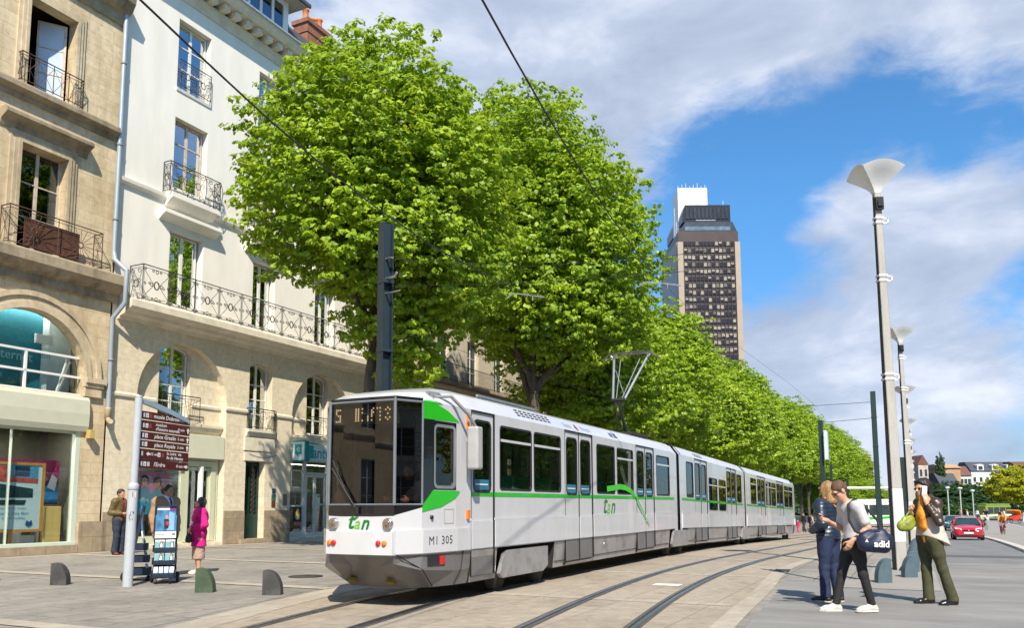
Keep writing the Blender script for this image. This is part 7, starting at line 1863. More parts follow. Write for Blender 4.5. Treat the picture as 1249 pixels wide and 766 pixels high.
def shoes(fg, o, m, sole=None, off=.006, sides='LR', res=.009):
    for S in sides:
        a = fg.p['an' + S]
        sh = sdf_obj('shoe', fg.foot(S, off), m, o, res, [zmax(a[2] + .035)])
        if sole:
            d = vn(fg.p['ft' + S]); z = np.array((0, 0, 1.0)); b = a - z * .074
            sdf_obj('sole', [cone(b - d * .035, b + d * .13, .04 + off, .045 + off, .02), cone(b + d * .13, b + d * .19, .045 + off, .03 + off, .02)], sole, sh, res, [zmax(b[2] + .012), zmin(b[2] - .014)])
def body(fg, o, res=.0095, hands='LR', curlL=None, curlR=None, legs=True, m=M_SKIN):
    pr = fg.torso(-.012) + fg.neckp() + fg.headp() + fg.arm('L', -.004) + fg.arm('R', -.004)
    if legs: pr += fg.leg('L', -.008) + fg.leg('R', -.008) + fg.foot('L', -.002) + fg.foot('R', -.002)
    for S, c in (('L', curlL), ('R', curlR)):
        if S in hands: pr += fg.hand(S, c)
    return sdf_obj('body', pr, m, o, res)

# ---- the man in the grey T-shirt with the duffel bag
po, fg = person('man in a grey T-shirt and sunglasses, walking and looking down at his phone', 0, 181, 1.86, dict(
    pelvis=(-.07, 0, .91), chest=(-.075, 0, 1.235), neck=(-.03, 0, 1.43), head=(.085, 0, 1.585), face=(.80, .03, -.55), shL=(-.06, .195, 1.375), shR=(-.04, -.19, 1.375),
    elL=(-.16, .26, 1.10), wrL=(.05, .235, .93), hdL=(.45, -.15, -.85), pnL=(0, -1, 0), elR=(.0, -.23, 1.09), wrR=(.235, -.10, 1.19), hdR=(.9, .22, .22), pnR=(-.1, .5, .9),
    hipL=(-.07, .095, .89), hipR=(-.07, -.095, .89), knL=(-.13, .11, .49), anL=(-.23, .10, .10), knR=(.06, -.10, .50), anR=(.16, -.10, .085), ftL=(1, .08, 0), ftR=(1, -.05, 0)), None, False, .95, at=(12.52, .86))
body(fg, po, curlL=.5, curlR=.75)
eyes(fg, po)
hair_cap(fg, po, M_HAIRS, thick=.010, front=.015)
M_TEE = cloth('grey marl cotton', (.50, .50, .525), .08)
sdf_obj('t_shirt', fg.torso(.014, -.02) + fg.arm('L', .022, .36) + fg.arm('R', .022, .36) + [cone((-.07, 0, .95), (-.07, 0, .84), .12, .13, .05, ((1, 0, 0), .8))], M_TEE, po, .010, [zmin(.86), plane(fg.p['neck'] + np.array((.02, 0, .012)), (.35, 0, 1))], fold_noise(.0045, .8))
mb = MB()   # faint print on the chest
M_TROUS = cloth('black cotton', (.014, .014, .016), .3)
sdf_obj('trousers', fg.leg('L', .006, bottom=.046) + fg.leg('R', .006, bottom=.046) + [fg.torso(.010)[2]], M_TROUS, po, .010, [zmax(.97), zmin(.075)], fold_noise(.003, .9, 2))
shoes(fg, po, mat('white canvas', (.55, .54, .50), .7, var=.08, scale=20), mat('white rubber sole', (.66, .64, .58), .6))
mb = MB(); 
for sg in (-1, 1):
    mb.tube([tuple(fg.hp(.098 + .006 * math.cos(R(a)) , sg * .034 + .024 * math.cos(R(a)), .0 + .019 * math.sin(R(a)))) for a in range(0, 360, 30)], .003, 5, closed=True)
    mb.add([tuple(fg.hp(.100, sg * .034 + .023 * math.cos(R(a)), .018 * math.sin(R(a)))) for a in range(0, 360, 30)], [tuple(range(12))]); mb.tube([tuple(fg.hp(.09, sg * .058, .006)), tuple(fg.hp(.04, sg * .082, .008)), tuple(fg.hp(-.03, sg * .084, .0))], .004, 5)
mb.build('sunglasses', M_BLACK, po, org=(0, 0, 0))
wr = fg.p['wrR']; hd = vn(fg.p['hdR'])
h = held('phone', 'dark phone in the hand of the man in the grey T-shirt', 'phone', po, tuple(wr + hd * .12 + np.array((0, .0, .02))))
c = np.array(h['at']); mb = MB(); mb.bar(c - hd * .055 + np.array((0, .015, .012)), c + hd * .075 + np.array((0, .015, .03)), .066, .009); at0(mb, 'case', M_BLACK, h, bevel=.003)
mb = MB(); mb.bar(c - hd * .048 + np.array((0, .015, .0185)), c + hd * .068 + np.array((0, .015, .0365)), .058, .002); at0(mb, 'screen', mat('phone screen', (.03, .04, .06), .1), h)
# duffel bag at his hip
bg = held('duffel_bag', 'navy duffel bag with white lettering at the hip of the man in grey', 'bag', po, (-.21, .36, .80))
M_NAVY = cloth('navy nylon', (.010, .018, .055), .25, .35, .5, 6, 10); M_STRAP = mat('black webbing', (.015, .015, .02), .8)
def bagx(x): return -.19 + .60 * x
pr = [cone((bagx(-.17), .36, .93), (bagx(.18), .36, .94), .125, .12, .05, ((0, 1, 0), .78)), cone((bagx(-.2), .36, .96), (bagx(-.14), .36, 1.02), .09, .06, .05), cone((bagx(-.18), .36, .88), (bagx(.19), .36, .89), .09, .09, .06), cone((bagx(-.14), .36, 1.03), (bagx(.1), .36, 1.02), .05, .04, .06)]
sdf_at('bag_body', pr, M_NAVY, bg, .010, noise=fold_noise(.007, .7, 5))
bt = MB()
def bagsurf(a, b):
    x, z = -a, b          # picture right runs along -x
    zz = .90 + z; yy = .36 + .128 - .55 * (zz - .92) ** 2 * 4 - .5 * (x + .06) ** 2
    return (-.225 + x, yy, zz - .12 * (x * -1) * .35)
add_text(bt, 'adid', bagsurf, .115, 0, bold=.004)
tri_ = [(-.20, .0), (-.16, .0), (-.18, .04)]
bt.add([bagsurf(a, b + .02) for a, b in tri_], [(0, 1, 2)], 0)
at0(bt, 'lettering', mat('white print', (.78, .78, .78), .5), bg)
st = MB(); st.tube([(bagx(-.15), .35, 1.07), (-.27, .28, 1.2), (-.14, .19, 1.40), (-.06, .12, 1.475), (.03, .13, 1.40), (.055, .19, 1.2), (.03, .30, 1.06), (bagx(.17), .34, 1.0)], .017, 6); at0(st, 'shoulder_strap', M_STRAP, bg)
st = MB(); st.tube([(bagx(.08), .40, 1.0), (bagx(.03), .42, 1.06), (bagx(-.06), .42, 1.06), (bagx(-.1), .40, 1.0)], .010, 6); at0(st, 'handle', M_STRAP, bg)

# ---- the woman in the navy quilted jacket
po, fg = person('blond woman in a navy quilted jacket and jeans, seen from behind', 0, 128, 1.86, dict(
    head=(.0, -.01, 1.60), face=(.85, -.45, -.25), shL=(0, .18, 1.385), shR=(0, -.18, 1.385), elL=(-.10, .30, 1.13), wrL=(.12, .22, 1.02), hdL=(.9, -.4, .1), elR=(-.04, -.27, 1.12), wrR=(.15, -.2, 1.0), hdR=(.9, .3, .1),
    knL=(.03, .10, .49), anL=(.02, .11, .085), knR=(.0, -.10, .49), anR=(-.06, -.10, .085)), None, True, 1.0, at=(13.7, 1.22))
body(fg, po)
quilt = lambda X, Y, Z: -.006 * np.abs(np.sin(52 * Z + 4 * X)) + .003 * np.sin(30 * Y + 20 * Z)
sdf_obj('jacket', fg.torso(.036) + fg.arm('L', .034, .97) + fg.arm('R', .034, .97) + [cone(fg.p['neck'] + np.array((0, 0, -.03)), fg.p['neck'] + np.array((.01, 0, .055)), .085, .08, .03), cone((0, 0, .98), (0, 0, .86), .15, .16, .05, ((1, 0, 0), .8))], mat('navy quilted nylon', (.014, .028, .055), .38, var=.2, scale=6, bump=.35, bscale=18, coat=.15), po, .010, [zmin(.90)], quilt)
sdf_obj('jeans', fg.leg('L', .016, bottom=.06) + fg.leg('R', .016, bottom=.06) + [fg.torso(.010)[2]], cloth('blue denim', (.014, .026, .075), .35), po, .010, [zmax(.98), zmin(.07)], fold_noise(.005, 1, 3))
shoes(fg, po, M_BLACK, mat('pale sole', (.5, .46, .4), .7))
hair_cap(fg, po, M_HAIRB, longer=[cone(fg.hp(-.05, 0, .02), fg.hp(-.06, 0, -.17), .092, .075, .05), cone(fg.hp(-.02, .06, .0), fg.hp(-.03, .06, -.16), .05, .035, .05), cone(fg.hp(-.02, -.06, .0), fg.hp(-.03, -.06, -.16), .05, .035, .05)], noise=.006)
mb = MB(); mb.tube([(-.03, .12, 1.50), (-.16, .02, 1.36), (-.175, -.10, 1.18), (-.12, -.2, 1.0)], .016, 6); mb.build('bag_strap', mat('orange strap', (.58, .20, .03), .7), po, org=(0, 0, 0))

# ---- the woman on the phone
po, fg = person('woman on the phone in a brown leather jacket, orange scarf and olive trousers', 0, 186, 1.89, dict(
    pelvis=(.085, 0, .93), chest=(.075, 0, 1.25), neck=(.085, 0, 1.435), head=(.135, .0, 1.60), face=(.93, .22, -.10), shL=(.06, .185, 1.385), shR=(.09, -.175, 1.385),
    elL=(.10, .285, 1.13), wrL=(.20, .175, 1.395), hdL=(.0, -.22, 1), pnL=(-.15, -1, 0), elR=(.17, -.22, 1.11), wrR=(.315, -.02, 1.255), hdR=(.45, .35, .8), pnR=(-.6, .6, .1),
    hipL=(.085, .095, .91), hipR=(.085, -.095, .91), knL=(-.02, .11, .49), anL=(-.14, .11, .085), knR=(.085, -.10, .49), anR=(.07, -.10, .085), ftL=(1, .1, 0), ftR=(1, -.1, 0)), None, True, .98, at=(13.98, -.25))
body(fg, po, curlL=.55, curlR=1.0)
eyes(fg, po)
M_LEATHER = mat('brown leather', (.042, .028, .022), .36, var=.3, scale=7, bump=.5, bscale=16, stain=(.09, .065, .05), stain_scale=6, stain_amt=.5)
sdf_obj('jacket', fg.torso(.030, -.01) + fg.arm('L', .013, .93) + fg.arm('R', .013, .93) + [cone((.08, 0, 1.1), (.08, 0, 1.0), .125, .13, .05, ((1, 0, 0), .8)), cone(fg.p['neck'] + np.array((-.02, 0, -.04)), fg.p['neck'] + np.array((-.02, 0, .02)), .085, .08, .03)], M_LEATHER, po, .010, [zmin(1.02)], fold_noise(.007, .8, 1))
sdf_obj('blouse', [cone((.08, 0, 1.15), (.04, .03, .80), .165, .225, .05, ((1, 0, 0), .9))] + fg.torso(.014)[:3], cloth('cream cotton', (.55, .46, .39), .06), po, .010, [zmax(1.2), plane((.1, 0, .90), (.42, 0, -1)), plane((0, 0, .80), (0, 0, -1))], fold_noise(.006, .8, 4))
sdf_obj('trousers', fg.leg('L', .012, bottom=.064) + fg.leg('R', .012, bottom=.064) + [fg.torso(.014)[2]], cloth('olive cotton', (.058, .060, .026), .3), po, .010, [zmax(.98), zmin(.05)], fold_noise(.003, .8, 6))
shoes(fg, po, mat('black shoe leather', (.012, .012, .013), .25, coat=.3))
M_SCARF = mat('orange scarf', (.70, .25, .012), .75, var=.35, scale=14, bump=.5, bscale=22, stain=(.75, .45, .12), stain_scale=14, stain_amt=.7)
nk = fg.p['neck']
pr = [cone(nk + np.array((.075 * math.cos(R(a)), .075 * math.sin(R(a)), .03 + .02 * math.cos(R(a + 60)))), nk + np.array((.075 * math.cos(R(a + 40)), .075 * math.sin(R(a + 40)), .03 + .02 * math.cos(R(a + 100)))), .034, .034, .02) for a in range(0, 360, 40)]
pr += [cone((.20, .05, 1.44), (.235, .07, 1.22), .05, .075, .03, ((1, 0, 0), .6)), cone((.235, .07, 1.22), (.215, .08, 1.08), .078, .08, .03, ((1, 0, 0), .6)), cone((.21, .04, 1.1), (.19, .07, .88), .04, .035, .03, ((1, 0, 0), .6))]
sdf_obj('scarf', pr, M_SCARF, po, .010, noise=fold_noise(.007, 1.2, 7))
hair_cap(fg, po, M_HAIRD, front=.0, back=-.03, thick=.014, longer=[cone(fg.hp(-.04, 0, .04), fg.hp(-.06, 0, -.08), .092, .066, .05), cone(fg.hp(.0, .075, .03), fg.hp(.0, .08, -.05), .034, .02, .03), cone(fg.hp(.02, -.075, .03), fg.hp(.0, -.08, -.05), .034, .02, .03), cone(fg.hp(.075, -.04, .085), fg.hp(.085, .04, .080), .028, .028, .03)], noise=.006)
mb = MB()
for sg in (-1, 1): mb.add([tuple(fg.hp(.100, sg * .032 + .024 * math.cos(R(a)), .0 + .016 * math.sin(R(a)))) for a in range(0, 360, 30)], [tuple(range(12))]); mb.tube([tuple(fg.hp(.09, sg * .056, .006)), tuple(fg.hp(-.02, sg * .083, .004))], .004, 5)
mb.build('glasses', M_BLACK, po, org=(0, 0, 0))
h = held('phone', 'white phone held to the ear of the woman in the leather jacket', 'phone', po, (.19, .12, 1.56))
mb = MB(); mb.bar((.19, .118, 1.50), (.165, .10, 1.63), .066, .012, up=(.2, 1, 0)); at0(mb, 'case', M_WHITE, h, bevel=.003)
mb = MB(); mb.bar((.189, .111, 1.508), (.165, .093, 1.622), .058, .002, up=(.2, 1, 0)); at0(mb, 'screen', MATS['phone screen'], h)
bg = held('handbag', 'lime green handbag hanging from the arm of the woman on the phone', 'bag', po, (.40, .02, 1.10)); bg.scale = [v * .84 for v in po.scale]
M_LIME = mat('lime green leather', (.23, .27, .03), .45, var=.25, scale=7, bump=.4, bscale=14)
sdf_at('bag_body', [cone((.33, .0, 1.13), (.48, .0, 1.08), .085, .09, .06, ((0, 1, 0), .65)), cone((.33, 0, 1.20), (.43, 0, 1.19), .05, .05, .06, ((0, 1, 0), .6)), cone((.36, 0, 1.06), (.46, 0, 1.05), .06, .06, .06, ((0, 1, 0), .8))], M_LIME, bg, .010, noise=fold_noise(.007, .9, 8))
mb = MB(); mb.tube([(.43, .02, 1.22), (.36, .02, 1.31), (.27, .0, 1.27), (.31, -.01, 1.22)], .012, 6); at0(mb, 'strap', M_LIME, bg)
mb = MB(); mb.box(.41, .46, .06, .068, 1.1, 1.13); at0(mb, 'buckle', M_ALU, bg)

# ---- the woman in the pink coat
po, fg = person('woman in a bright pink coat and beige skirt standing beside the leaflet stands', 0, 216, 1.69, dict(
    pelvis=(0, 0, .94), chest=(-.02, 0, 1.26), neck=(.0, 0, 1.44), head=(.0, 0, 1.62), face=(.80, -.52, .28), elL=(-.04, .30, 1.12), wrL=(.19, .06, 1.02), hdL=(.5, -.8, -.2), pnL=(-1, 0, 0), elR=(-.02, -.30, 1.12), wrR=(.20, -.05, 1.0), hdR=(.4, .8, -.3), pnR=(-1, 0, 0),
    knL=(.02, .07, .49), anL=(.0, .07, .085), knR=(.02, -.07, .49), anR=(-.03, -.07, .085)), None, True, 1.22, at=(13.55, 14.37))
body(fg, po, res=.011)
eyes(fg, po)
M_PINK = cloth('magenta wool', (.62, .006, .20), .1, .25, .85)
sdf_obj('coat', fg.torso(.034) + fg.arm('L', .032, .92) + fg.arm('R', .032, .92) + [cone((0, 0, 1.05), (0, 0, .60), .15, .205, .06, ((1, 0, 0), .85)), cone(fg.p['neck'] + np.array((0, 0, -.04)), fg.p['neck'] + np.array((.0, 0, .05)), .10, .085, .03)], M_PINK, po, .011, [zmin(.63)], fold_noise(.005, .8, 2))
sdf_obj('skirt', [cone((0, 0, .9), (0, 0, .30), .155, .165, .03, ((1, 0, 0), .85))], cloth('beige skirt cloth', (.42, .29, .24), .1), po, .011, [zmax(.85), zmin(.34)], fold_noise(.007, .9, 5))
shoes(fg, po, mat('cream shoe', (.70, .64, .55), .5), res=.011)
hair_cap(fg, po, M_HAIRG, front=-.005, back=-.03, thick=.022)
mb = MB()
for sg in (-1, 1): mb.tube([tuple(fg.hp(.104, sg * .034 + .026 * math.cos(R(a)), .002 + .02 * math.sin(R(a)))) for a in range(0, 360, 30)], .0035, 5, closed=True); mb.tube([tuple(fg.hp(.09, sg * .06, .006)), tuple(fg.hp(-.02, sg * .083, .004))], .0035, 5)
mb.build('glasses', M_BLACK, po, org=(0, 0, 0))
bg = held('handbag', 'small dark round handbag hanging at the waist of the woman in the pink coat', 'bag', po, (.24, .05, .72))
sdf_at('bag_body', [ell((.24, .05, .83), (.07, .055, .10), None, .03), ell((.24, .05, .77), (.08, .06, .06), None, .03)], mat('dark brown leather', (.035, .028, .024), .45, var=.3), bg, .012)
mb = MB(); mb.tube([(.23, .06, .90), (.20, .15, 1.05), (.10, .20, 1.3), (.02, .15, 1.47), (-.08, .05, 1.45), (-.15, -.08, 1.3)], .008, 5); at0(mb, 'strap', M_BLACK, bg)

# ---- the man in the tan coat behind the stands
po, fg = person('dark haired man in a tan coat and navy tie behind the leaflet stands', 0, -28, 1.96, dict(
    face=(.9, .42, .0), head=(.02, 0, 1.625), elR=(-.03, -.25, 1.12), wrR=(.02, -.27, .86), elL=(-.03, .25, 1.12), wrL=(.02, .26, .86)), None, False, 1.2, at=(12.55, 14.3))
body(fg, po, res=.011, m=M_SKIN2)
eyes(fg, po)
M_TAN = cloth('tan wool', (.36, .215, .125), .1)
sdf_obj('coat', fg.torso(.034) + fg.arm('L', .034, .95) + fg.arm('R', .034, .95) + [cone((0, 0, 1.0), (0, 0, .62), .16, .19, .06, ((1, 0, 0), .8))], M_TAN, po, .011, [zmin(.64), lambda X, Y, Z: np.minimum(np.minimum(X - .02, .055 - np.abs(Y) + .28 * (Z - 1.42)), Z - 1.1)], fold_noise(.005, .8, 3))
sdf_obj('shirt', fg.torso(.022) + [cone(fg.p['neck'] + np.array((0, 0, -.03)), fg.p['neck'] + np.array((.012, 0, .045)), .075, .066, .02)], mat('white shirt cotton', (.74, .76, .80), .8, var=.04), po, .011, [zmin(1.0)])
sdf_obj('tie', [cone((.135, 0, 1.43), (.165, 0, 1.05), .026, .036, .01, ((1, 0, 0), .6)), ell((.10, 0, 1.47), (.03, .026, .028), None, .02)], mat('navy tie', (.012, .03, .085), .5, var=.3, scale=30), po, .010)
sdf_obj('trousers', fg.leg('L', .02, bottom=.07) + fg.leg('R', .02, bottom=.07) + [fg.torso(.010)[2]], cloth('charcoal wool', (.03, .03, .035), .2), po, .013, [zmax(.98), zmin(.05)])
shoes(fg, po, M_BLACK, res=.012)
hair_cap(fg, po, M_HAIRD, front=.0, thick=.016)

# ---- the man by the wall
po, fg = person('man in an olive brown jacket by the wall, one hand at his mouth', 0, -18, 2.03, dict(
    face=(.98, .0, -.08), elL=(.13, .24, 1.18), wrL=(.20, .07, 1.42), hdL=(-.15, -.35, .9), pnL=(-1, 0, .2), elR=(-.07, -.255, 1.12), wrR=(.18, -.10, 1.10), hdR=(.8, .5, .1), pnR=(0, .5, -1),
    anL=(.0, .10, .085), anR=(-.02, -.11, .085), ftL=(1, .25, 0), ftR=(1, -.35, 0)), None, False, 1.02, at=(17.85, 22.35))
body(fg, po, res=.012, curlL=.8, m=M_SKIN2)
sdf_obj('jacket', fg.torso(.034) + fg.arm('L', .032, .94) + fg.arm('R', .032, .94) + [cone((0, 0, 1.0), (0, 0, .88), .15, .15, .05, ((1, 0, 0), .8)), cone(fg.p['neck'] + np.array((0, 0, -.03)), fg.p['neck'] + np.array((0, 0, .03)), .085, .085, .03)], mat('olive brown jacket', (.11, .075, .022), .6, var=.25, bump=.4, bscale=14), po, .012, [zmin(.90), lambda X, Y, Z: np.minimum(X - .03, .04 - np.abs(Y - .0) + .0 * Z)], fold_noise(.006, .8, 2))
sdf_obj('shirt', fg.torso(.020), cloth('crimson cotton', (.30, .02, .045), .2), po, .012, [zmin(.90), zmax(1.46)])
sdf_obj('jeans', fg.leg('L', .02, bottom=.065) + fg.leg('R', .02, bottom=.065) + [fg.torso(.010)[2]], cloth('dark denim', (.02, .028, .05), .3), po, .012, [zmax(.98), zmin(.06)], fold_noise(.005, .9, 4))
shoes(fg, po, mat('brown shoe', (.10, .035, .02), .5), res=.012)
hair_cap(fg, po, M_HAIRD, thick=.014, front=.0)

# ---- the tram driver behind the glass
po, fg = person('tram driver in dark clothes seated behind the windscreen of the tram', 0, math.degrees(YAW) + 180, 1.75, dict(pelvis=(.02, 0, .5), chest=(0, 0, .83), neck=(0, 0, 1.02), head=(.03, 0, 1.19), shL=(0, .185, .97), shR=(0, -.185, .97), elL=(.1, .26, .74), elR=(.1, -.26, .74), wrL=(.36, .2, .72), wrR=(.36, -.18, .74), hdL=(1, 0, 0), hdR=(1, 0, .1),
    hipL=(.03, .1, .48), hipR=(.03, -.1, .48), knL=(.42, .12, .5), knR=(.42, -.12, .5), anL=(.42, .12, .1), anR=(.42, -.12, .1)), z=.86, at=(11.25, 7.32))
body(fg, po, res=.014)
sdf_obj('uniform', fg.torso(.026) + fg.arm('L', .026, .95) + fg.arm('R', .026, .95) + fg.leg('L', .02) + fg.leg('R', .02), cloth('dark uniform', (.02, .025, .035)), po, .014, [zmax(1.05)])
hair_cap(fg, po, M_HAIRD, thick=.014, front=.0, res=.012)
# ------------------------------------------------------------------ the far end of the street and the right hand side
def XY(x, y): return (x * U.x + y * U.y, x * NL.x + y * NL.y)        # camera-axis ground coordinates -> street
# ---- the office tower
tw_s, tw_t = XY(78, 332)
tower = bpy.data.objects.new('office_tower', None); COL.objects.link(tower); tower.location = (78, 332, -1.6); tower['org'] = (78, 332, -1.6)
tag(tower, 'dark brown office tower with pale corner strips and a black crown under a white block', 'tower')
M_TWB = mat('tower brown panel', (.050, .030, .024), .4, var=.15, scale=.3)
M_TWG = mat('tower dark glass', (.018, .014, .014), .25, var=.3, scale=.2)
M_TWP = mat('tower pale strip', (.36, .29, .22), .7, var=.06, scale=.3)
M_TWBL = mat('tower blind', (.27, .245, .20), .6, var=.25, scale=.5)
M_TWS = stone('tower side panels', (.115, .125, .15), (.095, .105, .13), (.05, .05, .055), 2.0, 2.7, .16, stain=(.1, .1, .12), stain_amt=.3, rough=.3)
X0, X1, Y0, Y1 = 66.7, 92.0, 320.0, 357.0
mb = MB(); mb.box(X0 + .6, X1 - .6, Y0 + .5, Y1, -2, 111.0); mb.build('wall', M_TWB, tower)
mb = MB(); mb.box(X0, X0 + .59, Y0 + 2.6, Y1 - 2, -2, 107.5); mb.build('side_wall', M_TWS, tower)
mb = MB()
for a, b in ((X0 + .1, X0 + 2.3), (X1 - 2.2, X1 - .1)): mb.box(a, b, Y0 - .1, Y0 + 1.2, -2, 106.5)
mb.box(X0 - .1, X0 + .55, Y0 + 1.4, Y0 + 2.5, -2, 106.5); mb.build('corner_strip', M_TWP, tower)
rnd = random.Random(12); nc = 13; cw = (X1 - X0 - 5.0) / nc
for r_ in range(34):
    z = 106.6 - r_ * 2.9
    mb = MB(); mb.box(X0 + 2.5, X1 - 2.5, Y0 + .2, Y0 + .45, z - 1.65, z, 0)
    for c in range(nc):
        a = X0 + 2.5 + c * cw
        mb.box(a - .09, a + .09, Y0 + .0, Y0 + .199, z - 2.6, z + .1, 2)
        if rnd.random() < (.62 if r_ > 0 else .25):
            h = rnd.choice((1.5, 1.5, 1.2, .7)); k = 1 if rnd.random() < .8 else 3
            mb.box(a + .22, a + cw - .22, Y0 + .12, Y0 + .19, z - .05 - h, z - .05, k)
    mb.build('window_band', [M_TWG, M_TWBL, M_TWB, mat('tower dim blind', (.12, .105, .09), .6)], tower)
mb = MB(); mb.prism([(X0 + .9, 111.0), (X1 - .7, 111.0), (X1 - 2.6, 115.2), (X0 + 3.8, 115.2)], lambda a, b, q: (a, q, b), Y0 + 1, Y1 - 1); mb.build('setback', mat('tower crown slate', (.035, .045, .06), .3, var=.3, scale=.4), tower)
mb = MB(); mb.box(X0 + 3.5, X1 - 3.5, Y0 + .9, Y0 + 1.5, 111.6, 113.2); mb.build('terrace_glass', mat('terrace glass', (.12, .17, .22), .2, var=.3, scale=.6), tower)
mb = MB(); mb.prism([(X0 + 2.6, 115.21), (X1 - 3.2, 115.21), (X1 - 3.2, 122.4), (X0 + 3.8, 122.4), (X0 + 2.6, 119)], lambda a, b, q: (a, q, b), Y0 + 1.5, Y1 - 3)
for k in range(11): mb.box(X0 + 4 + k * 1.6, X0 + 5.1 + k * 1.6, Y0 + 1.2, Y0 + 1.49, 116.6, 121.2, 1)
mb.box(X0 + 8, X0 + 16, Y0 + 1.1, Y0 + 1.48, 115.6, 116.1, 2)
mb.build('crown', [mat('crown black', (.008, .009, .012), .3), mat('crown panel', (.028, .03, .036), .25, var=.5, scale=.5), M_GREY], tower)
mb = MB(); mb.box(X0 + 2.4, X0 + 14.6, Y0 + 8, Y0 + 19, 111, 132.2); mb.build('rooftop_block', mat('rooftop white', (.74, .76, .76), .6, var=.03, scale=.2), tower)
for x, z0, z1 in [(X0 + 2.8 + k * 1.6, 132.2, 133.4 + (k % 3) * .6) for k in range(8)] + [(X1 - 7, 122.4, 124.4), (X1 - 9.5, 122.4, 124), (X1 - 4, 122.4, 127), (X0 + 1.0, 111, 124), (X0 + 1.8, 111, 118)]:
    mb = MB(); mb.tube([(x, Y0 + 9, z0), (x, Y0 + 9, z1)], .16, 5); mb.build('antenna', mat('antenna grey', (.5, .52, .54), .5), tower)

# ---- houses on the far rise
def hb(name, label, x0, x1, y, ztop, zroof, wall, roof, wins=None, cat='house', dormers=0, depth=12, z0=-2, gable=False):
    o = bpy.data.objects.new(name, None); COL.objects.link(o); o.location = ((x0 + x1) / 2, y, z0); o['org'] = ((x0 + x1) / 2, y, z0); tag(o, label, cat)
    mb = MB(); mb.box(x0, x1, y, y + depth, z0, ztop); mb.build('wall', wall, o)
    mb = MB()
    if gable: mb.prism([(x0 - .3, ztop), (x1 + .3, ztop), ((x0 + x1) / 2, zroof)], lambda a, b, q: (a, q, b), y - .2, y + depth)
    else: mb.prism([(y - .6, ztop), (y + depth + .6, ztop), (y + depth * .7, zroof), (y + depth * .35, zroof)], lambda a, b, q: (q, a, b), x0 - .3, x1 + .3)
    rf_ = mb.build('roof', roof, o)
    if wins:
        n, zs, w, h = wins
        for z in zs:
            for k in range(n):
                xc = x0 + (x1 - x0) * (k + .5) / n; mb = MB(); mb.box(xc - w / 2, xc + w / 2, y - .12, y - .02, z, z + h); mb.build('window', MATS['dark pane'], o)
    for k in range(dormers):
        xc = x0 + (x1 - x0) * (k + .5) / dormers + .8; mb = MB(); mb.box(xc - 1.4, xc + 1.4, y - .3, y + 4, ztop - .2, ztop + 2.5, 0); mb.box(xc - .9, xc + .9, y - .4, y - .305, ztop + .5, ztop + 2.0, 1); mb.prism([(xc - 1.6, ztop + 2.5), (xc + 1.6, ztop + 2.5), (xc, ztop + 2.9)], lambda a, b, q: (a, q, b), y - .4, y + 4, 0)
        mb.build('dormer', [wall, MATS['dark pane']], o)
    return o
M_FWHITE = mat('far white wall', (.72, .70, .66), .8, var=.04, scale=.2); M_FTAN = mat('far tan wall', (.42, .27, .15), .85, var=.12, scale=.3); M_FRED = mat('far red roof', (.15, .065, .05), .8, var=.15, scale=.5); M_FSLATE = mat('far slate roof', (.06, .066, .085), .6, var=.1, scale=.4); M_FBRICK = mat('far brick', (.22, .085, .06), .8, var=.15, scale=.4)
Q = lambda px, D: (px - 624.5) * D / 1000
hb('white_house', 'long white building with a slate roof and three dormers on the far rise', Q(1183, 350), Q(1237, 350), 350, 15.2, 19.2, M_FWHITE, M_FSLATE, (7, (10.6, 6.5), 1.1, 1.9), dormers=3)
hb('brick_house', 'dark red building cut by the right edge, beyond the yellow green tree', Q(1238, 345), Q(1262, 345), 345, 17.2, 19.0, M_FBRICK, M_FRED, (4, (12,), 1, 1.6))
hb('tan_house', 'tan gabled building on the far rise above the dark trees', Q(1146, 330), Q(1170, 330), 330, 15.6, 17.3, M_FTAN, M_FTAN, None)
hb('slate_house', 'low slate roofed house with small windows in front of the tan building', Q(1145, 318), Q(1167, 318), 318, 8.6, 13.2, M_FWHITE, M_FSLATE, (4, (9.0,), .9, 1.2))
hb('red_roof_house', 'narrow white house with a red roof between the tan and the white building', Q(1169, 342), Q(1182.5, 342), 342, 13.0, 17.0, M_FWHITE, M_FRED, (3, (9.6,), 1.2, 2.0))
ch = hb('church', 'pale church tower with red tiled top behind the street lamps', Q(1119, 320), Q(1131, 320), 320, 16.5, 20.3, mat('far church stone', (.48, .40, .36), .85, var=.3, scale=.8), M_FRED, (2, (8, 12), .9, 2.6), 'church', gable=True)
hb('red_roof_house', 'house with a dark red roof rising behind the trees left of the lamp', Q(1036, 300), Q(1064, 300), 300, 15.0, 20.0, M_FBRICK, M_FRED, None)
# rise of land behind
mb = MB(); n = 24
rows = []
for i in range(n + 1):
    x = 60 + i * 16
    rows.append([(x, 240, -1.7), (x, 300, 2.0), (x, 340, 6.0), (x, 420, 8.0), (x, 900, 6.0)])
vs = [p for r in rows for p in r]; mb.add(vs, [(i * 5 + j, i * 5 + j + 1, (i + 1) * 5 + j + 1, (i + 1) * 5 + j) for i in range(n) for j in range(4)], 0, True)
tag(mb.build('hill', mat('far grass', (.05, .075, .02), .9, var=.2, scale=.1)), kind='structure')

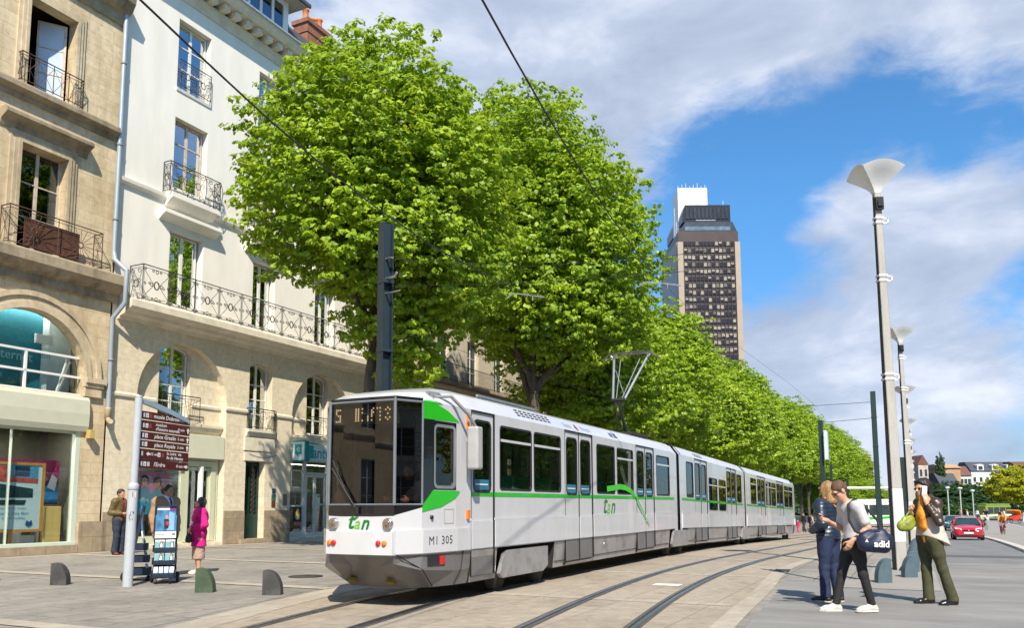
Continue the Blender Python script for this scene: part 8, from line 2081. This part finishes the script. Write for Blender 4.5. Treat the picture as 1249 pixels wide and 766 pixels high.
# ---- far trees: dark belt on the rise, a yellow green one at the right edge, low ones at the end of the tram street
lob5 = [(0, 0, 7.2, 4.2, 4.2, 4.6), (1.5, .8, 5.0, 3.4, 3.4, 3.6), (-1.6, -.8, 5.6, 3.4, 3.4, 4.0)]
me5, _ = leaf_mesh('dark_crown', lob5, 420, 26, .55, 31, clump_r=(.7, 1.2), mat_=M_LEAF2); w5 = wood(4.0, .25, [(-1.5, 1, 7), (1.6, -.8, 7), (0, 0, 9)], 2, subs=1)
GD = 'dark trees on the far rise'
d5 = None
spots = [(1123, 250, 1.0), (1134, 262, 1.15), (1143, 240, 1.05), (1151, 266, 1.2), (1160, 236, 1.1), (1169, 262, 1.2), (1178, 240, 1.1), (1187, 258, 1.15), (1197, 240, 1.05), (1208, 262, 1.15), (1219, 250, 1.0), (1231, 262, 1.1), (1245, 248, 1.0), (1128, 215, .75), (1156, 212, .7), (1185, 214, .72)]
for i, (px, D, k) in enumerate(spots):
    x = Q(px, D); s, t = XY(x, D)
    o, dd = tree('dark_tree', ['dark green rounded tree of the belt on the far rise, one of many alike', 'smaller dark tree low in front of the belt on the far rise'][k < .8], s, t, me5, d5 or w5, GD if k > .8 else 'small dark trees before the belt', z=-1.8 if D < 245 else -.6, rot=i * 1.1, scale=(k * 1.1, k * 1.1, k * .60)); d5 = dd
x = Q(1146, 322); s, t = XY(x, 322)
tree('conifer', 'dark narrow conifer standing up beside the tan gabled building', s, t, me5, d5, None, z=6, rot=.4, scale=(.38, .38, 1.25))
lob6 = [(0, 0, 6.3, 5.0, 4.6, 2.6), (-3.0, .5, 5.2, 3.0, 3.0, 1.9), (3.4, -.5, 5.4, 3.4, 3.2, 2.1), (.5, .3, 8.0, 3.2, 3.2, 1.8)]
me6, _ = leaf_mesh('yellow_crown', lob6, 520, 28, .40, 37, clump_r=(.55, .95), mat_=M_LEAF3); w6 = wood(3.6, .22, [(-2.5, 1, 5.5), (2.6, -.8, 6), (0, 0, 7.5)], 6, subs=2)
for i, (px, D, k, lab) in enumerate(((1232, 150, .98, 'yellow green tree at the right edge, left one of the pair'), (1262, 140, .95, 'yellow green tree cut by the right edge of the photo'))):
    s, t = XY(Q(px, D), D); o, dd = tree('yellow_tree', lab, s, t, me6, w6 if i == 0 else d6, 'yellow green trees at the right edge', z=-1.5, rot=i * 1.9 + .3, scale=(k, k, k)); d6 = dd
GL = 'low bright trees closing the end of the tram street'
for i, (px, D, k, kz) in enumerate(((985, 150, .8, .62), (1005, 175, .95, .62), (1022, 140, .7, .50), (1040, 165, .85, .56), (1056, 190, .9, .60), (1072, 150, .62, .44), (1086, 185, .8, .46))):
    s, t = XY(Q(px, D), D)
    tree('lime_tree', 'low bright green tree beyond the tram stop at the end of the street', s, t, (me3, me4)[i % 2], wd[i % 2], GL, z=-3.2, rot=i * 1.7, scale=(k, k, kz))
mh, _ = leaf_mesh('hedge', [(0, 0, 1.0, 70, 5, 1.9)], 1500, 24, .5, 51, clump_r=(.6, 1.1), mat_=M_LEAF2)
o = bpy.data.objects.new('hedge', mh); COL.objects.link(o); o.location = (118, 205, -1.5); o.rotation_euler = (0, 0, R(-6)); tag(o, 'long dark hedge at the foot of the far trees', 'hedge', kind='stuff')

# ---- simple passers-by
def passer(label, x, y, yaw, H, top, legs, hair=M_HAIRD, pose=None, z=None, female=False, res=.032, group=None, at=None):
    s, t = at or XY(x, y)
    o, fg = person(label, 0, yaw, H, pose or dict(anL=(.16, .1, .085), knL=(.14, .1, .5), anR=(-.18, -.1, .1), knR=(-.04, -.1, .49), wrL=(-.08, .26, .9), wrR=(.14, -.26, .92)), group, female, 1.02, z, (s, t))
    sdf_obj('body', fg.torso(-.01) + fg.neckp() + [ell(fg.p['head'], (.098, .08, .12), None, .03), ell(fg.hp(.04, 0, -.06), (.055, .05, .055), None, .03), ell(fg.hp(.1, 0, -.02), (.02, .014, .02), None, .02)] + fg.arm('L', 0) + fg.arm('R', 0) + fg.leg('L', -.006) + fg.leg('R', -.006) + fg.foot('L', .004) + fg.foot('R', .004) + [ell(fg.p['wr' + S] + vn(fg.p['hd' + S]) * .07, (.03, .035, .055), None, .02) for S in 'LR'], M_SKIN, o, res * .8)
    sdf_obj('top', fg.torso(.03) + fg.arm('L', .026, .9) + fg.arm('R', .026, .9), top, o, res * .9, [zmin(fg.p['pelvis'][2] - .06), zmax(fg.p['neck'][2] + .02)])
    sdf_obj('trousers', fg.leg('L', .022, bottom=.06) + fg.leg('R', .022, bottom=.06) + [fg.torso(.018)[2]], legs, o, res * .9, [zmax(fg.p['pelvis'][2] + .05)])
    sdf_obj('hair', [ell(fg.hp(-.02, 0, .03), (.112, .092, .11), None, .02)], hair, o, res * .8, [plane(fg.hp(.07, 0, .04), fg.headM() @ np.array((.85, 0, -.5)))])
    return o
C_ = lambda n, c: cloth(n, c, .1)
passer('child in a pink outfit beside the rear end of the tram', Q(969.5, 74), 74, 200, 1.15, C_('pink fleece', (.60, .03, .14)), C_('pink trousers', (.55, .04, .16)), M_HAIRB, res=.026)
passer('adult in dark clothes standing behind the child in pink', Q(977, 77), 77, 190, 1.85, C_('dark coat', (.02, .02, .026)), C_('dark trousers', (.025, .025, .03)))
passer('person in a beige top on the far pavement left of the stop post', Q(987, 92), 92, 170, 1.8, C_('beige top', (.5, .4, .3)), C_('grey trousers', (.12, .12, .13)))
passer('person in a dark top on the far pavement left of the stop post', Q(984, 96), 96, 10, 1.8, C_('navy top', (.03, .04, .08)), C_('black trousers', (.02, .02, .02)))
passer('far pedestrian in pale blue trousers and white top walking behind the red car', Q(1175, 128), 128, 160, 2.0, C_('white top', (.66, .62, .6)), C_('pale blue trousers', (.25, .38, .52)), M_HAIRB)
passer('far pedestrian in white top and dark trousers', Q(1187, 140), 140, 20, 2.0, C_('white shirt', (.7, .72, .72)), C_('dark blue trousers', (.03, .04, .08)))
passer('far pedestrian in black beside a person in navy', Q(1196, 143), 143, 200, 2.0, C_('black coat', (.015, .015, .02)), C_('black trousers', (.02, .02, .02)))
passer('far pedestrian in navy striding right of the person in black', Q(1199.5, 140), 140, 0, 2.05, C_('navy coat', (.02, .03, .09)), C_('white trousers', (.55, .55, .58)), M_HAIRB)
passer('far pedestrian with a pink top near the red car', Q(1167, 150), 150, 180, 1.9, C_('salmon top', (.6, .28, .2)), C_('grey trousers', (.12, .12, .13)))
passer('far pedestrian in black near the orange pedicab', Q(1214.5, 132), 132, 180, 1.9, C_('black coat', (.015, .015, .02)), C_('black trousers', (.02, .02, .02)))
passer('far pedestrian in a white shirt near the orange pedicab', Q(1219, 136), 136, 0, 1.95, C_('white shirt', (.7, .72, .72)), C_('grey trousers', (.12, .12, .13)))
passer('far pedestrian in pale clothes right of the orange pedicab', Q(1243, 128), 128, 180, 1.7, C_('white shirt', (.7, .72, .72)), C_('pale trousers', (.6, .6, .62)))

# ---- cyclists
def bicycle(label, s, t, yaw, m, z=None):
    o = thing('bicycle', label, 'bicycle', s, t, gz(s) + .06 if z is None else z, R(yaw) - YAW)
    mb = MB(); r = .017
    for a, b in (((-.5, 0, .34), (-.08, 0, .30)), ((-.08, 0, .30), (.42, 0, .72)), ((-.08, 0, .30), (-.2, 0, .82)), ((-.2, 0, .78), (.42, 0, .74)), ((-.5, 0, .34), (-.2, 0, .76)), ((.40, 0, .86), (.56, 0, .34)), ((.40, 0, .86), (.38, 0, 1.02))): mb.tube([a, b], r, 6)
    L3(mb, 'frame', m, o)
    mb = MB(); mb.tube([(.25, .27, 1.02), (.38, .2, 1.04), (.38, -.2, 1.04), (.25, -.27, 1.02)], .014, 6); L3(mb, 'handlebar', M_BLACK, o)
    mb = MB(); mb.box(-.34, -.08, -.07, .07, .86, .91); mb.tube([(-.2, 0, .8), (-.2, 0, .87)], .014, 5); L3(mb, 'saddle', M_BLACK, o)
    mb = MB(); mb.tube([(-.08, -.14, .14), (-.08, -.1, .3), (-.08, .1, .3), (-.08, .14, .46)], .014, 5); L3(mb, 'crank', M_GREY, o)
    mb = MB(); mb.box(.44, .74, -.16, .16, .74, .94); L3(mb, 'basket', M_GREY, o)
    for x in (-.5, .56):
        mb = MB(); mb.tube([(x + .33 * math.cos(R(a)), 0, .34 + .33 * math.sin(R(a))) for a in range(0, 360, 18)], .02, 6, closed=True)
        for a in range(0, 360, 30): mb.tube([(x, 0, .34), (x + .32 * math.cos(R(a)), 0, .34 + .32 * math.sin(R(a)))], .004, 3)
        L3(mb, 'wheel', M_RUBBER, o)
    return o
ride = dict(pelvis=(-.22, 0, 1.0), chest=(-.08, 0, 1.30), neck=(-.02, 0, 1.47), head=(.04, 0, 1.65), shL=(-.04, .185, 1.43), shR=(-.04, -.185, 1.43), elL=(.12, .25, 1.2), elR=(.12, -.25, 1.2), wrL=(.30, .22, 1.08), wrR=(.30, -.22, 1.08), hdL=(1, 0, -.2), hdR=(1, 0, -.2), hipL=(-.2, .09, .97), hipR=(-.2, -.09, .97), knL=(.18, .12, .78), knR=(.14, -.12, .60), anL=(-.06, .13, .50), anR=(-.08, -.13, .17))
M_BIKERED = mat('bicycle red', (.35, .03, .06), .4)
s, t = XY(Q(1217, 68), 68); by = math.degrees(math.atan2(-68, -Q(1217, 68))) - 10
bicycle('red bicycle ridden towards the camera on the pale path', s, t, by, M_BIKERED)
passer('cyclist in an orange vest and crimson trousers riding towards the camera', 0, 0, by, 1.86, C_('orange vest', (.55, .24, .05)), C_('crimson trousers', (.30, .03, .06)), M_HAIRD, ride, gz(s) + .06, at=(s, t), res=.024)
s, t = XY(Q(1194, 92), 92); by = math.degrees(math.atan2(-92, -Q(1194, 92))) + 25
bicycle('black bicycle ridden on the pale path behind the red car', s, t, by, M_BLACK)
passer('cyclist in a cream jacket riding behind the red car', 0, 0, by, 1.9, C_('cream jacket', (.62, .54, .45)), C_('dark brown trousers', (.06, .04, .03)), M_HAIRD, ride, gz(s) + .06, at=(s, t), res=.028)

# ---- cars
def car_thing(label, s, t, yaw, paint, z=None, scale=1.0):
    o = thing('car', label, 'car', s, t, z, R(yaw) - YAW); o.scale = (scale,) * 3
    # local x forward; stations: (x, half width low, half width high, z low, z shoulder)
    mb = MB()
    st_ = [(2.05, .55, .50, .34, .60), (1.98, .74, .66, .28, .70), (1.7, .82, .76, .22, .80), (1.0, .85, .80, .20, .90), (.4, .86, .82, .20, .95), (-.8, .86, .82, .20, .97), (-1.6, .84, .80, .22, .97), (-2.0, .76, .72, .28, .90), (-2.08, .66, .62, .36, .80)]
    prof = lambda x, a, b, z0, z1: [(x, -a * .92, z0), (x, -a, z0 + (z1 - z0) * .35), (x, -a, z0 + (z1 - z0) * .7), (x, -b, z1), (x, -b * .5, z1 + .045), (x, 0, z1 + .06), (x, b * .5, z1 + .045), (x, b, z1), (x, a, z0 + (z1 - z0) * .7), (x, a, z0 + (z1 - z0) * .35), (x, a * .92, z0)]
    rows = [prof(*q) for q in st_]; n = 11
    mb.add([p for r_ in rows for p in r_], [(i * n + j, i * n + (j + 1) % n, (i + 1) * n + (j + 1) % n, (i + 1) * n + j) for i in range(len(rows) - 1) for j in range(n)], 0, True)
    mb.add(rows[0], [tuple(range(n))], 0); mb.add(rows[-1], [tuple(range(n - 1, -1, -1))], 0)
    # roof
    rr = [(.05, .58, 1.36), (-.3, .62, 1.42), (-.9, .62, 1.42), (-1.35, .58, 1.36)]
    R4 = [[(x, -w, z), (x, -w * .5, z + .03), (x, w * .5, z + .03), (x, w, z)] for x, w, z in rr]
    mb.add([p for r_ in R4 for p in r_], [(i * 4 + j, i * 4 + j + 1, (i + 1) * 4 + j + 1, (i + 1) * 4 + j) for i in range(3) for j in range(3)], 0, True)
    for sg in (-1, 1):
        for a, b in (((.78, sg * .78, .95), (.05, sg * .58, 1.37)), ((-.55, sg * .80, .97), (-.55, sg * .61, 1.42)), ((-1.85, sg * .76, .97), (-1.35, sg * .58, 1.37))): mb.bar(a, b, .07, .05)
    L3(mb, 'body', paint, o)
    mb = MB(); mb.add([(.80, -.72, .97), (.80, .72, .97), (.07, .56, 1.355), (.07, -.56, 1.355)], [(0, 1, 2, 3)]); L3(mb, 'windscreen', mat('car glass', (.02, .05, .055), .05, var=.3, scale=1), o)
    mb = MB(); mb.add([(-1.83, -.70, .98), (-1.83, .70, .98), (-1.36, .56, 1.355), (-1.36, -.56, 1.355)], [(0, 1, 2, 3)]); L3(mb, 'rear_window', MATS['car glass'], o)
    for sg in (-1, 1):
        mb = MB(); mb.add([(.72, sg * .785, .965), (-1.78, sg * .775, .985), (-1.35, sg * .59, 1.355), (.05, sg * .59, 1.355)], [(0, 1, 2, 3)]); L3(mb, 'side_window', MATS['car glass'], o)
        mb = MB(); c = [(2.0, sg * .36, .66), (1.86, sg * .70, .68), (1.76, sg * .74, .80), (1.93, sg * .40, .77)]; mb.add(c + [(x + .05, y, z) for x, y, z in c], [(0, 1, 2, 3), (4, 7, 6, 5), (0, 4, 5, 1), (2, 6, 7, 3), (1, 5, 6, 2), (0, 3, 7, 4)]); L3(mb, 'headlight', mat('car lamp', (.75, .76, .78), .15, coat=.5), o)
        mb = MB(); mb.lathe([(.02, -.05), (.05, -.05), (.06, 0), (.05, .05), (.02, .05)], 8, c=(.62, sg * .90, 1.0), axis='y'); mb.bar((.62, sg * .8, .97), (.62, sg * .93, .99), .05, .04); L3(mb, 'wing_mirror', paint, o)
        for x in (1.28, -1.28):
            mb = MB(); mb.lathe([(.05, -.1), (.29, -.1), (.31, -.06), (.31, .06), (.29, .1), (.05, .1)], 20, c=(x, sg * .76, .31), axis='y'); w_ = L3(mb, 'wheel', M_RUBBER, o)
            mb = MB(); mb.lathe([(.02, -.02), (.19, -.015), (.2, .0), (.19, .015), (.02, .02)], 14, c=(x, sg * .86, .31), axis='y'); mb.build('rim', M_ALU, w_, org=(0, 0, 0))
    mb = MB(); mb.box(2.06, 2.085, -.26, .26, .44, .55); L3(mb, 'number_plate', mat('plate white', (.74, .74, .70), .5), o)
    mb = MB(); mb.box(2.02, 2.065, -.32, .32, .58, .68); mb.box(1.99, 2.07, -.5, .5, .29, .37); L3(mb, 'grille', M_BLACK, o)
    mb = MB(); mb.lathe([(.005, -.01), (.045, 0), (.005, .01)], 10, c=(2.075, 0, .64), axis='x'); L3(mb, 'badge', M_ALU, o)
    return o
M_CARRED = mat('red car paint', (.50, .012, .03), .18, var=.05, coat=.8)
s, t = XY(Q(1173, 47.5), 47.5)
car_thing('small red car driving towards the camera on the right hand road', s, t, math.degrees(math.atan2(-47.5, -Q(1173, 47.5))) + 3, M_CARRED, scale=.9)
s, t = XY(Q(1158, 92), 92)
car_thing('dark blue green car behind the red one, mostly hidden by the woman on the phone', s, t, math.degrees(math.atan2(-92, -Q(1158, 92))), mat('teal car paint', (.02, .10, .13), .2, coat=.8), scale=1.15)

# ---- pedicab, far buses, tram-stop shelter
s, t = XY(Q(1229, 120), 120)
o = thing('pedicab', 'orange and red three wheeled pedicab on the far square', 'pedicab', s, t, gz(s) + .06, R(200) - YAW)
mb = MB(); mb.prism([(-1.0, .45), (.5, .45), (.7, .75), (.1, .85), (-.2, 1.1), (-1.0, 1.25)], lambda a, b, q: (a, q, b), -.6, .6); L3(mb, 'cabin', mat('pedicab red', (.5, .05, .02), .4), o, bevel=.05)
mb = MB(); mb.prism([(-1.15, 1.25), (-.9, 1.9), (.1, 2.0), (.25, 1.85), (-.8, 1.75), (-1.0, 1.2)], lambda a, b, q: (a, q, b), -.65, .65); L3(mb, 'hood', mat('pedicab orange', (.7, .24, .02), .5), o)
for x, y in ((-.6, .66), (-.6, -.66), (1.3, 0)):
    mb = MB(); mb.tube([(x + .3 * math.cos(R(a)), y, .33 + .3 * math.sin(R(a))) for a in range(0, 360, 24)], .035, 6, closed=True); L3(mb, 'wheel', M_RUBBER, o)
mb = MB(); mb.tube([(.5, 0, .5), (1.3, 0, .33), (1.1, 0, 1.0), (.9, 0, 1.05)], .03, 6); L3(mb, 'fork', M_GREY, o)
def bus(label, x, y, yaw, L_, m1, m2, z):
    s, t = XY(x, y); o = thing('bus', label, 'bus', s, t, z, R(yaw) - YAW); w = 1.25
    mb = MB(); mb.box(-L_ / 2, L_ / 2, -w, w, .35, 3.2); L3(mb, 'body', m1, o, bevel=.18, segs=3)
    mb = MB(); mb.box(-L_ / 2 + .2, L_ / 2 - .2, -w + .05, w - .05, 3.21, 3.55); L3(mb, 'roof_box', m1, o, bevel=.1)
    k = -L_ / 2 + .5
    while k < L_ / 2 - 1.2:
        for sg in (-1, 1):
            mb = MB(); mb.box(k, k + 1.25, sg * (w + .012) - .01, sg * (w + .012) + .01, 1.55, 2.85); L3(mb, 'window', MATS['dark pane'], o)
        k += 1.4
    mb = MB()
    for sg in (-1, 1):
        y_ = sg * (w + .02); pts = [(-2.5, 1.3), (-.5, 1.32), (1.2, 1.45), (3.0, 1.30), (3.0, 1.05), (1.0, 1.12), (-2.5, .95)]
        mb.prism(pts, lambda a, b, q: (a, q, b), y_ - .012, y_ + .012)
    L3(mb, 'green_swoosh', m2, o)
    for x_ in (-L_ / 2 + 2, L_ / 2 - 2.4):
        for sg in (-1, 1):
            mb = MB(); mb.lathe([(.1, -.14), (.46, -.14), (.48, 0), (.46, .14), (.1, .14)], 18, c=(x_, sg * (w - .1), .48), axis='y'); L3(mb, 'wheel', M_RUBBER, o)
    return o
bus('white bus with a green flash crossing beyond the tram stop', Q(1066, 106), 106, 8, 13.0, M_WHITE, M_TGREEN, gz(112))
bus('far yellow green bus behind the pedestrians on the right', Q(1208, 172), 172, 10, 6.0, mat('lime bus paint', (.20, .27, .04), .4), M_WHITE, -2.2)
s, t = XY(Q(1037, 92), 92)
o = thing('tram_shelter', 'long flat white shelter roof on dark posts at the tram stop', 'shelter', s, t, gz(s), R(4) - YAW)
mb = MB(); mb.box(-3.4, 4.0, -1.0, 1.0, 4.62, 4.86); L3(mb, 'roof', M_WHITE, o, bevel=.04)
for x in (-.9, 3.2, -3.0):
    mb = MB(); mb.box(x - .12, x + .12, -.1, .1, 0, 4.61); L3(mb, 'post', M_DKPOLE, o)
for i, (px, D, lab) in enumerate(((1153, 175, 'left of three slender far street lamps before the dark trees'), (1168, 165, 'middle one of three slender far street lamps before the dark trees'), (1183, 178, 'right of three slender far street lamps before the dark trees'))):
    s, t = XY(Q(px, D), D)
    o = thing('street_lamp', lab, 'street lamp', s, t, -1.5, 0, 'slender far street lamps')
    mb = MB(); mb.tube([(0, 0, 0), (0, 0, 5.9 - .3 * i)], .13, 6); L3(mb, 'post', mat('far lamp grey', (.42, .46, .46), .5), o)
    mb = MB(); mb.lathe([(.12, 0), (.42, .3), (.5, .5), (.1, .6)], 10, c=(0, 0, 5.9 - .3 * i)); L3(mb, 'lamp_head', M_LWHITE, o)
# keep only the properties the scene needs
for o in list(bpy.data.objects):
    for k in ('org', 'at'):
        if k in o.keys(): del o[k]
